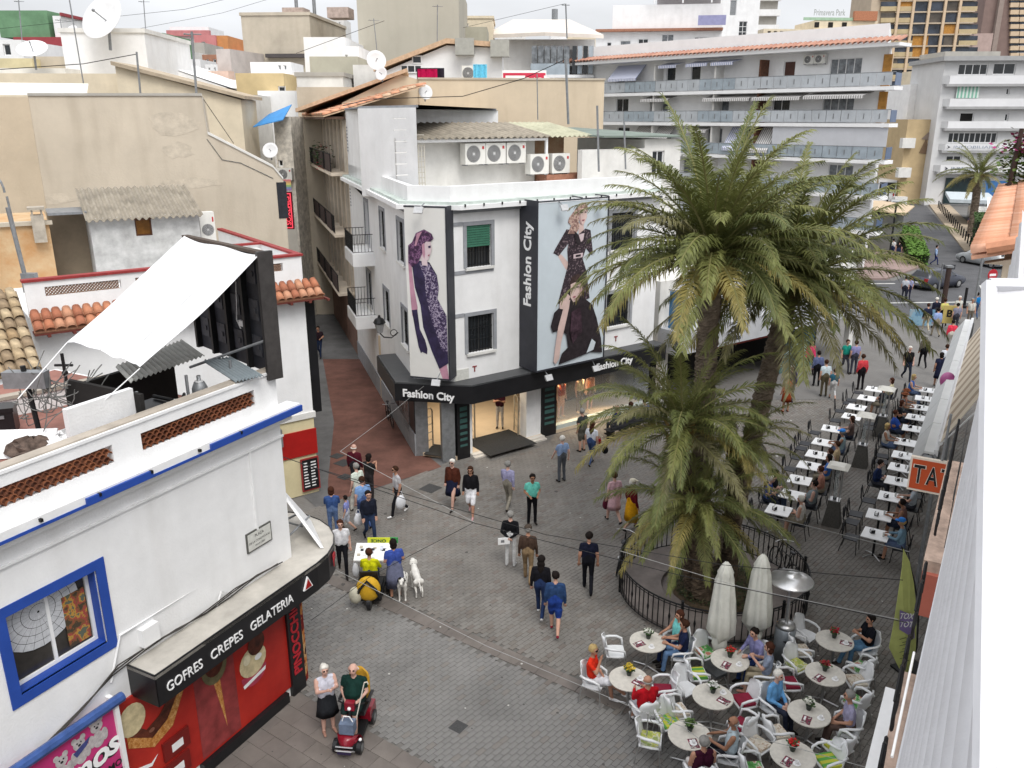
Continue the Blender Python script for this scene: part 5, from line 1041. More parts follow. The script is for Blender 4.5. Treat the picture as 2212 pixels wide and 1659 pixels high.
# ================================================================== modern white apartment building with long balconies (G)
gl_,gr_=AtY(1310,131,92),AtY(1925,88,70)
FG=Fr(gl_.x,gl_.y,math.degrees(math.atan2(gr_.y-gl_.y,gr_.x-gl_.x)))
LG=math.hypot(gr_.x-gl_.x,gr_.y-gl_.y);zR=17.6;fh=2.85
TG=frame_thing('balcony_apartments','long white apartment building with glass balconies and red tile eave','building',FG)
floors=[14.7,11.95,9.15,6.35,3.55]
DOORS={0:[(1340,1,2,'w'),(1447,1,2,'d'),(1500,1,1,'d'),(1700,1,1,'s'),(1820,4,2,'c')],1:[(1345,2,2,'w'),(1425,3,2,'c'),(1560,2,2,'c'),(1690,2,1,'w'),(1813,4,2,'c')],2:[(1350,2,2,'d'),(1440,2,2,'c'),(1550,2,2,'c'),(1620,2,2,'d')],3:[(1380,2,2,'d'),(1500,2,2,'c'),(1835,3,2,'c')],4:[(1400,3,2,'d'),(1600,3,2,'d')]}
HG=[];meta=[]
def gs(x,row=200):return FG.w(x,row)[0]
for k,z in enumerate(floors):
 for x,nv,tall,st in DOORS[k]:
  c=gs(x);wd_=.55+nv*.55
  z0=z+(.05 if tall==2 else 1.0);h=(c-wd_/2,c+wd_/2,z0,z+2.3);HG.append(h);meta.append((nv,st))
mb=MB();wall_mesh(mb,-14,LG,0,zR,HG,0,.25);mb.zprism([(-14,.25),(LG,.25),(LG-4.9,11),(-14,11)],0,zR);mb.build('wall',mat('bright_white_render',(.85,.85,.85),.75,.04,1,.15,20,.10),TG)
for h,(nv,st)in zip(HG,meta):window(TG,*h,fm=WFRAME,pm={'w':GLASS,'d':GLASS,'s':mat('brown_shutter',(.09,.04,.03),.6,.1,4),'c':GLASSL}[st],nv=max(1,nv),nh=1,d=.12,fw=.07)
for k,z in enumerate(floors):
 sb_=MB().box(-14,LG+1.4,-1.5,0,z-.28,z).build('balcony_slab',mat('bright_white_render',None),TG)
 n=int((LG+15)/1.25)
 for i in range(n):
  a=-14+i*(LG+15.2)/n;b=a+(LG+15.2)/n-.05
  if b>LG+1.35:b=LG+1.35
  bl=(i%7<3)if k!=2 else True
  MB().box(a,b,-1.47,-1.43,z+.08,z+1.0).build('balcony_panel',BLUGL if(bl and a<LG*.55)or(k>=2 and a>LG*.45)else BLUGL2,sb_)
  MB().box((a+b)/2-.04,(a+b)/2+.04,-1.49,-1.47,z+.35,z+.75).build('panel_motif',GREYM,sb_)
 MB().tube([(-14,-1.45,z+1.03),(LG+1.4,-1.45,z+1.03)],.03,5).build('handrail',GREYM,sb_)
 MB().slab([(LG+1.36,-1.4,z+.08),(LG+.9,.6,z+.08),(LG+.9,.6,z+1.0),(LG+1.36,-1.4,z+1.0)],(.04,0,0)).build('end_panel',mat('deep_blue_glass',(.10,.15,.26),.3,.1,2),sb_)
 for c in(gs(1560),gs(1655),gs(1430)):
  MB().box(c-.08,c+.08,-1.3,0,z,z+2.45).build('party_wall',RUST if c>gs(1600)else WHITE2,TG)
 if k in(0,1):MB().box(LG-.3,LG+.35,-.25,-.1,z+.05,z+2.4).build('shutter',WOODO,TG)
STRB=stripes('blue_white_stripes',(.70,.70,.74),(.25,.29,.45),5.0);STRG=stripes('grey_white_stripes',(.68,.67,.66),(.28,.27,.26),5.0)
def awning(par,s0,s1,z,out,drop,m,d0=-.1):
 a=MB().slab([(s0,d0,z),(s1,d0,z),(s1,d0-out,z-drop),(s0,d0-out,z-drop)],(0,0,.03));a.slab([(s0,d0-out,z-drop-.22),(s1,d0-out,z-drop-.22),(s1,d0-out,z-drop),(s0,d0-out,z-drop)],(0,-.02,0));a.build('awning',m,par)
for k,x0,x1,out,drop,m in((0,1335,1395,1.5,1.3,STRB),(0,1500,1545,1.5,.3,STRB),(0,1553,1600,1.5,.3,STRB),(0,1440,1478,1.4,.3,STRB),(1,1540,1640,1.5,.35,STRG),(1,1645,1750,1.5,.35,STRG),(1,1760,1890,1.7,.3,STRG),(1,1405,1465,1.4,.3,STRG),(2,1385,1465,2.0,1.7,STRG),(2,1500,1550,1.4,.3,STRG),(2,1590,1625,1.5,1.8,STRB),(2,1640,1690,1.5,1.9,STRG)):
 awning(TG,gs(x0),gs(x1),floors[k]+(2.65 if k==0 else 2.4),out,drop,m)
MB().box(gs(1695),LG+1.3,-1.36,-1.32,floors[2]+1.05,floors[2]+2.5).build('rolled_blind',mat('pale_blind',(.56,.57,.60),.8,.05,1),TG)
MB().box(-14,LG+1.5,-1.75,.3,zR-.02,zR+.22).build('eave',mat('bright_white_render',None),TG)
er=MB()
_w=.5;i=0
tl=[barrel_tile_mesh('tile',.46,1.5,m)for m in[mat('faded_tile_%d'%i,c,.85,.15,4)for i,c in enumerate([(.48,.25,.18),(.52,.29,.21),(.44,.22,.16)])]]
nt_=int((LG+15.8)/.46)
for i in range(nt_):
 o=obj('eave_tile',random.choice(tl),TG,(-14+.23+i*.46,-1.9,zR+.24),(R(17),0,0))
MB().zprism([(-14,-.3),(LG-.1,-.3),(LG-5.2,11),(-14,11)],zR,zR+1.75).build('roof_parapet',mat('bright_white_render',None),TG)
for k in range(2):ac_unit(None,gs(1735+k*23),-.5,zR-.95,.95,.7,.4,('left' if k==0 else 'right')+' one of two air conditioners high on the balcony apartments','air conditioners on walls and roofs',FG)
MB().box(-14,LG,-1.2,0,0,3.0).build('shop_base',mat('shop_base_grey',(.30,.29,.28),.8,.15,1),TG)
t,fr,s1,zt=bb('white stepped apartments with brown roof terrace behind the balcony apartments',1287,1560,70,112,-8,WHITE,12,[(1312,92,1320,106,1,1,GREYM),(1340,88,1362,105,1,1,WFRAME,GLASSL),(1379,84,1400,103,2,1),(1430,74,1455,95,2,1,WFRAME,GLASSL),(1500,80,1530,95,3,1,WFRAME,GLASSL)])
MB().box(0,s1,-.8,10,zt,zt+.3).build('red_edge',mat('brick_red_coping',None),t);MB().box(2.0,s1,.5,10,zt+.3,zt+3.1).build('upper_storey',WHITE,t);MB().box(6.5,s1+.4,-1.0,10,zt+5.2,zt+5.6).build('brown_roof',mat('roof_brown',(.20,.08,.07),.8,.1,3),t);MB().box(7.5,s1-.3,1.5,10,zt+3.1,zt+5.2).build('penthouse',mat('grey_mauve',(.42,.40,.40),.8,.1,1),t)
for i in range(4):MB().tube([(7+i*3.4,-.6,zt+3.1),(7+i*3.4,-.6,zt+5.2)],.1,5).build('terrace_post',WFRAME,t)
MB().box(s1*.8,s1+.2,-1.6,-1.5,zt+.5,zt+1.6).build('violet_railing',mat('violet_rail',(.28,.28,.45),.6,.1,2),t)
t,fr,s1,zt=bb('white stair tower block right of the stepped apartments',1556,1645,-30,128,0,WHITE,10,[(1597,46,1612,80,2,3,WFRAME,GLASS),(1578,0,1590,34,1,1,WFRAME,GREYM)]);MB().box(-2.5,0,.5,8,0,zt-2).build('side_wing',WHITE2,t);MB().slab([(-3,-.6,fr.w(1540,70)[1]),(2,-.6,fr.w(1575,95)[1]),(2,2,fr.w(1575,95)[1]),(-3,2,fr.w(1540,70)[1])],(0,0,.4)).build('stair_flight',WHITE2,t)
t,fr,s1,zt=bb('far white tower with stacked balconies',1640,1684,-30,200,0,GREYR,9)
for k in range(10):MB().box(-.3,s1+.3,-1.4,0,zt-3-k*3.1,zt-1.7-k*3.1).build('balcony',WHITE,t)
t,fr,s1,zt=bb('long cream hotel with a row of arched openings and rooftop letters',1650,1900,62,165,5,CREAM,12,grid(1655,66,1880,80,17,1,.5,.9,fm=CREAM,pm=DARK))
MB().box(s1*.45,s1,1,10,zt,zt+1.6).build('upper_storey',CREAM,t);MB().box(s1*.78,s1*.98,.5,1.2,zt+1.6,zt+3.2).build('red_roof',TILEO[1],t)
for k in range(3):MB().box(s1*(.45+.12*k),s1*(.49+.12*k),.9,1.0,zt+.4,zt+1.3).build('opening',DARK,t)
xa_,za_=fr.w(1762,26);xb_=fr.w(1830,26)[0];letters(t,'Primavera Park',1.5,mat('grey_letters',(.35,.37,.36),.6,0),((xa_+xb_)/2,.8,za_),bold=.02,fit=xb_-xa_);MB().box(s1*.35,s1*.85,.9,1,zt+1.6,zt+2.1).build('sign_frame',mat('pale_green_frame',(.35,.50,.36),.6,.1,2),t)
hx=[(1905,25)];wn=[]
t,fr,s1,zt=bb('tan highrise with a grid of dark glazed balconies',1893,2120,-80,190,-6,TANT,16)
cols_=[(1903,1936),(1938,1968),(1971,2002),(2005,2036),(2038,2068),(2071,2108)]
for j in range(9):
 y0=-20+j*24.5
 for i,(x0,x1)in enumerate(cols_):
  a,z1=fr.w(x0,y0);b,z0=fr.w(x1,y0+20)
  r_=random.Random(i*31+j);kind=r_.random()
  m=WOODO if kind<.12 else mat('smoked_balcony',(.055,.07,.10),.25,.5,.35,spec=.5)if kind<.75 else mat('bronze_balcony',(.12,.10,.08),.3,.4,.4,spec=.5)
  full=i in(2,3,4)
  MB().box(a,b,-.35,-.02,z0+(0 if full else.9),z1).build('glazed_balcony',m,t)
  if not full:MB().box(a,b,-.6,-.02,z0,z0+.9).build('balcony_front',mat('tan_balcony',(.50,.40,.24),.8,.1,1),t)
 MB().box(fr.w(1936,0)[0],s1,-.7,-.36,fr.w(2000,y0+23.5)[1],fr.w(2000,y0+20.5)[1]).build('floor_band',TANT,t)
for x in(1937,1969,2003,2037,2069):s=fr.w(x,30)[0];MB().box(s-.25,s+.25,-.9,-.02,0,zt).build('fin',mat('pale_tan',(.60,.46,.32),.8,.06,1),t)
t,fr,s1,zt=bb('brown highrise at the right edge of the skyline',2142,2230,-80,240,-4,BRT,14)
MB().box(s1*.3,s1*.42,-1.2,0,0,zt).build('fin',mat('brown_fin',(.30,.24,.21),.8,.08,1),t)
for j in range(10):
 for i in range(2):
  a,z1=fr.w(2182+i*20,-18+j*15.5);b,z0=fr.w(2199+i*20,-10+j*15.5);MB().box(a,b,-.5,0,z0,z1).build('window_band',mat('smoked_balcony',None),t);MB().box(a,b,-.8,0,z0-1.2,z0-.1).build('balcony_front',mat('pale_tan',None),t)
bb('low brick pink block between the two highrises',2105,2146,72,215,0,mat('dusty_pink',(.45,.34,.31),.85,.1,1),6);bb('small cream flats right of the white roof tower',2120,2230,134,150,0,mat('cream_grey',(.55,.50,.44),.85,.08,1),8,grid(2150,138,2225,152,5,1,.5,.6)+grid(2150,158,2225,172,4,1,.6,.6,2))
t,fr,s1,zt=bb('white roof tower with grey slab behind the grey apartments',2045,2128,122,140,0,WHITE,8,[(2095,150,2108,172,1,1,WFRAME,GLASSL)]);MB().box(-.6,s1+2,-.6,8,zt,zt+.7).build('roof_slab',GREYR,t)
bb('white block with small windows between the balcony and grey apartments',1968,2048,182,135,0,WHITE,8,[(2020,196,2030,206,2,2),(2018,208,2028,217,2,2),(2016,228,2025,238,2,2),(2014,240,2022,250,1,1)]);bb('cream roof block above the small windowed white block',1985,2050,152,142,0,CREAM,6)
t,fr,s1,zt=bb('tan mural building between the two apartment buildings',1962,2025,258,128,0,mat('ochre_mural',(.50,.38,.22),.85,.1,.6),8)
for k,(p)in enumerate((((1985,330),(2000,300),(2010,335)),((2005,350),(2018,310),(2022,360)),((1990,300),(2006,285),(2012,305)))):
 MB().prism([fr.w(*q)for q in p],-.1,-.02).build('mural_shape',mat('mural_%d'%k,[(.20,.13,.08),(.55,.52,.46),(.26,.20,.16)][k],.8,.1,2),t)
for j in range(4):MB().box(-.8,s1*.25,-1.0,0,zt-4-j*4.2,zt-2.6-j*4.2).build('balcony',WHITE2,t)
bb('cream shop row at the far end of the street',1935,2010,352,150,0,CREAM,5,[(1945,368,1955,385,1,1),(1962,368,1975,388,1,1,WFRAME,BLUGL),(1985,370,1996,388,1,1,WFRAME,BLUGL)])
# ================================================================== grey apartments (I)
il=AtY(2003,437,126);FI=Fr(il.x,il.y,-4);TI=frame_thing('grey_apartments','pale grey apartment block with projecting floors beside the uphill street','building',FI)
LI=FI.w(2235,300)[0];lev=[FI.w(2060,y)[1]for y in(152,200,237,285,318,345,372,395)]
zTop=FI.w(2060,132)[1];GRC=mat('grey_white_render',(.60,.60,.60),.8,.06,.6,.2,12,.2)
rows=[(2072,138,2132,162,4,'g'),(2148,136,2192,161,2,'g'),(2075,243,2100,277,1,'o'),(2050,286,2152,309,9,'g'),(2045,336,2076,349,2,'g'),(2175,190,2180,205,1,'g'),(2172,245,2177,262,1,'g')]
holes=[]
for r_ in rows:
 a,z1=FI.w(r_[0],r_[1]);b,z0=FI.w(r_[2],r_[3]);holes.append((a,b,z0,z1))
mb=MB();wall_mesh(mb,-.4,LI,0,zTop,holes,0,.4);mb.box(-.4,LI,.4,12,0,zTop);mb.build('wall',GRC,TI)
for r_,h in zip(rows,holes):window(TI,*h,fm=WFRAME,pm=GLASS if r_[5]=='g' else DARK,nv=r_[4],nh=1,d=.2,fw=.12)
for y0,y1,out,left in((163,181,.9,2050),(213,230,1.0,2050),(262,277,.9,2046),(311,325,.8,2040),(357,371,1.0,2030)):
 z1,z0=FI.w(2100,y0,-out)[1],FI.w(2100,y1,-out)[1];a=FI.w(left,y1,-out)[0]
 MB().box(a-.3,LI,-out,0,z0-.35,z0).build('floor_slab',mat('slab_grey',(.36,.36,.36),.8,.08,1),TI);MB().box(a,LI,-out+.05,-out+.25,z0,z1).build('balcony_front',mat('white_cladding',(.70,.70,.71),.6,.05,.5),TI)
 MB().slab([(a,-out+.05,z0),(a,-out+.05,z1),(a-.6,.0,z1),(a-.6,.0,z0)],(.05,0,0)).build('side_front',GRC,TI)
MB().box(*[FI.w(x,200,-.3)[0]for x in(2066,2115)],-.35,-.3,FI.w(2100,212,-.3)[1],FI.w(2100,184,-.3)[1]).build('striped_blind',stripes('green_white_stripes',(.60,.66,.62),(.20,.42,.32),2.0),TI)
MB().box(-1.0,LI,-1.0,12,zTop,zTop+.6).build('roof_edge',mat('slab_grey',None),TI)
for x0,x1,y in((2060,2160,318),(2055,2150,364)):
 s0_,z=FI.w(x0,y,-1.1);s1_=FI.w(x1,y,-1.1)[0];letters(TI,'INMOBILIARIA',.55,mat('blue_grey_letters',(.25,.29,.36),.6,0),((s0_+s1_)/2,-1.02,z),fit=s1_-s0_,extrude=.01)
 MB().prism([(s0_-.9,z-.25),(s0_-.4,z),(s0_-.9,z+.25),(s0_-.7,z)],-1.03,-1.0).build('star_mark',ANTH,TI)
a,b=FI.w(2040,410,-.1)[0],FI.w(2108,410,-.1)[0]
MB().box(a,b,-.3,-.02,.3,FI.w(2070,384)[1]).build('shop_front',mat('teal_black_glass',(.02,.04,.045),.15,.4,.4,spec=.5),TI);MB().box(b+.6,b+5,-.4,-.02,.3,FI.w(2070,390)[1]).build('blue_shop_front',mat('blue_front',(.05,.16,.38),.4,.1,1),TI)
# ================================================================== right-hand row: buildings on the viewer's side (frame along the facade)
E_=R(59.5)
FQ=Fr(0,0,59.5)
def Q(s,w,z):return(s,w,z)
R2=frame_thing('salmon_roof_house','house with salmon barrel tile roof and stained cream gable on the right','building',FQ)
sG,wG=FQ.g(2108,560,10.3)
s0=FQ.g(2097,549,10.35)
tile_roof(R2,(s0[0]+15,s0[1],10.35),(s0[0],s0[1],10.35),(0,-3.6,.95),TILEP,.30,.62,.1,limit=300)
MB().box(s0[0]+.12,s0[0]+15,-9,-.02,7.8,10.2).build('wall',mat('stained_cream_gable',(.62,.52,.40),.9,.2,1.2,.3,14,.5),R2)
MB().box(s0[0]+.3,s0[0]+24,-9,-.25,0,7.8).build('lower_wall',WHITE2,R2)
MB().slab([(s0[0]+.12,s0[1]-.2,10.2),(s0[0]+.12,s0[1]-4,10.2),(s0[0]+.12,s0[1]-4,11.2)],(.3,0,0)).build('gable_head',mat('stained_cream_gable',None),R2)
MB().tube([(s0[0]-.05,s0[1]-.2,10.42+.05),(s0[0]-.05,s0[1]-3.6,11.4)],.11,8).build('verge_tile',TILEP[1],R2)
for k in range(3):MB().slab([(s0[0]+.3+k*4.5,s0[1]-1.25,10.83),(s0[0]+.45+k*4.5,s0[1]-1.25,10.83),(s0[0]+.45+k*4.5,s0[1]-1.5,10.9),(s0[0]+.3+k*4.5,s0[1]-1.5,10.9)],(0,0,.05)).build('mortar_patch',GREYR,R2)
fl=thing('bougainvillea','magenta bougainvillea on a dark trellis above the salmon roof','plant',(14.6,25.0,10.2),FQ.a);mb=MB()
for k in range(900):
 c=Vector((random.gauss(0,.35),random.gauss(-.3,.35),1.45+random.gauss(0,.22)-(random.random()**3)*1.2));a=random.uniform(0,6.28);e=Vector((math.cos(a),math.sin(a),random.uniform(-.6,.6)))*.07;f_=Vector((-math.sin(a),math.cos(a),.5))*.06;mb.quad(c-e,c+f_,c+e,c-f_,0 if c.z>1.25 and random.random()<.72 else 1)
mb.build('flowers',[mat('magenta_bract',(.34,.03,.15),.7,.25,6),mat('vine_leaf',(.10,.16,.03),.7,.25,6)],fl)
MB().tube([(-.6,0.1,-.2),(-.45,0,1.9)],.06).tube([(.6,0,-.2),(.6,0,1.6)],.05).tube([(-.55,.05,.5),(.6,0,.5)],.04).tube([(-.5,.05,1.15),(.6,0,1.15)],.04).build('trellis',mat('dark_timber',(.05,.03,.025),.8,.2,4),fl)
R1=frame_thing('viewpoint_building','white fronted building at the right with ribbed blinds and brown ledges','building',FQ)
MB().box(-3,s0[0]-.2,-9,-1.3,0,9.6).build('wall',WHITE2,R1)
q=MB();n=12;K=n*4;vs=[];fs=[]
wt,zt_,wb,zb_=-.16,11.2,.075,8.9
for i in range(K+1):
 t=i/K;off=.036*math.cos(2*math.pi*n*t)
 p=Vector((0,wb+(wt-wb)*t,zb_+(zt_-zb_)*t))+Vector((0,.98,.1))*off
 vs+=[(.4,p.y+.01*(1-t),p.z),(s0[0]-1.5,p.y-.125*(1-t),p.z)]
for i in range(K):fs.append((2*i,2*i+1,2*i+3,2*i+2))
q.add(vs,fs);M_RIB=mat('white_ribbed_sheet',(.62,.62,.64),.6,.06,2.5,.2,12)
q.build('ribbed_blind',M_RIB,R1,True)
lg_=FQ.g(1950,1456,8.3)
led=MB().box(8.3,11.2,-1.3,.215,8.16,8.28).build('ledge',mat('brown_stone_ledge',(.34,.25,.20),.8,.25,6,.3,20),R1)
MB().box(1.0,8.1,-1.3,.235,7.0,7.12).build('ledge',mat('brown_stone_ledge',None),R1)
railing(R1,[(8.5,.06),(11.1,.06)],.6,8.28,IRON,.9,.003);railing(R1,[(2.0,.06),(8.0,.08)],.6,7.12,IRON,.9,.003)
for i in range(9):
 x=8.6+i*.4 if i<6 else 4.2+(i-6)*1.2;MB().tube([(x+(.04+.028*t)*math.cos(t*.8),.16,8.62+(.04+.028*t)*math.sin(t*.8))for t in range(12)],.012,4).tube([(x+.35+(.04+.02*t)*math.cos(-t*.8),.16,8.75+(.04+.02*t)*math.sin(-t*.8))for t in range(10)],.012,4).build('iron_scroll',IRON,R1)
MB().box(8.24,8.3,-1.3,.21,7.7,8.16).build('ledge_end',mat('red_brown_panel',(.28,.08,.055),.6,.1,3),R1)
MB().tube([(6.6,.16,7.25),(8.2,.16,7.3)],.012,8).build('white_pipe',WPAINT,R1)
fr_=thing('folding_awning','white rectangular awning frame projecting low at the bottom right','awning',tuple(FQ.o),FQ.a)
a=FQ.g(1912,1490,5.2);MB().box(2.5,a[0],a[1]-.22,a[1],5.1,5.25).box(2.5,a[0]-.12,a[1]-.50,a[1]-.40,5.1,5.25).box(a[0]-.12,a[0],a[1]-.6,a[1]-.22,5.1,5.25).build('frame',WPAINT,fr_)
for k in range(3):MB().box(a[0]-1.0-k*1.3,a[0]-.92-k*1.3,a[1]-.42,a[1]-.2,5.12,5.22).build('bracket',GREYM,fr_)
P1,P2_,P3,P4=AtY(2137,615,2.3),AtY(2124,1800,1.15),AtY(2500,1800,1.1),AtY(2500,622,2.2)
vs=[];fs=[];N_=24
for i in range(N_+1):
 for j in range(N_+1):
  u,v=i/N_,j/N_;p=P1.lerp(P4,u).lerp(P2_.lerp(P3,u),v);vs.append(p+Vector((0,.022*math.sin(7*v+9*u)+.012*math.sin(19*u-5*v),.006*math.sin(13*u))))
for i in range(N_):
 for j in range(N_):a=i*(N_+1)+j;fs.append((a,a+N_+1,a+N_+2,a+1))
o=MB().add(vs,fs).build('sheet',mat('white_awning_sheet',(.60,.60,.62),.7,.05,1.6,.3,7),None,True)
wa=thing('awning_sheet','large plain white awning sheet filling the right edge close by','awning',(0,0,0));o.parent=wa;MB().tube([P1,P2_],.02).tube([P1,P4],.02).build('hem',mat('white_awning_sheet',None),wa)
cn_=frame_thing('terrace_canopy','long white terrace canopy roof above the right row of tables','canopy',FQ)
zc=4.1
n0=FQ.g(1975,975,zc);n1=FQ.g(2018,975,zc);f0=FQ.g(2085,692,zc);f1=FQ.g(2118,692,zc)
wl0,wr0=n0[1],n1[1]
mw=(n0[1]+n1[1])/2
nseg=7;se=f0[0]
for i in range(nseg):
 a=n0[0]+(se-n0[0])*i/nseg;b=n0[0]+(se-n0[0])*(i+1)/nseg-.03
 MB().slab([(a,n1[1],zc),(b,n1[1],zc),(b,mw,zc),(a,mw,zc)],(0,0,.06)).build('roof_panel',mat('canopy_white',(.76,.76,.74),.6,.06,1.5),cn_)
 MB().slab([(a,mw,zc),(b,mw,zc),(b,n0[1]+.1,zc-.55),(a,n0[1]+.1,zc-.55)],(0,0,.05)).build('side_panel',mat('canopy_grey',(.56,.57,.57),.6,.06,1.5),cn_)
MB().box(n0[0],se,n1[1]-.1,n1[1],zc-.05,zc+.14).build('gutter',WPAINT,cn_)
for i in range(3):
 x=n0[0]+.3+i*(se-n0[0]-.6)/2;MB().tube([(x,n1[1]-.1,0),(x,n1[1]-.1,zc)],.05,6).build('post',GREYM,cn_)
mb=MB().slab([(n0[0]-.03,n1[1],zc-.1),(n0[0]-.03,mw,zc-.1),(n0[0]-.03,n0[1]+.1,zc-.6)],(.05,0,.06));mb.tube([(n0[0],n1[1],zc),(n0[0]-.1,n1[1]-.4,zc-.5)],.05);mb.build('end_frame',GREYM,cn_)
sa_=frame_thing('striped_awning','beige and brown striped awning sloping above the terrace canopy','awning',FQ)
zo=4.6;o0=FQ.g(2031,958,zo);i_w=-.5;zi=6.9;se2=FQ.g(2122,745,zo)[0]
MB().slab([(o0[0],o0[1],zo),(se2,o0[1],zo),(se2,i_w,zi),(o0[0],i_w,zi)],(0,0,.03)).build('canvas',stripes('beige_brown_stripes',(.68,.59,.47),(.40,.31,.225),.9,0,duty=.58),sa_)
MB().tube([(o0[0],o0[1],zo),(se2,o0[1],zo)],.06,6).build('front_bar',WPAINT,sa_)
MB().tube([(o0[0]+.05,i_w,zi-.6),(o0[0]+.05,o0[1],zo-.04)],.02).tube([(se2-.05,i_w,zi-.6),(se2-.05,o0[1],zo-.04)],.02).build('arm',WFRAME,sa_)
for k in range(5):
 x=8.5+k*1.9;w=window(R1,x,x+1.2,3.2,5.6,WFRAME,GLASS,1,2,0,.07);w.location=(0,-1.28,0);w.scale=(1,-1,1)
sx=FQ.g(1962,1058,5.0)
c0=AtY(1958,1056,14.2);FT=Fr(c0.x,c0.y,59.5-90);tw,th_=FT.w(2060,1075)[0],FT.w(1968,985)[1]
tb=frame_thing('projecting_sign','orange projecting sign with large dark letters starting TA','sign',FT);zb_=c0.z
MB().box(0,1.25,0,.08,zb_,th_).build('frame',mat('sign_cream',(.70,.62,.52),.6,.06,4),tb);MB().box(.03,1.22,-.006,0,zb_+.04,th_-.04).build('face',mat('sign_orange',(.47,.075,.022),.5,.08,3),tb)
for i,ch in enumerate('TAT'):
 letters(tb,ch,.50,mat('sign_cream',None),(.165+i*.225,-.009,(zb_+th_)/2-.01),bold=.014,extrude=.002,fit=.215);letters(tb,ch,.50,BLACK,(.165+i*.225,-.014,(zb_+th_)/2-.01),bold=.006,extrude=.002,fit=.185)
MB().tube([(.5,.04,th_),(.52,.04,th_+.9)],.025).tube([(1.2,.04,th_),(1.7,.04,th_+.5)],.025).build('hanger',GREYM,tb)
fp=G(1962,1560);FFg=Fr(7.55,16.0,20);ff=frame_thing('feather_flag','tall yellow green feather flag with violet box of mirrored letters','flag',FFg)
pt=[FFg.w(*p)for p in((1947,1183),(1962,1212),(1975,1260),(1984,1320),(1980,1400),(1965,1450),(1955,1475),(1925,1402),(1932,1352),(1938,1290),(1944,1230))]
n=len(pt);mb=MB().prism(pt,0,.012);mb.v=[(v[0],v[1]+.07*math.sin(v[0]*6+v[2]*1.3),v[2])for v in mb.v];mb.build('cloth',mat('lime_cloth',(.50,.54,.18),.8,.1,3),ff)
MB().tube([(pt[5][0]+.06,.02,0)]+[(p[0]+.03,.02,p[1])for p in reversed(pt[:6])],.02,6).build('pole',IRON,ff);MB().box(pt[5][0]-.3,pt[5][0]+.4,-.3,.3,0,.05).build('base',IRON,ff)
pv=[FFg.w(*p,-.09)for p in((1944,1318),(1975,1330),(1976,1380),(1943,1360))];MB().prism(pv,-.09,-.085).build('violet_box',mat('violet_print',(.22,.16,.36),.7,.08,4),ff)
fx=(pv[0][0]+pv[1][0])/2;fz=(pv[0][1]+pv[3][1])/2
letters(ff,'XOT',.20,WPAINT,(fx+.0,-.095,fz+.05),(R(90),R(-14),R(180)),extrude=.001,bold=.004);letters(ff,'TOT',.20,WPAINT,(fx+.03,-.095,fz-.17),(R(90),R(-14),R(180)),extrude=.001,bold=.004)
mb=MB()
for k in range(9):c=FFg.w(1943+k%2*6,1382+k*7,-.08);mb.box(c[0],c[0]+.2,-.082,-.078,c[1],c[1]+.018)
mb.build('small_print',mat('dark_print',(.12,.14,.05),.7,0),ff)
# ================================================================== sports store beyond the fashion store
SS=frame_thing('sports_store','low sports shop with grey fascia and three stripe emblem behind the palms','building',FR_)
sa0,sa1=SR+.6,SR+15.5;ZA=FR_.w(1582,722,-.9)[1]
mb=MB().box(sa0,sa1,.3,8,ZA-.4,5.6).box(sa0,sa0+.4,0,.3,0,ZA-.4).box(sa1-.4,sa1,0,.3,0,ZA-.4);mb.build('wall',WHITE2,SS)
MB().box(sa0,sa1,-.9,.3,ZA-.45,ZA+.6).build('fascia',mat('fascia_grey',(.44,.45,.47),.5,.08,2),SS)
MB().box(sa0+.4,sa1-.4,2.0,2.1,0,ZA-.4).build('interior',DARK,SS)
s_,z_=FR_.w(1580,716,-.9)
lg=MB()
for k in range(3):lg.prism([(s_+k*.24,ZA),(s_+k*.24+.17,ZA),(s_+k*.24+.06,ZA+.16+k*.13),(s_+k*.24-.09,ZA+.24+k*.13)],-.915,-.9)
lg.build('three_stripe_emblem',BLACK,SS);letters(SS,'adidas',.34,BLACK,(s_+.28,-.905,ZA-.2),bold=.006)
x0=FR_.w(1680,770,-.1)[0];x1=FR_.w(1760,740,-.1)[0]
MB().box(x0,x1,-.06,.02,.3,ZA-.5).build('display_window',speckle('shoe_display',[lin((40,70,80)),lin((90,120,125)),lin((30,45,60)),lin((150,170,170))],2.5,.3),SS);MB().box(x0-.1,x1+.1,-.12,.0,0,.3).build('teal_plinth',mat('teal_base',(.06,.13,.13),.5,.1,2),SS)
MB().box(x0-4.6,x0-.4,-.02,.08,ZA-.9,ZA-.55).build('red_shelf_light',mat('red_shelf',(.25,.03,.02),.6,.2,2),SS)
bs=thing('blue_banner','bright blue hanging banner behind the palm fronds','banner',FR_.at(SR+.9,-1.0,0),FR_.a);MB().box(0,.06,0,1.0,3.2,5.2).build('cloth',mat('sky_blue_cloth',(.06,.18,.34),.7,.1,3),bs);MB().tube([(.03,-.05,5.25),(.03,1.1,5.25)],.03).build('rod',GREYM,bs)
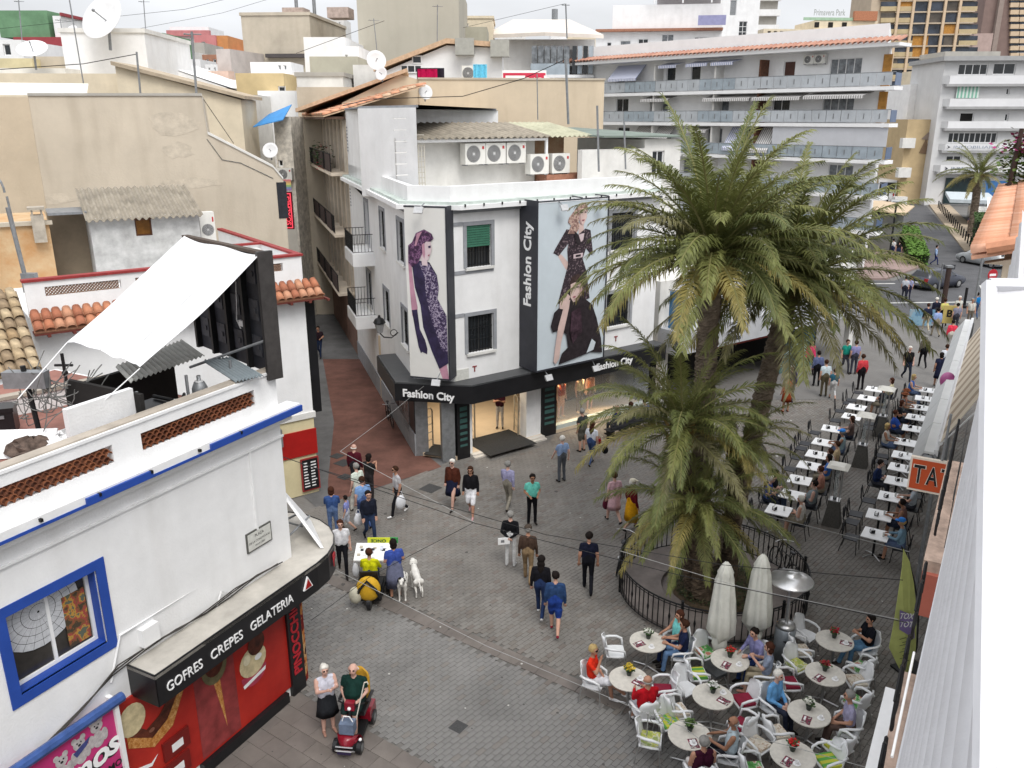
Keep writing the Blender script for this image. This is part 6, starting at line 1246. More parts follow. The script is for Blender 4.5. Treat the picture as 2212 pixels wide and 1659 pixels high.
# ================================================================== planter ring and palms
PC=Vector((5.45,20.1,0));PRR=2.5
pl=thing('palm_planter','raised round paved bed under the palm clump','planter',tuple(PC))
MB().lathe([(2.42,0),(2.42,.14),(1.35,.16),(1.35,.05),(.02,.05)],48).build('kerb',mat('planter_paving',(.22,.19,.175),.9,.2,2,.3,30),pl)
sd=MB().lathe([(1.36,.0),(1.3,.14),(.8,.26),(.02,.32)],32);sd.v=[(v[0]+random.uniform(-.04,.04),v[1]+random.uniform(-.04,.04),v[2]+random.uniform(-.02,.03))for v in sd.v];o=sd.build('soil',mat('dry_soil',(.13,.095,.06),.95,.3,5,.6,30),pl,True);o.location=(.25,.1,0)
gc=MB()
for k in range(2600):
 a=random.uniform(0,6.28);r=1.32*math.sqrt(random.random());c=Vector((.25+r*math.cos(a),.1+r*math.sin(a),.16+random.uniform(0,.3)*(1-.4*r)));b=random.uniform(0,6.28);e=Vector((math.cos(b),math.sin(b),random.uniform(-.2,.9)))*random.uniform(.05,.13);f_=Vector((-math.sin(b),math.cos(b),.2))*.025;gc.quad(c-e*.3,c+f_,c+e,c-f_,random.randrange(3))
stuff(gc.build('ground_cover',[mat('cover_leaf_%d'%i,c,.8,.2,5)for i,c in enumerate([(.06,.075,.03),(.045,.06,.03),(.10,.085,.045)])],pl))
fe=thing('ring_fence','round black wrought iron fence around the palm clump','fence',tuple(PC))
NB=96;bm_=None
mb=MB()
for z,r in((.95,.022),(.88,.012),(.12,.016)):mb.tube([(PRR*math.cos(2*math.pi*i/64),PRR*math.sin(2*math.pi*i/64),z)for i in range(65)],r,6)
mb.build('rail',IRON,fe)
m1=MB().box(-.011,.011,-.011,.011,.1,.93);m2=MB().box(-.011,.011,-.011,.011,.1,.93);m2.lathe([(.011,.40),(.03,.50),(.034,.54),(.011,.64)],6)
b1=m1.build('baluster',IRON,fe).data;b2=m2.build('baluster',IRON,fe).data
for q in[x for x in fe.children if x.name.startswith('baluster')]:bpy.data.objects.remove(q)
pm=MB().box(-.03,.03,-.03,.03,0,1.02);pm.ball((0,0,1.06),.045);pd=pm.build('post',IRON,fe).data
bpy.data.objects.remove([x for x in fe.children if x.name.startswith('post')][0])
for i in range(NB):
 a=2*math.pi*i/NB
 obj('post' if i%16==0 else 'baluster',pd if i%16==0 else(b2 if i%4==2 else b1),fe,(PRR*math.cos(a),PRR*math.sin(a),0),(0,0,a))
LEAF=[mat('palm_leaf_%d'%i,c,.55,.25,2.5,spec=.35)for i,c in enumerate([(.175,.195,.055),(.22,.235,.072),(.145,.17,.052),(.32,.27,.085),(.23,.215,.105)])]
for m in LEAF:
 n=m.node_tree;b=n.nodes['Principled BSDF'];tr=n.nodes.new('ShaderNodeBsdfTranslucent');ms=n.nodes.new('ShaderNodeMixShader');ms.inputs[0].default_value=.25
 src=b.inputs['Base Color'].links[0].from_socket;n.links.new(src,tr.inputs[0]);n.links.new(b.outputs[0],ms.inputs[1]);n.links.new(tr.outputs[0],ms.inputs[2]);n.links.new(ms.outputs[0],n.nodes['Material Output'].inputs[0])
RACH=mat('frond_stalk',(.20,.19,.07),.7,.2,4)
def frond_mesh(L_,el,curl,seed,mi,nl=84,wscale=1.0):
 """frond leaving the crown along +x at elevation el, bending down by curl"""
 rr=random.Random(seed);K=14;pts=[Vector((0,0,0))];ang=el;dirs=[]
 side=rr.uniform(-.12,.12)
 for i in range(K):
  d=Vector((math.cos(ang),side*i/K,math.sin(ang))).normalized();dirs.append(d);pts.append(pts[-1]+d*(L_/K));ang-=curl/K*(.45+1.1*i/K)
 mb=MB();mb.tube(pts,[.028*(1-.85*i/K)+.004 for i in range(K+1)],4,1)
 tw=rr.uniform(-.3,.3)
 for j in range(nl):
  t=.10+.90*j/(nl-1);f=t*K;i=min(K-1,int(f));p=pts[i].lerp(pts[i+1],f-i);d=dirs[i]
  sidev=d.cross(Vector((0,0,1)))
  if sidev.length<.05:sidev=Vector((0,1,0))
  sidev.normalize();upv=sidev.cross(d).normalized()
  if upv.z<0 and abs(d.z)<.95:upv=-upv
  prof=(.40+.60*math.sin(math.pi*min(1,(t*.95+.10))**.85));ln=L_*.150*prof*rr.uniform(.7,1.15)*wscale
  for sg in(-1,1):
   fw=.70+.45*t+rr.uniform(-.2,.2);rise=.40-.55*t+rr.uniform(-.32,.32)
   v=(sidev*sg*(1-.22*t)+d*fw+upv*rise).normalized()
   wv=(d*.9-v*d.dot(v)*.9).normalized()*(.0115+.005*prof)
   mid=p+v*ln*.55+Vector((0,0,-.02*ln));tip=p+v*ln+Vector((0,0,-.22*ln-abs(rr.gauss(0,.14))*ln))
   mb.add([p-wv*.5,p+wv*.5,mid+wv,mid-wv,tip],[(0,1,2,3),(3,2,4)],0)
 me=bpy.data.meshes.new('frond');me.from_pydata([tuple(v)for v in mb.v],[],mb.f);me.materials.append(LEAF[mi]);me.materials.append(RACH);me.polygons.foreach_set('material_index',mb.m);me.update();return me
VAR=[]
for k,(el,cu,mi)in enumerate([(80,45,1),(74,70,0),(68,90,1),(60,95,2),(55,80,0),(48,100,1),(40,95,4),(32,100,0),(25,90,2),(15,95,1),(5,85,3),(-8,75,4),(-20,65,3),(-32,50,2)]):
 for q in range(2):VAR.append((el,frond_mesh(1.0*3.4,R(el),R(cu*.74),k*7+q,mi if q==0 else(mi+1)%3)))
def trunk(parent,base,top,r0,r1,seed,hairy=0.0):
 rr=random.Random(seed);b,t=Vector(base),Vector(top);H_=(t-b).length;n=int(H_/.085);mb=MB();N=14;vs=[];fs=[]
 for i in range(n+1):
  u=i/n;c=b.lerp(t,u)+Vector((.05*math.sin(u*3+seed),.05*math.sin(u*2.3),0));r=(r0+(r1-r0)*u)*(1+.10*(1-u)**6)
  for k in range(N):
   a=2*math.pi*k/N;rad=r*(1+(.055 if(i%2)else-.03)+rr.uniform(-.045,.045)+hairy*rr.uniform(-.1,.16));vs.append((c.x+rad*math.cos(a+i*.4),c.y+rad*math.sin(a+i*.4),c.z))
 for i in range(n):
  for k in range(N):fs.append((i*N+k,i*N+(k+1)%N,(i+1)*N+(k+1)%N,(i+1)*N+k))
 mb.add(vs,fs);return mb.build('trunk',mat('palm_trunk',(.24,.19,.145),.95,.35,5,.5,25)if not hairy else mat('hairy_trunk',(.13,.095,.065),.95,.4,6,.6,25),parent)
def palm(label,base,top,nf,sc,r0,r1,seed,lo=-32,hi=80,sheath=True,hairy=0.0):
 rr=random.Random(seed);T=thing('palm_tree',label,'palm tree',tuple(base),0,'palms of the planted clump');tp=Vector(top)-Vector(base)
 trunk(T,(0,0,0),tuple(tp),r0,r1,seed,hairy)
 V_=[v for v in VAR if lo<=v[0]<=hi]
 for k in range(nf):
  u=(k+.5)/nf;el=hi-(hi-lo)*u**.85;c=sorted(V_,key=lambda v:abs(v[0]-el)+rr.uniform(0,9))[0]
  az=k*2.39996+rr.uniform(-.25,.25);s=sc*rr.uniform(.85,1.12)*(1.02 if el>62 else 1.0)
  obj('frond',c[1],T,(tp.x+.12*math.cos(az),tp.y+.12*math.sin(az),tp.z+.25*(1-u)-.1),(rr.uniform(-.15,.15),rr.uniform(-.08,.08),az),(s,s,s))
 cr=MB()
 for k in range(40):
  a=rr.uniform(0,6.28);z=tp.z-rr.uniform(.0,.65);c=Vector((tp.x+r1*math.cos(a),tp.y+r1*math.sin(a),z));d=Vector((math.cos(a),math.sin(a),1.3)).normalized();cr.tube([c,c+d*rr.uniform(.15,.35)],[.05,.025],4)
 cr.build('leaf_bases',mat('leaf_base',(.30,.20,.07),.8,.3,5),T)
 if sheath:
  for k in range(5):
   a=rr.uniform(3.6,5.8);c=Vector((tp.x+.34*math.cos(a),tp.y+.28*math.sin(a),tp.z-.35))
   m_=MB().ball((0,0,-.35),.38,8,6,0,(.38,.22,1.0)).tube([(0,0,-.02),(-.1*math.cos(a),-.1*math.sin(a),.45)],.03,5);q=m_.build('seed_sheath',mat('seed_sheath',(.42,.26,.05),.7,.2,5),T,True);q.location=c;q.rotation_euler=(rr.uniform(-.25,.25),rr.uniform(-.25,.25),a)
 return T
palm('tall left palm with a thick ringed trunk in the round bed',(5.15,20.45,.2),(4.95,20.5,9.15),88,1.08,.30,.27,3,-4)
palm('second tall palm leaning right behind the ringed trunk palm',(5.95,20.9,.2),(7.45,22.2,8.15),90,1.12,.27,.26,11,-12)
palm('middle height palm in front of the two tall palms',(4.9,19.9,.2),(4.3,19.9,4.95),50,.80,.24,.24,21,-14,80,False,.6)
palm('short palm with low drooping fronds in the round bed',(5.1,19.5,.2),(4.75,19.5,2.95),44,.70,.26,.28,31,-32,74,False,.8)
palm('short shaggy palm at the right of the palm clump',(6.0,20.3,.2),(6.0,20.4,4.3),22,.55,.2,.22,41,-20,66,False,.8)
palm('distant palm in front of the grey apartments',(49.6,91,0),(49.5,91,6.6),34,1.2,.4,.4,51,-20,80,False)
def bicycle(label,loc,rz,tilt=.12):
 T=thing('bicycle',label,'bicycle',loc,rz,'bicycles at the ring fence');T.rotation_euler=(tilt,0,rz)
 for x in(-.52,.52):
  w=MB().tube([(x+.33*math.cos(R(a)),0,.34+.33*math.sin(R(a)))for a in range(0,361,20)],.022,5).build('wheel',BLACK,T);q=MB()
  for a in range(0,180,30):q.tube([(x-.32*math.cos(R(a)),0,.34-.32*math.sin(R(a))),(x+.32*math.cos(R(a)),0,.34+.32*math.sin(R(a)))],.003,3)
  q.build('spokes',STEEL,w)
 MB().tube([(-.52,0,.34),(-.1,0,.32),(.35,0,.72),(-.2,0,.74),(-.52,0,.34)],.018,5).tube([(-.1,0,.32),(-.24,0,.88)],.016,5).tube([(.52,0,.34),(.36,0,.95)],.016,5).build('frame',IRON,T)
 MB().tube([(.25,-.28,1.0),(.36,-.1,1.0),(.36,.1,1.0),(.25,.28,1.0)],.014,5).build('handlebar',STEEL,T);MB().ball((-.25,0,.92),.1,8,5,0,(1.3,.7,.4)).build('saddle',BLACK,T)
 MB().lathe([(.09,-.01),(.09,.01)],12,(-.1,0,.32)).build('crank',STEEL,T)
g=G(1345,1235);bicycle('bicycle leaning on the left side of the round iron fence',(g.x-.05,g.y+.35,0),R(75));g=G(1665,1240);bicycle('bicycle with large dark wheel on the right side of the iron fence',(g.x+.25,g.y-.2,0),R(100));g=G(843,915);bicycle('dark bicycle standing by the store wall in the alley',(g.x,g.y,0),FL_.a,.05)
# ================================================================== umbrellas, heaters
def umbrella(label,x,y):
 T=thing('closed_parasol',label,'parasol',(x,y,0),random.uniform(0,1),'closed white parasols')
 mb=MB();prof=[(.10,.75),(.22,.95),(.30,1.05),(.28,1.4),(.24,1.9),(.20,2.35),(.16,2.5),(.17,2.55),(.09,2.75),(.02,2.85)];N=32;vs=[];fs=[]
 for r,z in prof:
  for k in range(N):
   a=2*math.pi*k/N;q=r*(1+.16*math.cos(8*a+z)+.06*math.cos(5*a+z*3));vs.append((q*math.cos(a),q*math.sin(a),z+(.06*math.cos(4*a)if z<1.1 else 0)))
 for i in range(len(prof)-1):
  for k in range(N):fs.append((i*N+k,i*N+(k+1)%N,(i+1)*N+(k+1)%N,(i+1)*N+k))
 mb.add(vs,fs);mb.build('canopy',mat('off_white_canvas',(.62,.62,.56),.85,.10,3),T,True)
 MB().tube([(0,0,0),(0,0,1.2)],.03).build('pole',WFRAME,T);tl_=MB();tl_.lathe([(.14,.98),(.17,.7),(.12,.5),(.05,.38)],10);tl_.v=[(v[0]*random.uniform(.7,1.25),v[1]*random.uniform(.7,1.25),v[2])for v in tl_.v];tl_.build('gathered_cloth',mat('off_white_canvas',None),T,True);MB().box(-.3,.3,-.3,.3,0,.07).build('base',GREYM,T)
umbrella('left one of two closed white parasols by the iron fence',4.85,16.75);umbrella('right one of two closed white parasols by the iron fence',5.78,17.1)
g=G(1690,1420);T=thing('patio_heater','mushroom patio heater with round steel reflector beside the parasols','patio heater',(g.x,g.y,0))
MB().lathe([(.24,0),(.24,.85),(.20,.88)],18).build('gas_housing',mat('heater_grey',(.30,.33,.36),.4,.1,4,metal=.4),T,True);MB().lathe([(.23,.86),(.21,.94),(.06,.98)],18).build('housing_top',STEEL,T,True);MB().tube([(0,0,.9),(0,0,1.95)],.04).build('post',STEEL,T);MB().lathe([(.10,1.9),(.12,2.12),(.10,2.16)],12).build('burner',IRON,T);MB().lathe([(.52,2.10),(.5,2.13),(.25,2.26),(.16,2.28),(.15,2.31),(.02,2.32)],28).build('reflector',mat('heater_reflector',(.62,.62,.62),.3,.1,6,metal=.75),T,True)
MB().lathe([(.06,0),(.06,.01)],12,(-.05,-.245,.6)).build('emblem',IRON,T)
def pyramid_heater(label,x,y):
 T=thing('pyramid_heater',label,'patio heater',(x,y,0),R(59.5),'pyramid patio heaters')
 MB().add([(-.27,-.27,.0),(.27,-.27,0),(.27,.27,0),(-.27,.27,0),(-.15,-.15,.85),(.15,-.15,.85),(.15,.15,.85),(-.15,.15,.85)],[(0,1,5,4),(1,2,6,5),(2,3,7,6),(3,0,4,7),(4,5,6,7),(3,2,1,0)]).build('base',mat('heater_mesh',(.10,.095,.085),.5,.25,30,.5,80),T)
 MB().box(-.17,.17,-.17,.17,.85,.88).build('tray',STEEL,T);MB().box(-.05,.05,-.05,.05,.88,.95).build('burner',IRON,T)
 for sx in(-.14,.14):
  for sy in(-.14,.14):MB().box(sx-.012,sx+.012,sy-.012,sy+.012,.88,2.0).build('corner_post',STEEL,T)
 MB().tube([(0,0,.9),(0,0,2.0)],.06,10).build('glass_tube',mat('tube_glass',(.5,.55,.55),.08,0,spec=.5,alpha=.3),T);MB().add([(-.32,-.32,2.0),(.32,-.32,2.0),(.32,.32,2.0),(-.32,.32,2.0),(-.2,-.2,2.07),(.2,-.2,2.07),(.2,.2,2.07),(-.2,.2,2.07)],[(0,1,5,4),(1,2,6,5),(2,3,7,6),(3,0,4,7),(4,5,6,7),(3,2,1,0)]).build('hood',mat('pale_hood',(.62,.60,.54),.35,.08,4,metal=.3),T)
for k,(x,y)in enumerate(((10.23,24.12),(12.99,28.8),(15.06,31.92))):pyramid_heater(['nearest','middle','farthest'][k]+' of the three pyramid heaters between the two table rows',x,y)
# ================================================================== chairs and tables
WRES=mat('white_resin',(.74,.75,.76),.45,.05,6);DRKC=mat('charcoal_chair',(.035,.036,.042),.55,.2,5);TTOP=mat('cream_table_top',(.60,.57,.51),.5,.10,8);WTOP=mat('white_table_top',(.80,.80,.80),.4,.04,5)
def shell(mb,w0,w1,z0,z1,y0,y1,curve,t=.02,n=8,m=7,mi=0):
 vs=[];fs=[]
 for j in range(m+1):
  v=j/m;zz=z0+(z1-z0)*v;w=(w0+(w1-w0)*v)*(1 if v<.7 else math.sqrt(max(.12,1-((v-.7)/.33)**2)))
  for i in range(n+1):
   u=-1+2*i/n;y=y0+(y1-y0)*v+curve*u*u;vs.append((u*w,y,zz));
 o=len(vs);vs+=[(p[0],p[1]-t,p[2])for p in vs[:o]]
 for j in range(m):
  for i in range(n):
   a=j*(n+1)+i;fs.append((a,a+1,a+n+2,a+n+1));b=a+o;fs.append((b,b+n+1,b+n+2,b+1))
 for i in range(n):a=m*(n+1)+i;fs.append((a,a+1,a+1+o,a+o))
 for j in range(m):
  for e in(0,n):a=j*(n+1)+e;fs.append((a,a+n+1,a+n+1+o,a+o))
 mb.add(vs,fs,mi)
def white_chair():
 T=thing('white_armchair','-','chair')
 mb=MB();mb.zprism([(-.22,-.2),(.22,-.2),(.25,.05),(.23,.24),(-.23,.24),(-.25,.05)],.425,.45);mb.build('seat',WRES,T)
 mb=MB();shell(mb,.23,.24,.44,.90,-.20,-.30,.07);mb.build('backrest',WRES,T,True)
 for s in(-1,1):
  MB().tube([(s*.22,-.24,.68),(s*.275,-.10,.675),(s*.285,.08,.665),(s*.27,.2,.62),(s*.245,.235,.44)],[.028,.03,.03,.028,.026],6).build('armrest',WRES,T,True)
  MB().tube([(s*.22,.21,.43),(s*.25,.25,0)],.014,5).build('leg',STEEL,T);MB().tube([(s*.2,-.19,.43),(s*.23,-.27,0)],.014,5).build('leg',STEEL,T)
 return T
def dark_chair():
 T=thing('dark_chair','-','chair')
 MB().zprism([(-.2,-.19),(.2,-.19),(.22,.2),(-.22,.2)],.435,.46).build('seat',DRKC,T)
 mb=MB().tube([(-.19,-.20,.45),(-.2,-.25,.75),(-.13,-.27,.90),(0,-.275,.94),(.13,-.27,.90),(.2,-.25,.75),(.19,-.20,.45)],.016,5);mb.build('back_frame',IRON,T)
 mb=MB()
 for k in range(5):x=-.11+k*.055;mb.box(x-.012,x+.012,-.265,-.25,.52,.90-abs(x)*.4)
 mb.build('backrest',DRKC,T)
 for s in(-1,1):
  MB().tube([(s*.19,.18,.44),(s*.21,.22,0)],.013,5).build('leg',IRON,T);MB().tube([(s*.19,-.18,.44),(s*.2,-.28,0)],.013,5).build('leg',IRON,T)
 return T
PROTO={}
def put(kind,maker,label,loc,rz,group):
 if kind not in PROTO:T=maker();PROTO[kind]=T
 else:T=copy_tree(PROTO[kind])
 T.location=loc;T.rotation_euler=(0,0,rz);T['label']=label;T['group']=group
 return T
def face(v):return math.atan2(v[1],v[0])-math.pi/2
SEATS=[]
def square_table():
 T=thing('square_table','-','table');MB().box(-.36,.36,-.36,.36,.715,.74).build('tabletop',WTOP,T);MB().tube([(0,0,.03),(0,0,.715)],.035,8).build('column',IRON,T)
 for a in(45,135,225,315):MB().tube([(0,0,.1),(.34*math.cos(R(a)),.34*math.sin(R(a)),.015)],.018,5).build('foot',STEEL,T)
 return T
def round_table():
 T=thing('round_table','-','table');MB().lathe([(.36,.705),(.43,.715),(.43,.735),(.42,.742)],32).build('tabletop',TTOP,T);MB().tube([(0,0,.03),(0,0,.71)],.03,8).build('column',STEEL,T)
 for a in(0,90,180,270):MB().tube([(0,0,.08),(.36*math.cos(R(a+45)),.36*math.sin(R(a+45)),.015)],.018,5).build('foot',STEEL,T)
 return T
def napkin_box():
 T=thing('napkin_holder','-','napkin holder');MB().box(-.06,.06,-.05,.05,0,.02).box(-.06,.06,-.05,-.04,.02,.11).box(-.06,.06,.04,.05,.02,.11).build('holder',IRON,T);MB().box(-.052,.052,-.036,.036,.02,.10).build('napkins',WPAINT,T);return T
def drink_glass():
 T=thing('drinking_glass','-','glass');MB().lathe([(.028,0),(.034,.13),(.031,.13),(.025,.008)],10).build('tumbler',mat('glass_clear',(.75,.8,.8),.08,0,spec=.5,alpha=.45),T);MB().lathe([(.024,.008),(.029,.085)],10).build('drink',mat('amber_drink',(.42,.22,.04),.2,.1,5),T);return T
EW=Vector((math.cos(E_),math.sin(E_),0));MW=Vector((-math.sin(E_),math.cos(E_),0))
ORD=['nearest']+[w+' nearest' for w in('second','third','fourth','fifth','sixth','seventh','eighth','ninth','tenth','eleventh','twelfth')]
LROW=[(8.32,23.63),(9.09,24.73),(9.72,25.9),(10.44,27.13),(11.08,28.14),(11.73,29.33),(12.58,30.77),(13.92,32.17),(14.56,33.33),(15.5,34.54),(16.34,35.79)]
RROW=[(10.69,22.04),(11.32,23.29),(12.22,24.58),(12.96,25.8),(13.57,26.94),(14.18,28.06),(14.83,29.33),(15.76,30.8),(16.5,32.08),(17.21,33.3),(17.96,34.48),(18.69,35.64)]
for nm,row in(('left',LROW),('right',RROW)):
 for k,(x,y)in enumerate(row):
  who=ORD[k]+' table of the '+nm+' row'
  put('sq',square_table,'white square cafe table, %s one in the %s terrace row'%(ORD[k],nm),(x,y,0),E_+random.uniform(-.06,.06),'white square cafe tables')
  put('np',napkin_box,'napkin holder on the '+who,(x-.12+random.uniform(-.05,.15),y+random.uniform(-.1,.1),.742),random.uniform(0,1),'napkin holders')
  if k%2==0 or nm=='right':put('gs',drink_glass,'drinking glass on the '+who,(x+.15,y-.08+random.uniform(-.1,.1),.742),0,'drinking glasses')
  for side,sn in((1,'left'),(-1,'right')):
   for off in((-.18,.2)if(k*3+side)%4==0 else(0,)):
    p=Vector((x,y,0))+MW*side*(.66+random.uniform(-.05,.06))+EW*(off*1.4+random.uniform(-.05,.05));rz=face(MW*-side)+random.uniform(-.12,.12)
    put('dk',dark_chair,'dark chair %s of the %s%s'%(sn,who,'' if off==0 else(', nearer one' if off<0 else ', farther one')),tuple(p),rz,'dark cafe chairs')
    SEATS.append((nm,k,side,off,p,rz))
ROUND={'A':(1400,1385,'white flowers by the fence',[178,-8,20]),'B':(1358,1465,'yellow flowers',[160,-70,-5]),'C':(1577,1425,'red flowers near the parasols',[120,190,25,-20]),'D':(1540,1503,'white flowers and red cushions',[125,190,15,-50]),'E':(1490,1587,'a leafy green plant',[110,165,-18,-85]),'F':(1803,1383,'red roses by the heater',[125,180,5,-60]),'H':(1783,1455,'dark red flowers',[120,178,8,-52]),'I':(1748,1540,'white flowers and yellow napkins',[135,200,-10,-60]),'J':(1713,1630,'bright red flowers, bottom right',[130,188,10])}
RS={}
POT=mat('dark_pot',(.04,.05,.04),.4,.2,5)
FLW={'A':(.7,.7,.62),'B':(.65,.45,.03),'C':(.55,.02,.02),'D':(.7,.7,.66),'E':(.12,.2,.05),'F':(.45,.01,.03),'H':(.35,.02,.03),'I':(.68,.68,.6),'J':(.6,.02,.02)}
CUSH={'B':{2:'r'},'C':{0:'g',1:'s'},'D':{1:'f',2:'r',3:'r'},'E':{0:'s',1:'y'},'F':{1:'f',3:'g'},'H':{0:'y',1:'r',2:'f',3:'g'},'I':{1:'f',3:'s'},'J':{0:'f',1:'g',2:'s'}}
CM={'r':mat('red_cushion',(.22,.012,.035),.85,.1,6),'g':speckle('green_floral',[(.06,.22,.05),(.12,.34,.10),(.5,.5,.4),(.4,.15,.1)],9),'s':stripes('green_yellow_stripes',(.10,.32,.06),(.45,.46,.05),6.5),'f':speckle('cream_floral',[(.5,.45,.36),(.58,.53,.45),(.4,.3,.22),(.55,.5,.42)],8),'y':speckle('lime_floral',[(.3,.36,.08),(.45,.45,.12),(.5,.5,.4),(.25,.3,.1)],9)}
CN={'r':'dark red','g':'green floral','s':'green and yellow striped','f':'cream floral','y':'lime floral'}
for key,(vx,vy,desc,angs)in ROUND.items():
 c=G(vx,vy,.74);c.z=0
 put('rd',round_table,'round cream cafe table with '+desc,tuple(c),random.uniform(0,1),'round cream cafe tables')
 T=thing('flower_pot',FLW[key]and{'A':'small pot of white flowers on the round table by the fence','B':'pot of yellow flowers on the left round table','C':'pot of red flowers beside a dark menu on a round table','D':'pot of white flowers on the table with red cushions','E':'leafy green pot on the bottom left round table','F':'pot of red roses on the round table nearest the heater','H':'pot of dark red flowers on the middle table of the right row','I':'pot of white flowers on the table with yellow napkins','J':'pot of bright red flowers on the bottom right table'}[key],'flowers',(c.x+.02,c.y+.1,.745),0,'flower pots on round tables')
 MB().lathe([(.045,0),(.065,.1),(.07,.105),(.055,.1)],10).build('pot',POT,T);mb=MB()
 for k in range(110):
  d=Vector((random.gauss(0,1),random.gauss(0,1),abs(random.gauss(0,1))+.2)).normalized();p=Vector((0,0,.14))+d*random.uniform(.04,.14);a=random.uniform(0,6.28);e=Vector((math.cos(a),math.sin(a),random.uniform(-.4,.6)))*.032;f_=Vector((-math.sin(a),math.cos(a),.3))*.024;mb.quad(p-e,p+f_,p+e,p-f_,1 if d.z>.45 and random.random()<.75 else 0)
 mb.build('blooms',[mat('bloom_leaf',(.05,.10,.03),.7,.2,5),mat('bloom_'+key,FLW[key],.7,.15,5)],T)
 for k in range(2):
  a=random.uniform(3.4,6.0);p=c+Vector((.25*math.cos(a+k),.25*math.sin(a+k),.743))
  if k==0:o=thing('menu_card','dark printed menu card lying on the '+'table with '+desc,'menu',tuple(p),a);MB().box(-.13,.13,-.09,.09,0,.006).build('card',speckle('menu_print',[(.06,.02,.03),(.28,.05,.09),(.03,.03,.03),(.4,.35,.33)],14),o);MB().box(-.1,.02,-.06,-.02,.006,.0075).build('print',WPAINT,o)
  else:o=thing('coffee_cup','white cup and saucer on the table with '+desc,'cup',tuple(p));MB().lathe([(.05,0),(.075,.012),(.07,.014),(.02,.01)],14).build('saucer',WTOP,o);MB().lathe([(.022,.012),(.035,.05),(.04,.07),(.034,.068),(.02,.02)],12).build('cup',WTOP,o)
 LR=[('right' if math.cos(R(a))>0 else 'left',math.sin(R(a)))for a in angs]
 for j,a in enumerate(angs):
  d=Vector((math.cos(R(a)),math.sin(R(a)),0));p=c+d*.78;rz=face(-d)+random.uniform(-.1,.1)
  sd=LR[j][0];ot=[q[1]for q in LR if q[0]==sd];nf_='' if len(ot)==1 else 'nearest ' if LR[j][1]==min(ot)else 'farthest ' if LR[j][1]==max(ot)else 'middle '
  put('wc',white_chair,'%swhite armchair on the %s of the round table with %s'%(nf_,sd,desc),tuple(p),rz,'white resin armchairs')
  RS[(key,j)]=(p,rz)
  cu=CUSH.get(key,{}).get(j)
  if cu:
   o=thing('seat_cushion','%s cushion, %s%s chair, table with %s'%(CN[cu],nf_,sd,desc),'cushion',(p.x,p.y,.452),rz,'seat cushions');m_=MB().zprism([(-.19,-.17),(.19,-.17),(.2,.2),(-.2,.2)],0,.05);m_.build('pad',CM[cu],o);MB().tube([(-.19,-.17,.025),(.19,-.17,.025),(.2,.2,.025),(-.2,.2,.025),(-.19,-.17,.025)],.012,4).build('piping',CM[cu],o)
# ================================================================== people and dogs: capsules along a posed skeleton, fused into one skin
def capsule(mb,p0,r0,p1,r1,n=9):
 p0,p1=Vector(p0),Vector(p1);ax=p1-p0;L_=ax.length
 if L_<1e-5:ax=Vector((0,0,1));L_=1e-5
 ax.normalize();u=ax.orthogonal().normalized();w=ax.cross(u);vs=[];fs=[]
 rings=[(-math.cos(R(a))*r0,math.sin(R(a))*r0,p0)for a in(20,50,90)]+[(math.cos(R(a))*r1,math.sin(R(a))*r1,p1)for a in(90,50,20)]
 for off,rad,c in rings:
  for k in range(n):a=2*math.pi*k/n;vs.append(c+ax*off+(u*math.cos(a)+w*math.sin(a))*rad)
 for i in range(5):
  for k in range(n):fs.append((i*n+k,i*n+(k+1)%n,(i+1)*n+(k+1)%n,(i+1)*n+k))
 fs.append(tuple(range(n))[::-1]);fs.append(tuple(range(5*n,6*n)));mb.add(vs,fs)
PENDING=[]
def fuse(name,label,cat,caps,loc,rz,voxel=.022,smooth=3,group=None,sc=1.0):
 """caps: (p0, r0, p1, r1, material). Queued; all skins are evaluated together at the end."""
 mb=MB()
 for c in caps:capsule(mb,*c[:4])
 me=bpy.data.meshes.new(name);me.from_pydata([tuple(v)for v in mb.v],[],mb.f);me.update()
 o=obj(name,me,None,loc,(0,0,rz),(sc,sc,sc));tag(o,label,cat,group)
 m=o.modifiers.new('skin','REMESH');m.mode='VOXEL';m.voxel_size=voxel
 m2=o.modifiers.new('soft','SMOOTH');m2.factor=.5;m2.iterations=smooth
 PENDING.append((o,caps));return o
def finish_skins():
 dg=bpy.context.evaluated_depsgraph_get();dg.update()
 for o,caps in PENDING:
  me=bpy.data.meshes.new_from_object(o.evaluated_get(dg));me.name=o.name
  n=len(me.polygons);ce=np.empty(n*3);me.polygons.foreach_get('center',ce);ce=ce.reshape(-1,3)
  mats=[];best=np.full(n,1e9);idx=np.zeros(n,dtype=np.int32)
  for c in caps:
   a,b=np.array(c[0],float),np.array(c[2],float);ab=b-a;t=np.clip(((ce-a)@ab)/max(1e-9,ab@ab),0,1)
   d=np.linalg.norm(ce-(a+t[:,None]*ab),axis=1)-(c[1]+(c[3]-c[1])*t)
   if c[4]not in mats:mats.append(c[4])
   k=mats.index(c[4]);s=d<best;best[s]=d[s];idx[s]=k
  o.modifiers.clear();o.data=me;me.materials.clear()
  for m in mats:me.materials.append(m)
  me.polygons.foreach_set('material_index',idx);me.polygons.foreach_set('use_smooth',np.ones(n,dtype=bool));me.update()
 PENDING.clear()
SKINS=[mat('skin_%d'%i,c,.6,.08,6)for i,c in enumerate([(.52,.30,.22),(.42,.22,.145),(.30,.15,.09),(.56,.34,.27)])]
HAIRS={'k':cloth('1c1614'),'b':cloth('3a2418'),'g':cloth('8c8a86'),'w':cloth('d8d4cc'),'y':cloth('b09868'),'r':cloth('46281c')}
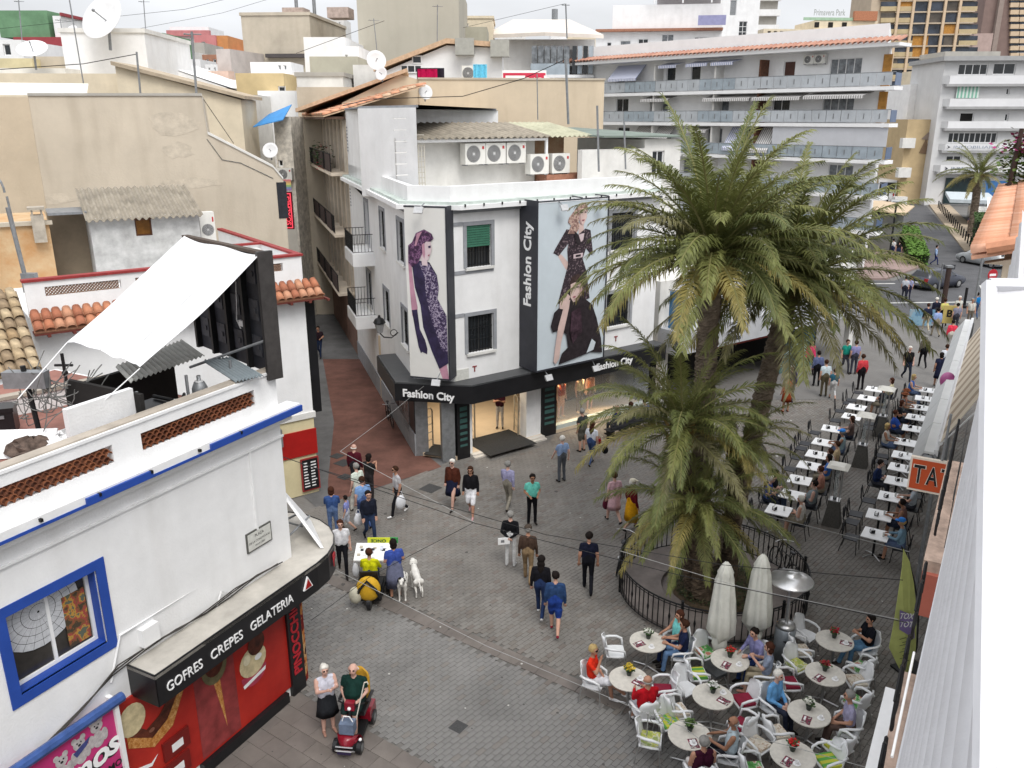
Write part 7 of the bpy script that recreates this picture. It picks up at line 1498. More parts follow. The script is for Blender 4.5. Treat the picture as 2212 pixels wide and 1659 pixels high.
def person(label,loc,deg,pose='stand',top='ffffff',bot='333333',skin=0,hair='b',hl=0,sleeve='short',leg='long',shoe='2a2624',hat=None,arms='down',h=1.0,fat=1.0,bald=False,glasses=False,lean=0.0,seat=.46,voxel=None,cross=False):
 S=SKINS[skin];Tm=cloth(top);Bm=cloth(bot);Sh=cloth(shoe);caps=[];A=caps.append;f=fat
 dz=0.0;hipz=.93
 if pose=='sit':dz=seat+.10-.93;hipz=seat+.10
 if pose!='sit' and not lean:lean=random.Random(label+'l').uniform(-.02,.10)
 sh=1.42+dz;ly=math.sin(lean)
 def up(y,z):return(y+(z-hipz)*ly,z)
 def T3(x,y,z):q=up(y,z);return(x,q[0],q[1])
 for x in(-.075,.075):
  A((T3(x*f,-.005,hipz+.02),.105*f,T3(x*.9,.0,hipz+.20),.10*f,Bm if leg!='dress' else Tm));A((T3(x*f,.015*f,hipz+.13),.112*f,T3(x*1.15,.0,sh-.12),.112*(f*.5+.5),Tm))
 A((T3(-.135,-.01,sh-.015),.062,T3(.135,-.01,sh-.015),.062,Tm))
 if fat>1.15:A((T3(0,.09,hipz+.22),.15*f,T3(0,.07,hipz+.32),.13*f,Tm))
 A((T3(0,-.01,sh),.055,T3(0,.012,sh+.12),.05,S))
 hc=Vector(T3(0,.025,sh+.215));A((tuple(hc+Vector((0,-.012,.015))),.092,tuple(hc+Vector((0,.02,-.035))),.075,S));A((tuple(hc+Vector((0,.095,-.012))),.016,tuple(hc+Vector((0,.085,.015))),.010,S))
 for x in(-.092,.092):A((tuple(hc+Vector((x,-.005,-.01))),.018,tuple(hc+Vector((x,-.01,.02))),.014,S))
 EY=cloth('201818')if not glasses else cloth('101010')
 for x in(-.035,.035):A((tuple(hc+Vector((x,.078,.012))),.017 if not glasses else.026,tuple(hc+Vector((x*1.2,.074,.012))),.015 if not glasses else.024,EY))
 A((tuple(hc+Vector((-.02,.082,-.058))),.010,tuple(hc+Vector((.02,.082,-.058))),.010,cloth('8a4a40')))
 legs=[]
 if pose=='sit':
  for s in(-1,1):
   kx=.11*s*(1.0 if not cross else.5);kn=(kx,.40+(.05 if cross and s>0 else 0),hipz-.03+(.06 if cross and s>0 else 0));an=(.10*s if not(cross and s>0)else-.12,.44 if not(cross and s>0)else.72,.08 if not(cross and s>0)else.26);legs.append(((.09*s,-.0,hipz),kn,an,(an[0],an[1]+.15,an[2]-.045)))
 elif pose=='walk':
  legs=[((-.085,0,hipz),(-.09,.20,.51),(-.085,.26,.09),(-.085,.42,.045)),((.085,0,hipz),(.09,.02,.50),(.085,-.33,.20),(.085,-.24,.07))]
 else:
  legs=[((-.085,0,hipz),(-.10,.02,.50),(-.11,-.01,.08),(-.13,.14,.035)),((.085,0,hipz),(.10,.02,.50),(.11,-.01,.08),(.13,.14,.035))]
 for H0,K,An,To in legs:
  H0,K,An,To=map(Vector,(H0,K,An,To));m_th=Bm if leg in('long','shorts','cropped')else S;m_sh=Bm if leg=='long' else S
  A((tuple(H0),.092*f,tuple(K),.060,m_th));
  if leg=='cropped':mid=K.lerp(An,.55);A((tuple(K),.060,tuple(mid),.055,Bm));A((tuple(mid),.048,tuple(An),.04,S))
  else:A((tuple(K),.058 if leg!='long' else.064,tuple(K.lerp(An,.4)),.058 if leg!='long' else.06,m_sh));A((tuple(K.lerp(An,.4)),.056,tuple(An),.040 if leg!='long' else.052,m_sh))
  if leg=='shorts':A((tuple(H0.lerp(K,.5)),.10*f,tuple(H0.lerp(K,.93)),.085,Bm))
  A((tuple(An+Vector((0,-.03,-.03))),.042,tuple(To),.034,Sh))
 for s in(-1,1):
  so_=Vector(T3(.185*s*(.6+.4*f),-.01,sh-.02))
  el,wr={'down':((.235,-.03,1.14),(.245,.05,.90)),'swing':((.23,-.10*s,1.15),(.23,-.10*s+.12*(1-s)*.5+.02,.93)),'bent':((.245,-.02,1.15),(.14,.24,1.10)),'fold':((.235,.03,1.14),(-.03,.20,1.15)),'phone':((.22,.10,1.18),(.07,.30,1.30)),'face':((.20,.16,1.20),(.06,.20,1.46))if s>0 else((.235,0,1.14),(.05,.2,1.06)),'back':((.24,-.13,1.15),(.03,-.19,1.0)),'hip':((.34,-.06,1.18),(.17,.05,1.02)),'table':((.245,.12,1.16),(.13,.36,1.17)),'lap':((.235,.03,1.14),(.09,.26,1.02)),'carry':((.225,-.02,1.14),(.215,.06,.90))}[arms]
  el=Vector(T3(el[0]*s*(.7+.3*f),el[1]+0,el[2]+dz));wr=Vector(T3(wr[0]*s,wr[1],wr[2]+dz))
  ms=Tm if sleeve!='none' else S
  A((tuple(so_),.056,tuple(so_.lerp(el,.55)),.053,ms));A((tuple(so_.lerp(el,.5)),.044 if sleeve!='long' else.05,tuple(el),.042 if sleeve!='long' else.046,Tm if sleeve=='long' else S));A((tuple(el),.042 if sleeve!='long' else.046,tuple(wr),.030 if sleeve!='long' else.038,Tm if sleeve=='long' else S))
  d=(wr-el).normalized();pc=wr+d*.06;A((tuple(wr),.030,tuple(pc),.036,S));sd_=d.cross(Vector((0,1,.3))).normalized()
  for q in range(4):b0=pc+sd_*(.024*(q-1.5))+d*.02;A((tuple(b0),.0125,tuple(b0+d*(.055+.012*(q in(1,2)))+Vector((0,.012,-.012))),.0105,S))
  A((tuple(wr+d*.03+sd_*-.03*s),.014,tuple(wr+d*.085+sd_*-.05*s),.011,S))
 depth=Vector(loc).length;vx=voxel or(.017 if depth<21 else.022 if depth<32 else.03 if depth<60 else.045)
 o=fuse('person',label,'person',caps,loc,R(deg-90),vx,3 if vx<.03 else 2,None,h)
 if not bald:
  hm=HAIRS[hair];mb=MB();c=hc+Vector((0,-.022,.028));mb.ball(tuple(c),.108,12,9,0,(.96,1.02,.98))
  vv=[]
  for v in mb.v:
   p=Vector(v)-hc;
   if p.y>.045 and p.z<.055:p.y=.045+(p.y-.045)*.1;p.z=max(p.z,-.02)if False else p.z;p.x*=.98;p.y=min(p.y,.02 if p.z<.02 else.05)
   if p.z<-.075:p.z=-.075
   vv.append(tuple(hc+p))
  hr=random.Random(label);mb.v=[tuple(Vector(v)+Vector((hr.uniform(-1,1),hr.uniform(-1,1),hr.uniform(-.6,1)))*.009)for v in vv]
  if hl==1:mb.ball(tuple(hc+Vector((0,-.05,-.06))),.095,10,7,0,(1.05,.75,1.1))
  if hl==2:mb.ball(tuple(hc+Vector((0,-.065,-.10))),.10,10,7,0,(1.05,.65,1.2));mb.ball(tuple(hc+Vector((0,-.09,-.26))),.095,10,7,0,(1.15,.5,1.7))
  if hl==3:mb.ball(tuple(hc+Vector((0,-.12,.05))),.045)
  mb.build('hair',hm,o,True)
 elif hair:
  mb=MB().tube([tuple(hc+Vector((.096*math.sin(R(a)),-.02-.085*math.cos(R(a)),-.02)))for a in range(-80,81,20)],.02,5);mb.build('hair',HAIRS[hair],o,True)
 if hat:
  mb=MB().lathe([(.105,0),(.108,.04),(.085,.085),(.03,.10)],14,tuple(hc+Vector((0,-.01,.045))));
  if hat[0]=='c':mb.slab([tuple(hc+Vector(q))for q in((-.08,.05,.055),(.08,.05,.055),(.06,.17,.045),(-.06,.17,.045))],(0,0,.012))
  else:mb.lathe([(.17,0),(.17,.012),(.10,.02)],16,tuple(hc+Vector((0,-.01,.05))))
  mb.build('hat',cloth(hat[1:]),o,True)
 if leg in('skirt','dress','longskirt')and pose!='sit':
  zb_={'skirt':.50,'dress':.52,'longskirt':.38}[leg];mb=MB();N=20;vs=[];fs=[]
  for r,z in((.150*f,hipz+.12),(.19*f,hipz-.05),(.21*f,.68),(.235*f,zb_),(.225*f,zb_+.01)):
   for k in range(N):a=2*math.pi*k/N;q=r*(1+.05*math.cos(7*a));vs.append((q*math.cos(a),q*math.sin(a)*.78,z))
  for i in range(4):
   for k in range(N):fs.append((i*N+k,i*N+(k+1)%N,(i+1)*N+(k+1)%N,(i+1)*N+k))
  mb.add(vs,fs);mb.build('skirt',Tm if leg=='dress' else Bm,o,True)
 return o
def bag(label,loc,rz,m,sz=(.28,.12,.32),name='bag',strap=True):
 T=thing(name,label,'bag',loc,rz);w,d,hh=sz;mb=MB().ball((0,0,hh/2),.5,10,8,0,(w,d,hh));mb.v=[(v[0]*(1.05-.25*v[2]/hh),v[1],v[2])for v in mb.v];mb.build('body',m,T,True)
 if strap:MB().tube([(-w*.25,0,hh*.9),(-w*.1,0,hh*1.25),(w*.1,0,hh*1.25),(w*.25,0,hh*.9)],.012,4).build('handle',m,T)
 return T
def P_(vx,vy):g=G(vx,vy);return(g.x,g.y,0)
PL=mat('white_plastic_bag',(.66,.67,.70),.5,.1,8)
W=person
W('woman in white top and black trousers with a brown backpack beside the canopy',P_(742,1240),-75,'walk','dcdce0','15151a',3,'r',0,'short','long',arms='down',h=.98)
g=Vector(P_(742,1240));bag('dark brown backpack on the woman in the white top',(g.x+.02,g.y+.20,1.0),0,cloth('3a2a22'),(.28,.2,.42),'backpack',False)
W('child in blue and white striped shirt behind the woman with the backpack',P_(752,1150),170,'walk','8890c8','c8ccd8',0,'k',0,'short','shorts',h=.72)
W('person in blue denim jacket with long brown hair beside the shop canopy',P_(722,1162),100,'stand','3a5488','5a7098',0,'r',1,'long','long',arms='phone',h=.98)
W('man in dark jacket carrying a white plastic bag by the shop canopy',P_(800,1172),-65,'walk','1e2230','26344e',0,'k',0,'long','long','15151a',arms='carry')
g=Vector(P_(797,1165));bag('white plastic bag held by the man in the dark jacket',(g.x-.28,g.y-.05,.5),.3,PL,(.3,.16,.42))
W('man in light blue shirt behind the man in the dark jacket',P_(788,1140),120,'walk','7a9ccc','4a6090',3,'b',0,'short','long',fat=1.1)
W('man in pale green shirt and white trousers on the red paving',P_(776,1107),140,'walk','cfd8cc','d6d4cc',3,'g',0,'short','long')
W('bald man in maroon top on the red alley paving',P_(770,1060),80,'stand','4c1522','2a2a30',3,'w',0,'long','long',bald=True,fat=1.1)
W('person in dark clothes holding up a camera on the red paving',P_(800,1085),60,'stand','242222','2e2a2c',1,'k',1,'short','long',arms='phone')
W('man in grey tee and black trousers with a white carrier bag',P_(862,1113),-150,'walk','b4b2b6','17171c',1,'b',0,'short','long','e8e8e8',arms='carry',glasses=True)
g=Vector(P_(862,1113));bag('white carrier bag held by the man in the grey tee',(g.x+.1,g.y-.2,.32),.5,PL,(.38,.2,.5))
W('older person in brown cardigan over a navy dress by the store corner',P_(979,1097),-110,'walk','4a2418','1c2038',3,'w',0,'long','skirt',fat=1.15,glasses=True)
W('young woman in black jacket and white shorts with long hair',P_(1018,1114),-95,'walk','17161a','e4e4e8',1,'b',2,'long','shorts','d0a0a0',glasses=True)
W('man in lilac shirt and khaki trousers walking away',P_(1097,1102),70,'walk','9a98b8','8a8478',3,'g',0,'long','long',arms='swing')
W('man in aqua tee and black trousers standing in the square',P_(1149,1132),-80,'stand','6cc8b8','121216',2,'k',0,'short','long',arms='bent')
W('white haired man in pale blue shirt and grey trousers near the store',P_(1213,1040),120,'stand','8ea4c8','585c62',3,'w',0,'short','long',arms='swing')
W('man in dark grey tee and shorts beside the shop window',P_(1257,975),130,'stand','34383a','5a5850',0,'g',0,'short','shorts',fat=1.2)
W('long haired woman in white top and jeans with a red bag',P_(1276,1006),60,'walk','d4d8e0','3c5078',0,'r',2,'short','long')
g=Vector(P_(1278,1000));bag('red shoulder bag of the long haired woman in jeans',(g.x+.25,g.y-.05,.75),.3,cloth('8c1a22'),(.22,.12,.26));bag('black bag carried beside the red shoulder bag',(g.x+.5,g.y+.05,.35),.1,cloth('16161a'),(.26,.14,.3))
W('woman in pink dress walking past the palms',P_(1325,1130),110,'walk','d8b0b8','d8c0c8',3,'r',0,'short','dress')
g=Vector(P_(1308,1128));bag('maroon bag held by the woman in the pink dress',(g.x,g.y,.45),0,cloth('5a1c30'),(.26,.12,.4))
W('person in maroon jacket, yellow skirt and white cap by the palms',P_(1362,1146),30,'walk','641420','d49a18',0,'w',0,'long','longskirt',hat='cdcd4c0',fat=1.1)
W('man in black jumper and white trousers with papers behind his back',P_(1103,1222),80,'stand','131317','d0d0d0',3,'g',0,'long','long','c8c8c8',arms='back')
g=Vector(P_(1103,1222));T=thing('newspaper','folded white newspaper held behind the man in the black jumper','newspaper',(g.x-.18,g.y-.22,.82),R(10));MB().box(-.18,.16,-.015,.015,0,.2).build('sheet',WPAINT,T);MB().box(-.1,.0,-.019,-.015,.06,.14).build('print',GREYM,T)
W('man in brown jacket, khaki trousers and cap walking up the square',P_(1140,1258),85,'walk','47372e','8a7458',1,'g',0,'long','long','6a5238',hat='c4a4038')
W('woman with long dark hair, black top and jeans seen from behind',P_(1167,1333),80,'walk','15141a','26365a',0,'k',2,'long','long','d8d8d8')
W('woman in denim jacket and blue shorts seen from behind',P_(1198,1370),85,'walk','2a4268','24408a',0,'k',0,'long','shorts','8a2838',fat=1.08)
W('man in navy tee and black trousers walking toward the palms',P_(1269,1280),85,'walk','15182a','14151c',1,'k',0,'short','long','101014',arms='down',h=1.03)
W('old woman in white vest and dark skirt with white hair',P_(711,1580),-60,'stand','c8c8d4','24262a',3,'w',3,'none','skirt','a88070',arms='phone',h=.95,fat=1.08)
W('man in dark shirt holding a white bag far down the alley',P_(692,772),-90,'walk','2a1c24','24304a',1,'k',0,'short','long',arms='bent')
W('performer in orange costume skirt and boots under the palms',P_(1696,890),100,'stand','b8502a','8c3a1c',1,'g',0,'none','skirt','6a3020');W('white haired person in purple jacket facing the performer',P_(1704,868),-95,'stand','3a3450','4a4650',3,'w',1,'long','long',glasses=True)
W('woman in pink jacket by the sports shop',P_(1746,807),-80,'walk','d03a68','2a2426',1,'k',1,'long','long');W('person in blue grey jacket and black trousers near the sports shop',P_(1762,834),80,'stand','5a6488','121216',1,'k',0,'long','long');W('man in white shirt and olive trousers near the far tables',P_(1778,856),90,'stand','bccad0','5a5240',0,'b',0,'short','long',fat=1.1);W('child in teal top and white trousers near the far tables',P_(1797,864),80,'walk','2c5c70','c8c8c8',0,'b',0,'short','cropped',h=.85)
W('man in lilac shirt under the palm fronds',P_(1842,808),90,'stand','8886b0','3a3c48',0,'b',0,'short','long');W('woman in coral red top beyond the far tables',P_(1857,842),95,'stand','c84048','1c181c',1,'b',0,'long','long',fat=1.1);W('person in teal top beyond the sports shop',P_(1822,805),-80,'walk','1c8878','34343c',0,'b',0,'short','long')
W('white haired man in black shirt walking down the street',P_(1956,822),-95,'walk','121214','1c2434',3,'w',0,'short','long',fat=1.1);W('woman in camouflage jacket and black trousers in the street',P_(1991,795),80,'walk','5c584c','141418',1,'g',1,'long','long');W('woman in coral jacket and white trousers beside the canopy',P_(2050,758),70,'walk','d83a50','cac4ba',1,'k',0,'long','long');W('man in light blue shirt and khaki trousers in the street group',P_(2019,728),90,'walk','8ca0cc','8c8270',0,'k',0,'long','long',arms='down')
W('man in navy jacket left of the street group',P_(1998,717),80,'walk','20263c','b4a890',0,'b',0,'long','long','d8d8d8');W('man in yellow shirt in the street group',P_(2034,705),85,'walk','c8c070','1a1a20',0,'b',0,'short','long');W('man in grey shirt at the canopy end',P_(2061,716),80,'walk','7c7c8c','3c3c44',0,'k',0,'short','long');W('white haired man in navy top in the street group',P_(2016,702),90,'walk','1c1e30','3a3a40',3,'w',0,'long','long');W('person in white cap and pale shirt by the yellow sign',P_(2064,698),-90,'stand','c8c8c0','5a5a58',0,'w',0,'short','long');W('man in bright blue shirt at the kerb',P_(2103,690),80,'walk','1c78b8','3a5070',0,'k',0,'short','long');W('person in white shirt beside the man in bright blue',P_(2092,704),-100,'stand','c0bcb4','6a6258',1,'g',0,'short','long')
W('woman in navy and white dress walking beside the terrace canopy',P_(2024,838),75,'walk','20243c','20243c',1,'k',1,'short','skirt');W('person in white shirt half hidden by the terrace canopy',P_(2036,818),70,'walk','d4d8e0','3c4458',0,'b',0,'short','long')
W('man in pale blue shirt and navy trousers crossing the road',P_(2018,573),-20,'walk','9ab0d4','1c2a5c',0,'k',0,'long','long');W('man in lilac shirt waiting at the road edge',P_(1960,650),80,'stand','9496b8','26283c',0,'b',0,'short','long');W('man in white shirt waiting at the road edge left of the lilac shirt',P_(1951,650),60,'stand','b8bcc4','2a2c38',0,'k',0,'short','long')
for k,(x,c)in enumerate(((2094,'violet'),(2105,'dark blue'),(2117,'grey'))):W('person in %s top standing beyond the clipped hedge'%c,(51.5+k*.9,95+k*.3,.2),-100,'stand',{'violet':'6a5a80','dark blue':'2a3050','grey':'60626c'}[c],'2a2c34',0,'b')
for k,(x,y,c,b)in enumerate(((1925,560,'white','d0d0d0'),(1938,565,'black','1c1c20'))):g=G(x,y);W('person in %s top behind the palm fronds near the hedge'%c,(g.x,g.y,.12),60,'stand',b,'2a3350',0,'k')
cg=G(806,1290);CA=R(38)
vend=W('lottery vendor in yellow vest sitting on the cart',(cg.x-.05,cg.y+.05,0),88,'sit','d0d018','3a4a5c',0,'r',0,'long','long',arms='table',seat=.52,fat=1.1)
W('woman in blue top and grey skirt buying at the cart',(cg.x+.62,cg.y-.02,0),110,'stand','3c52a0','6c7088',1,'k',1,'short','longskirt',arms='bent',fat=1.12)
sg=G(768,1588);SA=-97
W('bald man in dark green tee riding the red mobility scooter',(sg.x,sg.y+.22,.0),SA,'sit','12302a','1c2c2a',3,'w',0,'short','shorts','241c1a',bald=True,fat=1.3,arms='lap',seat=.62,h=1.05)
def seat(key,j,label,**k):
 p,rz=RS[(key,j)];return person(label,tuple(p+Vector((-math.sin(rz),math.cos(rz),0))*-.04),math.degrees(rz)+90,'sit',seat=.46,**k)
seat('B',0,'woman in red top and white shorts seated with crossed legs',top='d8321c',bot='d8d8dc',skin=1,hair='y',sleeve='short',leg='shorts',shoe='e8e8e8',arms='face',glasses=True,cross=True)
seat('B',1,'balding man in red shirt seated with his back to us',top='b01420',bot='d0d0d8',skin=1,hair='g',bald=True,sleeve='long',leg='shorts',shoe='e0e0e0',arms='table',fat=1.15)
seat('A',1,'man in navy tee and jeans seated at the fence table',top='1a2240',bot='6888b0',skin=1,hair='b',sleeve='short',arms='table',fat=1.08);seat('A',2,'woman in aqua top seated at the fence table',top='7cd0cc',bot='26345c',skin=1,hair='r',hl=1,sleeve='none',arms='table')
seat('C',2,'man in lilac shirt leaning forward at the table by the heater',top='8c8cb8',bot='2a4070',skin=0,hair='k',sleeve='long',arms='table',lean=.25);seat('C',3,'woman in patterned blouse and cropped trousers by the heater',top='8a94a8',bot='a89c84',skin=0,hair='r',hl=1,sleeve='short',leg='cropped',arms='phone',shoe='c09080')
seat('I',0,'white haired person in pale blue scarf seated at the right row',top='6aa4d8',bot='2c3040',skin=3,hair='w',sleeve='long',arms='lap',lean=.1);seat('I',2,'grey haired man in lilac shirt seated facing left',top='a09cb8',bot='5c4a44',skin=1,hair='g',sleeve='short',arms='lap',lean=.12)
seat('F',2,'dark haired man in black tee seated by the rose table',top='14161e',bot='5a80a0',skin=1,hair='k',sleeve='short',arms='phone',cross=True)
seat('E',2,'bald man in white vest and sunglasses at the bottom table',top='b4c4cc',bot='2a2c34',skin=2,hair='g',bald=True,sleeve='none',arms='table',glasses=True,fat=1.15);seat('E',3,'grey haired man in purple vest reading at the bottom edge',top='3a1026',bot='d0ccc8',skin=1,hair='g',sleeve='none',arms='lap',fat=1.1)
cset=['c8c4be','2a4c9c','16181e','7a8488','a87868','3a6ab4','bcbab4','b09c7c','8aa0a8','5a4a46','24262e','c4bc9c','4a3a36','7a5a54','a8b0b8','1e2c50']
cnam=['off white','royal blue','black','slate grey','dusty pink','blue','pale grey','tan','grey green','brown','charcoal','cream','dark brown','rust','silver','navy']
occ={('left',-1):[0,1,2,3,4,5,6,9,10],('left',1):[1],('right',1):[3,6,7,8,9,11],('right',-1):[0,1,2]}
pk=0
for(nm,k,side,off,p,rz)in SEATS:
 if k in occ.get((nm,side),[]):
  who=ORD[k];c=pk%16;rr=random.Random(pk*5+1)
  person('%sguest in %s top, %s side of the %s table, %s row'%('' if off<=0 else 'farther ',cnam[c],'left' if side>0 else 'right',who,nm),tuple(p+Vector((-math.sin(rz),math.cos(rz),0))*-.03),math.degrees(rz)+90,'sit',top=cset[c]if not(nm=='right' and side<0 and k==0)else '7c9cb0',bot=rr.choice(['2a3040','8c8474','3a3c44','5a6a88']),skin=rr.randrange(4),hair=rr.choice('bgwkyr'),hl=rr.choice([0,0,1]),sleeve=rr.choice(['short','short','long','none']),leg=rr.choice(['long','shorts']),arms=rr.choice(['table','lap','table','fold']),lean=rr.uniform(0,.15),fat=rr.uniform(1,1.18),hat='c3a84d8' if(nm=='right' and k==0)or(nm,k)==('left',5)else('b7a4830' if(nm,k)==('right',9)else None));pk+=1
bx=FR_.g(1300,955);BN=thing('street_bench','dark bench by the fashion shop window with seated people','bench',FR_.at(bx[0]+.35,bx[1],0),FR_.a)
for k in range(4):MB().box(-.1,2.6,-.2+k*.1,-.12+k*.1,.42,.45).build('seat_slat',DRKC,BN)
for k in range(3):MB().box(-.1,2.6,-.24,-.21,.55+k*.12,.63+k*.12).build('back_slat',DRKC,BN)
for x in(.1,2.4):MB().box(x-.03,x+.03,-.22,.18,0,.42).build('leg',IRON,BN)
for k,(s,c,l_)in enumerate(((.45,'20264c','bald man in navy top sitting on the bench by the shop window'),(1.2,'2a2a30','dark clothed person sitting in the middle of the shop bench'),(2.0,'5a6888','person in grey blue top at the right end of the shop bench'))):
 q=FR_.at(bx[0]+.35+s,bx[1]+.02,0);person(l_,tuple(q),math.degrees(FR_.a)+90,'sit',c,'3a3c44',0,'g' if k==0 else 'b',0,'long',bald=(k==0),arms='lap')
q=G(1080,925,.14);W('shop assistant in maroon top and white trousers inside the doorway',tuple(q),-100,'stand','3c1420','c4c0bc',1,'k',0,'short','long',arms='phone');q=G(1150,925,.14);W('person in black standing inside the store doorway',(q.x,q.y+1.2,.14),-80,'stand','16161a','1a1a20',0,'k',0,'long','long')
def mannequin(label,x,y,top,bot,leg='long',h=1.0):
 g=FR_.g(x,y,.34);o=person(label,FR_.at(g[0],max(.7,g[1]),.34),math.degrees(FR_.a)-90,'stand',top,bot,0,None,0,'none',leg,'c8b090',arms='down',h=h,bald=True);o.name='mannequin';o['category']='mannequin';o['group']='shop window mannequins'
 return o
for k,a in enumerate(((1220,905,'a0401c','c89878','shorts','mannequin in orange red top at the left of the shop window'),(1262,895,'c8b898','5a4838','long','mannequin in cream jacket and brown trousers in the shop window'),(1285,890,'b86838','48301c','skirt','mannequin in tan outfit at the back of the shop window'))):mannequin(a[5],a[0],a[1],a[2],a[3],a[4])
for k in range(3):
 s=d0+.7+k*1.1;o=thing('shop_spotlight',['left','middle','right'][k]+' warm spotlight over the shop window mannequins','lamp',FR_.at(s,.5,zF-.6),FR_.a,'shop spotlights');MB().lathe([(.05,0),(.07,.12),(.03,.14)],10).build('housing',STEEL,o);MB().lathe([(.045,-.002),(.045,.0)],10).build('lens',mat('lamp_glow',(.9,.8,.6),.4,0,emit=((1,.75,.42),6)),o)
 lt=bpy.data.lights.new('spot','SPOT');lt.energy=140;lt.color=(1,.74,.42);lt.spot_size=R(80);lt.spot_blend=.6;lt.shadow_soft_size=.05;lo=bpy.data.objects.new('shop_spot_light',lt);COL.objects.link(lo);lo.parent=o;lo.location=(0,.05,-.02);lo.rotation_euler=(R(-18),0,0)
lt=bpy.data.lights.new('ceiling','AREA');lt.energy=90;lt.size=3.0;lt.color=(1,.86,.66);lo=bpy.data.objects.new('shop_ceiling_light',lt);COL.objects.link(lo);lo.location=FR_.at(2.2,2.6,zF-.08);lo['label']='warm lit ceiling panel inside the store doorway';lo['category']='lamp'
def dog(label,loc,deg,spots=False,sit=False):
 Wm=mat('white_fur',(.66,.64,.60),.9,.1,8);Km=cloth('1a1816');caps=[];A=caps.append
 A(((0,.22,.52),.115,(0,-.05,.50),.105,Wm));A(((0,-.05,.50),.10,(0,-.27,.51),.095,Wm));A(((0,.22,.54),.10,(0,.40,.70),.065,Wm));A(((0,.42,.73),.072,(0,.50,.73),.062,Wm));A(((0,.52,.715),.045,(0,.60,.70),.035,Wm));A(((0,.625,.71),.016,(0,.63,.71),.014,Km))
 for s in(-1,1):
  A(((s*.07,.40,.76),.028,(s*.095,.37,.68),.022,Km if spots else Wm));A(((s*.035,.535,.755),.011,(s*.036,.54,.755),.011,Km))
  A(((s*.075,.25,.48),.062,(s*.08,.23,.27),.035,Wm));A(((s*.08,.23,.27),.034,(s*.08,.235,.06),.024,Wm));A(((s*.08,.23,.04),.028,(s*.08,.29,.03),.026,Wm))
  A(((s*.075,-.27,.48),.078,(s*.085,-.18,.32),.05,Wm));A(((s*.085,-.18,.32),.042,(s*.085,-.33,.20),.026,Wm));A(((s*.085,-.33,.20),.026,(s*.085,-.31,.05),.022,Wm));A(((s*.085,-.31,.04),.028,(s*.085,-.25,.03),.026,Wm))
 A(((0,-.34,.52),.025,(0,-.48,.40),.018,Wm));A(((0,-.48,.40),.018,(0,-.55,.30),.012,Wm))
 if spots:
  rr=random.Random(4)
  for k in range(14):a=rr.uniform(0,6.28);y=rr.uniform(-.3,.25);c=(.10*math.cos(a),y,.51+.10*math.sin(a));A((c,.022,c,.022,Km))
  A(((.03,.45,.80),.03,(.03,.42,.80),.03,Km))
 o=fuse('dog',label,'dog',caps,loc,R(deg-90),.014,2,'dogs beside the lottery cart');MB().tube([(.072*math.cos(R(a)),.37+.05*math.sin(R(a)),.665-.05*math.sin(R(a)))for a in range(0,361,40)],.010,4).build('collar',IRON,o)
g=G(868,1298);dog('black and white spotted dog facing us beside the lottery cart',(g.x,g.y+.25,0),-85,True);g=G(897,1292);dog('white dog seen from behind right of the spotted dog',(g.x+.02,g.y+.30,0),108)
finish_skins()
# ================================================================== lottery cart
T=thing('lottery_cart','small lottery cart with tilted ticket tray and yellow bag','cart',(cg.x,cg.y,0),R(0))
for x,y in((-.38,.3),(.38,.3),(0,-.55)):
 w=MB().lathe([(.14,-.05),(.2,-.05),(.2,.05),(.14,.05)],18).build('wheel',BLACK,T);w.location=(x,y,.2);w.rotation_euler=(0,R(90),0);h_=MB().lathe([(.1,-.052),(.1,.052)],12).build('rim',GREYM,w)
MB().box(-.3,.3,-.5,.6,.2,.30).build('chassis',IRON,T);MB().box(-.28,.28,-.3,.2,.38,.50).build('seat',BLACK,T);MB().slab([(-.26,-.32,.5),(.26,-.32,.5),(.24,-.42,1.05),(-.24,-.42,1.05)],(0,-.06,0)).build('backrest',BLACK,T)
MB().tube([(0,.5,.3),(0,.55,.85)],.035).build('tray_post',GREYM,T)
tr=MB().slab([(-.55,.38,.88),(.55,.38,.88),(.55,.95,1.10),(-.55,.95,1.10)],(0,0,.03)).build('ticket_tray',WPAINT,T)
for k in range(26):
 x=random.uniform(-.5,.45);t=random.uniform(.05,.75);y=.38+.57*t;z=.915+.22*t
 MB().slab([(x,y,z),(x+.09,y,z),(x+.09,y+.07,z+.027),(x,y+.07,z+.027)],(0,0,.004+.0006*k)).build('ticket',random.choice([WPAINT,cloth('b8b0a0'),cloth('3a3c40'),cloth('c8ccd8')]),tr)
sg_=MB().slab([(-.25,.96,1.12),(.38,.96,1.12),(.38,.98,1.27),(-.25,.98,1.27)],(0,.025,0)).build('name_sign',mat('once_yellow',(.62,.66,.04),.5,.05,3),T);MB().slab([(.38,.955,1.12),(.60,.955,1.12),(.60,.975,1.28),(.38,.975,1.28)],(0,.03,0)).build('green_end',mat('once_green',(.04,.24,.07),.5,.05,3),T)
letters(sg_,'ONCE',.15,mat('dark_green',(.03,.10,.03),.5,0),(.06,.955,1.195),(R(82),0,0),bold=.004,extrude=.001);sg_.children[0].rotation_euler=(R(82),R(180),0)
bg_=MB().ball((0,-.58,.62),.34,14,10,0,(.95,.55,1.05));bg_.build('yellow_bag',mat('yellow_fabric',(.62,.36,.02),.7,.12,8),T,True);MB().tube([(-.32,-.62,.35),(-.2,-.76,.7),(0,-.78,.95),(.22,-.76,.7),(.32,-.62,.35)],.04,6).build('black_strap',BLACK,T);MB().ball((-.34,-.62,.45),.2,10,8,0,(.9,.8,1.2)).build('pale_sack',mat('pale_sack',(.50,.48,.38),.8,.15,6),T,True);bag('clear plastic bag hanging at the left of the ticket tray',(cg.x-.52,cg.y+.45,.35),0,PL,(.2,.14,.45))
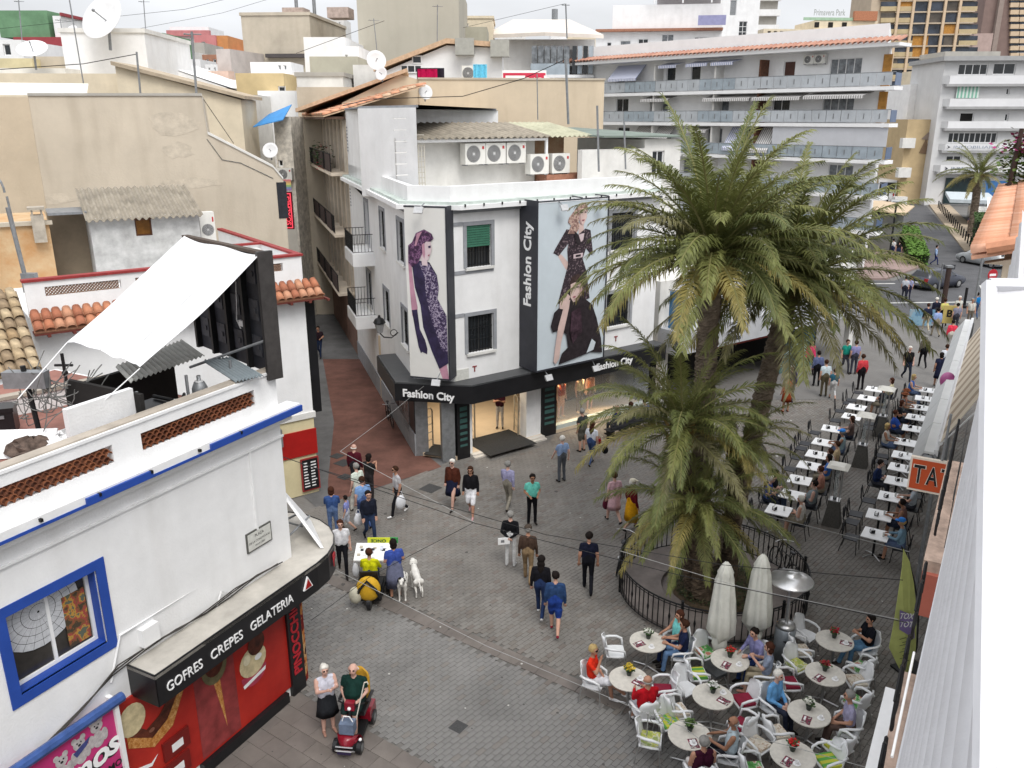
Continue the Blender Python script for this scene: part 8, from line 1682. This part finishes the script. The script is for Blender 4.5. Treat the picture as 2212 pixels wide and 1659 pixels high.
# ================================================================== mobility scooter
T=thing('mobility_scooter','red mobility scooter with yellow seat cover facing us','mobility scooter',(sg.x,sg.y,0),R(SA-90));SR_=mat('scooter_red',(.22,.008,.02),.25,.15,4,spec=.5)
for x,y,r in((-.25,.48,.14),(.25,.48,.14),(-.26,-.42,.16),(.26,-.42,.16)):
 w=MB().lathe([(.09,-.05),(r,-.045),(r,.045),(.09,.05)],18).build('wheel',BLACK,T);w.location=(x,y,r);w.rotation_euler=(0,R(90),0);MB().lathe([(.085,-.052),(.085,.052)],12).build('rim',GREYM,w)
mb=MB();mb.zprism([(-.22,-.55),(.22,-.55),(.24,.3),(.2,.62),(0,.70),(-.2,.62),(-.24,.3)],.16,.26);mb.build('deck',IRON,T)
mb=MB();shellp=[(.40,.26,.24),(.46,.40,.22),(.56,.46,.2),(.66,.40,.16),(.70,.26,.12)]
vs=[];fs=[]
for(y,z,w_)in shellp:
 for i in range(7):u=-1+i/3;vs.append((u*w_*1.1,y-.10*u*u,z-.05*u*u))
for j in range(4):
 for i in range(6):a=j*7+i;fs.append((a,a+1,a+8,a+7))
mb.add(vs,fs);mb.add([(v[0],v[1]-.04,v[2]-.1)for v in vs],fs);mb.build('front_cowl',SR_,T,True)
MB().box(-.28,.28,-.62,-.2,.22,.46).build('rear_cowl',SR_,T);MB().tube([(-.2,.70,.2),(-.16,.75,.24),(.16,.75,.24),(.2,.70,.2)],.02).tube([(-.18,.72,.31),(.18,.72,.31)],.016).build('bumper',STEEL,T);MB().box(-.14,.14,.735,.75,.15,.22).build('plate',mat('violet_dark',(.03,.02,.06),.5,0),T)
MB().tube([(0,.42,.3),(0,.22,.85)],.035).build('tiller',IRON,T);MB().box(-.10,.10,.14,.26,.82,1.0).build('console',SR_,T);MB().tube([(-.28,.10,.92),(-.1,.2,.92),(.1,.2,.92),(.28,.10,.92)],.018).build('handlebar',IRON,T);MB().ball((0,.27,.88),.04).build('headlamp',WPAINT,T)
MB().box(-.24,.24,-.45,.05,.55,.64).build('seat',BLACK,T);MB().tube([(0,-.2,.3),(0,-.2,.56)],.05).build('seat_post',IRON,T);mb=MB();shell(mb,.24,.22,.62,1.32,-.42,-.50,.05,.05);mb.build('backrest',mat('mustard_cover',(.55,.30,.03),.8,.1,6),T,True)
for s in(-1,1):MB().box(s*.30-.03,s*.30+.03,-.38,-.02,.84,.88).build('armrest',BLACK,T)
bk=MB().box(-.16,.14,.34,.56,.48,.72);bk.build('basket',mat('blue_grey_bag',(.14,.18,.26),.8,.2,6),T);MB().tube([(-.12,.45,.72),(-.06,.45,.84),(.06,.45,.84),(.1,.45,.72)],.012,5).build('basket_handle',WFRAME,T);MB().ball((-.28,.52,.36),.035).build('mirror',WPAINT,T)
sgv=Vector((sg.x,sg.y,0));ck=thing('walking_stick','pale walking stick leaning on the red mobility scooter','walking stick',(sg.x+.05,sg.y-.38,.42));MB().tube([(0,0,0),(.22,.30,.95)],.013,6).tube([(.22,.30,.95),(.28,.30,.97),(.30,.29,.92)],.014,6).build('shaft',mat('pale_cane',(.55,.52,.45),.5,.1,6),ck);MB().ball((0,0,0),.02).build('tip',BLACK,ck)
# ================================================================== cars and coach
def car(label,loc,rz,m,L_=4.4,Wd=1.76,Ht=1.48,roofm=None):
 T=thing('parked_car' if 'moving' not in label else 'car',label,'car',loc,rz,'cars in the street');x=L_/2;hw=Wd/2
 st=[(-x,.35,.78,.80,.75),(-x+.08,.25,.95,.98,.80),(-x+.42,.2,1.02,Ht*.95,.64),(-x+1.0,.2,1.0,Ht,.62),(-.1,.2,.98,Ht,.60),(.55,.2,.97,Ht*.95,.58),(1.25,.2,.94,1.0,.62),(x-.45,.2,.86,.87,.80),(x-.05,.3,.68,.70,.76),(x,.38,.6,.61,.7)]
 vs=[];fs=[];n=8
 for(px,zb,zm,zt,wt)in st:
  wb=hw*(1 if abs(px)<x-.3 else.93);vs+=[(px,-wb*.95,zb),(px,-wb,(zb+zm)/2),(px,-wb*.985,zm),(px,-hw*wt if zt>zm+.1 else-wb*.9,zt),(px,hw*wt if zt>zm+.1 else wb*.9,zt),(px,wb*.985,zm),(px,wb,(zb+zm)/2),(px,wb*.95,zb)]
 for i in range(len(st)-1):
  for k in range(n):fs.append((i*n+k,i*n+(k+1)%n,(i+1)*n+(k+1)%n,(i+1)*n+k))
 fs+=[tuple(range(n)),tuple(range((len(st)-1)*n,len(st)*n))[::-1]]
 MB().add(vs,fs).build('body',m,T,True)
 Gm=mat('car_glass',(.02,.022,.026),.08,.1,2,spec=.6)
 def gq(i,j,a,b,out,nm):
  for s in(-1,1):
   P0=[]
   for q,lo in((i,a),(j,a),(j,b),(i,b)):
    px,zb,zm,zt,wt=st[q];z=zm+(zt-zm)*lo;y=hw*.985+(hw*wt-hw*.985)*lo;P0.append((px+(.06 if q==i else-.06),s*(y+out),z))
   MB().slab(P0,(0,s*.012,0)).build(nm,Gm,T)
 gq(2,3,.2,.85,.004,'side_window');gq(3,4,.12,.88,.004,'side_window');gq(4,5,.12,.88,.004,'side_window');gq(5,6,.12,.80,.004,'side_window')
 a,b=st[5],st[6];MB().slab([(a[0]+.08,-hw*a[4]*.9,a[3]-.01),(a[0]+.08,hw*a[4]*.9,a[3]-.01),(b[0]-.02,hw*.72,b[3]+.015),(b[0]-.02,-hw*.72,b[3]+.015)],(.015,0,.015)).build('windscreen',Gm,T)
 a,b=st[2],st[1];MB().slab([(a[0]-.06,-hw*.56,a[3]-.05),(a[0]-.06,hw*.56,a[3]-.05),(b[0]+.06,hw*.72,b[3]+.06),(b[0]+.06,-hw*.72,b[3]+.06)],(-.02,0,.012)).build('rear_window',Gm,T)
 for px in(-x+.78,x-.85):
  for s in(-1,1):
   w=MB().lathe([(.19,-.1),(.32,-.1),(.32,.1),(.19,.1)],20).build('wheel',BLACK,T);w.location=(px,s*(hw-.1),.32);w.rotation_euler=(R(90),0,0);MB().lathe([(.20,-.105),(.20,.105)],14).build('rim',STEEL,w)
 for s in(-1,1):
  MB().box(-x-.01,-x+.06,s*hw*.55,s*hw*.9,.72,.95).build('tail_light',mat('tail_red',(.35,.03,.03),.3,0),T);MB().box(x-.12,x+.0,s*hw*.5,s*hw*.85,.55,.68).build('headlight',WPAINT,T);MB().ball((.75,s*(hw+.07),1.0),.08,8,6,0,(.7,1.1,.7)).build('mirror',m,T)
 MB().box(-x-.015,-x+.03,-.26,.26,.52,.63).build('plate',WPAINT,T);return T
GREYC=mat('graphite_paint',(.045,.050,.07),.28,.1,2,spec=.5);WHC=mat('white_car_paint',(.66,.66,.66),.3,.05,2,spec=.5);SILC=mat('silver_car_paint',(.42,.44,.45),.3,.08,2,spec=.5)
car('dark graphite hatchback moving across the street junction',(32.5,63.2,0),R(28),GREYC,4.45,1.75,1.49)
car('silver car driving up the street in the distance',(53.6,119,0),R(70),SILC);car('white car parked under the trees at the left kerb',(46.2,104,.0),R(66),WHC);car('white van nosed car in front of the other white parked car',(44.6,99,0),R(66),WHC,4.6,1.8,1.7);car('light grey car at the right kerb by the salmon roof',(41.6,73.4,0),R(110),SILC,4.6,1.85,1.7)
T=thing('coach','white coach at the far end of the street','coach',(58.6,134,0),R(68));MB().zprism([(-5.5,-1.25),(5.5,-1.25),(5.5,1.25),(-5.5,1.25)],.4,3.4).build('body',WHC,T);MB().box(-5.53,-5.5,-1.1,1.1,1.9,3.1).build('rear_window',mat('car_glass',None),T);MB().box(-5.2,5.2,-1.27,-1.25,1.8,2.9).box(-5.2,5.2,1.25,1.27,1.8,2.9).build('side_window',mat('car_glass',None),T)
for x in(-3.4,3.2):
 for s in(-1,1):w=MB().lathe([(.25,-.15),(.5,-.15),(.5,.15),(.25,.15)],18).build('wheel',BLACK,T);w.location=(x,s*1.1,.5);w.rotation_euler=(R(90),0,0)
for s in(-1,1):MB().box(-5.54,-5.5,s*1.0-.1,s*1.0+.1,.9,1.5).build('tail_light',mat('tail_red',None),T)
# ================================================================== street things on the right: hedges, bollards, poles, signs
def hedge(label,poly,z0,z1,n,m):
 xs=[p[0]for p in poly];ys=[p[1]for p in poly];T=thing('hedge',label,'hedge',(sum(xs)/len(xs),sum(ys)/len(ys),0));ox,oy=T.location.x,T.location.y
 MB().zprism([((p[0]-ox)*.93,(p[1]-oy)*.93)for p in poly],z0,z1-.08).build('core',mat('hedge_core',(.02,.03,.012),.9,.2,3),T);mb=MB();rr=random.Random(5);k=0
 while k<n:
  x,y=rr.uniform(min(xs),max(xs)),rr.uniform(min(ys),max(ys))
  if not inside((x,y),poly):continue
  k+=1;z=z1-abs(rr.gauss(0,.05))if rr.random()<.55 else rr.uniform(z0,z1);c=Vector((x-ox,y-oy,z));a=rr.uniform(0,6.28);e=Vector((math.cos(a),math.sin(a),rr.uniform(-.3,.8)))*.13;f_=Vector((-math.sin(a),math.cos(a),.4))*.08;mb.quad(c-e,c+f_,c+e,c-f_)
 stuff(mb.build('leaves',m,T));return T
hedge('bright green clipped hedge along the left kerb',[(34.6,72.6),(36.2,72.2),(44.5,92.5),(42.6,93)],.1,1.1,5200,mat('hedge_bright',(.11,.22,.03),.7,.25,3));hedge('dark square clipped hedge by the white stairway',[(42.7,77.8),(46.6,76.4),(50.6,84.4),(46.9,86)],0,3.3,5200,mat('hedge_dark',(.05,.10,.022),.7,.3,3))
g0,g1=Vector((44.4,81.6,0)),Vector((60.2,121,0))
bl=None
for k in range(20):
 p=g0.lerp(g1,(k/19)**1.0)
 T=thing('bollard','dark street bollard, %s in the line along the sandy pavement'%(['nearest','second','third','fourth','fifth','sixth','seventh','eighth','ninth','tenth','eleventh','twelfth','thirteenth','fourteenth','fifteenth','sixteenth','seventeenth','eighteenth','nineteenth','farthest'][k]),'bollard',(p.x+.5,p.y,.13),0,'bollards along the sandy pavement')
 if bl is None:b=MB().lathe([(.07,0),(.07,.85),(.085,.87),(.085,.95),(.03,1.0)],10).build('shaft',IRON,T);bl=b.data
 else:obj('shaft',bl,T)
st_=thing('outdoor_stairway','white outdoor stairway with balustrade beside the dark hedge','stairway',(51.5,91,0),R(64))
for k in range(12):MB().box(k*.6,k*.6+.6,0,1.4,0,.2+k*.22).build('step',WHITE2,st_)
for y in(0,1.4):MB().slab([(0,y,.9),(7.2,y,3.5),(7.2,y,3.7),(0,y,1.1)],(0,.25,0)).build('balustrade',WHITE,st_)
ki=thing('street_kiosk','glazed terrace pavilion with pale flat roof by the sandy pavement','kiosk',(57.5,106,0),R(66));MB().box(-6,6,-2,3,2.7,3.1).build('roof',mat('pale_blue_roof',(.50,.55,.58),.6,.1,2),ki)
for x in(-5.8,-2,2,5.8):MB().tube([(x,-1.8,0),(x,-1.8,2.7)],.08).build('post',WFRAME,ki)
MB().box(-5.8,5.8,0,.1,0,2.6).build('glass_screen',mat('teal_black_glass',None),ki);mb=MB()
for k in range(1500):c=Vector((random.uniform(-6,6),random.uniform(-2.4,-1.9),abs(random.gauss(.8,.5))));a=random.uniform(0,6.28);e=Vector((math.cos(a),math.sin(a),.3))*.14;f_=Vector((-math.sin(a),math.cos(a),.4))*.08;mb.quad(c-e,c+f_,c+e,c-f_)
mb.build('planting',mat('hedge_dark',None),ki)
def pole(label,x,y,h,m=IRON,r=.06,name='street_pole'):
 T=thing(name,label,'pole',(x,y,0));MB().tube([(0,0,0),(0,0,h)],r,8).build('shaft',m,T);MB().lathe([(r*2,0),(r*2,.15),(r,.2)],10).build('base',m,T);return T
g=G(2040,700);T=pole('thick dark brown street column by the yellow sign',g.x,g.y+.5,3.6,mat('dark_brown_metal',(.05,.03,.025),.6,.15,3),.16);MB().box(-.2,.2,-.2,.2,3.5,3.62).build('cap',GREYM,T)
g=G(2098,700);T=pole('grey lamp column beside the no entry sign',g.x,g.y,5.2,GREYM,.07);T2=pole('slim grey post with a street name plate',g.x-1.6,g.y+1.5,3.6,GREYM,.045);MB().box(-.05,.8,-.03,.0,3.2,3.5).build('name_plate',ANTH,T2)
g=G(2116,690);T=pole('post of the round red no entry sign',g.x,g.y-.5,3.5,IRON,.05);q=MB().lathe([(.36,-.015),(.36,.015)],24);o=q.build('sign_disc',mat('traffic_red',(.40,.02,.03),.4,.05,3),T);o.location=(0,-.08,3.0);o.rotation_euler=(R(90),0,R(15));o2=MB().box(-.24,.24,-.07,.07,.016,.022).build('white_bar',WPAINT,o)
g=G(2045,712);T=thing('yellow_street_sign','yellow advertising panel with a dark letter among the street group','sign',(g.x,g.y,0),R(-15));MB().box(-.35,.35,-.04,.04,.4,1.5).build('panel',mat('sign_yellow',(.46,.36,.12),.5,.05,3),T);MB().box(-.3,-.24,-.04,.04,0,.4).box(.24,.3,-.04,.04,0,.4).build('leg',IRON,T);letters(T,'B',.6,BLACK,(0,-.045,1.0),bold=.02,extrude=.002)
g=G(1982,708);T=thing('blue_banner_stand','low blue banner panel behind the palm tips','sign',(g.x,g.y,0),R(-5));MB().box(-.6,.9,-.03,.03,.15,1.15).build('panel',speckle('blue_banner',[(.12,.24,.36),(.2,.34,.44),(.26,.32,.36)],1.6),T);MB().box(-.55,-.5,-.05,.05,0,.15).box(.8,.85,-.05,.05,0,.15).build('foot',IRON,T)
for k,(x,y,h)in enumerate(((1920,560,5.0),(1905,520,6.0),(2082,665,1.4))):g=G(x,y);pole(['dark lamp post behind the palm tips','tall dark post at the left kerb of the street','short dark post at the road edge'][k],g.x,g.y,h,IRON,.09)
ho=thing('street_hut','sandy flat roofed hut behind the right palm fronds','hut',(38.5,84,0),R(60));MB().box(-4,4,0,4,0,3.6).build('wall',mat('dark_grey_wall',(.16,.16,.15),.8,.1,2),ho);MB().slab([(-4.6,-.8,3.6),(4.6,-.8,3.6),(4.4,4.6,4.3),(-4.4,4.6,4.3)],(0,0,.12)).build('roof',mat('sandy_canvas',(.55,.43,.30),.85,.1,2),ho)
bl_=thing('balloon','pink balloon floating above the terrace canopy','balloon',tuple(AtY(2047,822,26.5)));MB().ball((0,0,0),.24,14,10,0,(1,1,1.2)).build('skin',mat('pink_balloon',(.45,.10,.28),.35,.05,3,spec=.5),bl_,True);MB().lathe([(.03,-.33),(.01,-.28)],8).tube([(0,0,-.3),(.05,0,-1.3)],.006,4).build('string',WPAINT,bl_)
# ================================================================== overhead cables
def cable(label,pts,r=.014,m=None,sag=.0,name='overhead_cable'):
 P0=[AtY(*p)for p in pts];out=[]
 for a,b in zip(P0[:-1],P0[1:]):
  n=10
  for i in range(n):t=i/n;out.append(a.lerp(b,t)+Vector((0,0,-4*sag*t*(1-t))))
 out.append(P0[-1]);o=MB().tube(out,r,5).build(name,m or IRON);tag(o,label,'cable','overhead cables');return o
WC=mat('white_cable',(.36,.36,.35),.6,.1,6)
cable('thick dark cable from the white corner building across the whole square',[(606,985,16.3),(1025,1130,17.2),(1470,1243,15.5),(1960,1345,12.8)],.008);cable('white cable from the store wall to the cable junction by the corner building',[(1002,762,31.0),(836,900,27.5),(735,975,19.0)],.006,WC);cable('white cable from the junction to the middle of the dark cable',[(735,975,19.0),(1025,1128,17.2)],.006,WC);cable('thin dark cable falling from mid square to the canopy',[(1025,1128,17.2),(800,1245,16.6),(672,1340,15.2)],.006)
cable('second dark cable just above the thick one over the fence',[(650,1002,16.6),(1180,1155,17.5),(1560,1220,16.5),(1950,1253,13.2)],.008);cable('white cable crossing above the planter to the right',[(1340,1190,16.6),(1600,1268,15.5),(1940,1338,13.0)],.006,WC);cable('white rope strung low across the foreground paving',[(690,1213,17.2),(1050,1395,15.3),(1395,1540,13.9),(1475,1570,13.5),(1640,1690,11.6)],.006,WC);cable('white rope branch beside the bottom round tables',[(1415,1545,13.8),(1700,1610,13.0),(1880,1660,12.0)],.006,WC);cable('silver rope light crossing before the left table row',[(1625,1106,21.8),(1800,1150,20.6),(1965,1192,18.5)],.012,WC)
T=thing('rope_coil','loops of white rope hanging from the low rope by the red shirted man','rope',tuple(AtY(1400,1541,13.9)))
MB().tube([(.0,0,0),(.0,0,-.75)],.012,5).tube([(.18+.13*math.cos(R(a)),0,-.12+.13*math.sin(R(a)))for a in range(0,361,30)],.010,5).tube([(.36+.14*math.cos(R(a)),.02,-.16+.12*math.sin(R(a)))for a in range(0,361,30)],.010,5).build('loops',WC,T);MB().ball((0,0,0),.03).build('knot',WC,T)
for k,p in enumerate((((742,228,36),(800,214,44),(1000,208,46),(1130,170,46),(1222,128,46)),((0,150,46),(180,138,46),(294,117,46)),((0,62,80),(400,20,80),(560,-20,80)),((300,62,90),(480,28,90),(640,-20,90)),((640,115,55),(830,45,60)),((1000,60,80),(1220,8,80)),((440,215,37),(505,310,37)))):cable(['dark roof cable drooping over the white stair tower','dark roof cable at the far left over the beige wall','thin high wire across the left sky','second thin wire across the left sky','thin wire rising past the tall grey block','thin wire across the central sky','guy wire of the mast on the beige wall'][k],p,.02 if k<2 else.015)
mast(150,0,182,188,45,'tall thin leaning mast at the upper left',.03);mast(414,68,424,205,37,'dark mast on the corner of the beige wall',.05,2);mast(295,112,303,202,46,'cable post on the cream building at the left',.05);mast(310,0,316,90,60,'thin mast right of the very large dish',.03,3);mast(130,40,134,72,60,'small aerial left of the very large dish',.03,3);mast(40,0,48,100,70,'tall aerial at the far left edge',.04,3);mast(945,10,944,80,60,'aerial with round panels before the tall grey block',.035,4);mast(1222,8,1225,75,80,'utility mast over the white apartments',.07,2);mast(1222,125,1228,255,45,'cable laden post behind the store roof',.07);mast(1160,160,1162,245,44,'thin rod on the beige rear building',.03);mast(1290,228,1294,355,36.5,'slim dark post at the store roof edge',.05);mast(855,275,858,355,39.0,'left rust stained rod on the white stair tower',.04)if False else None;mast(807,40,815,110,58,'guyed mast beside the white chimney house',.03,2);mast(1348,262,1352,350,37,'thin post on the right of the store roof',.04)
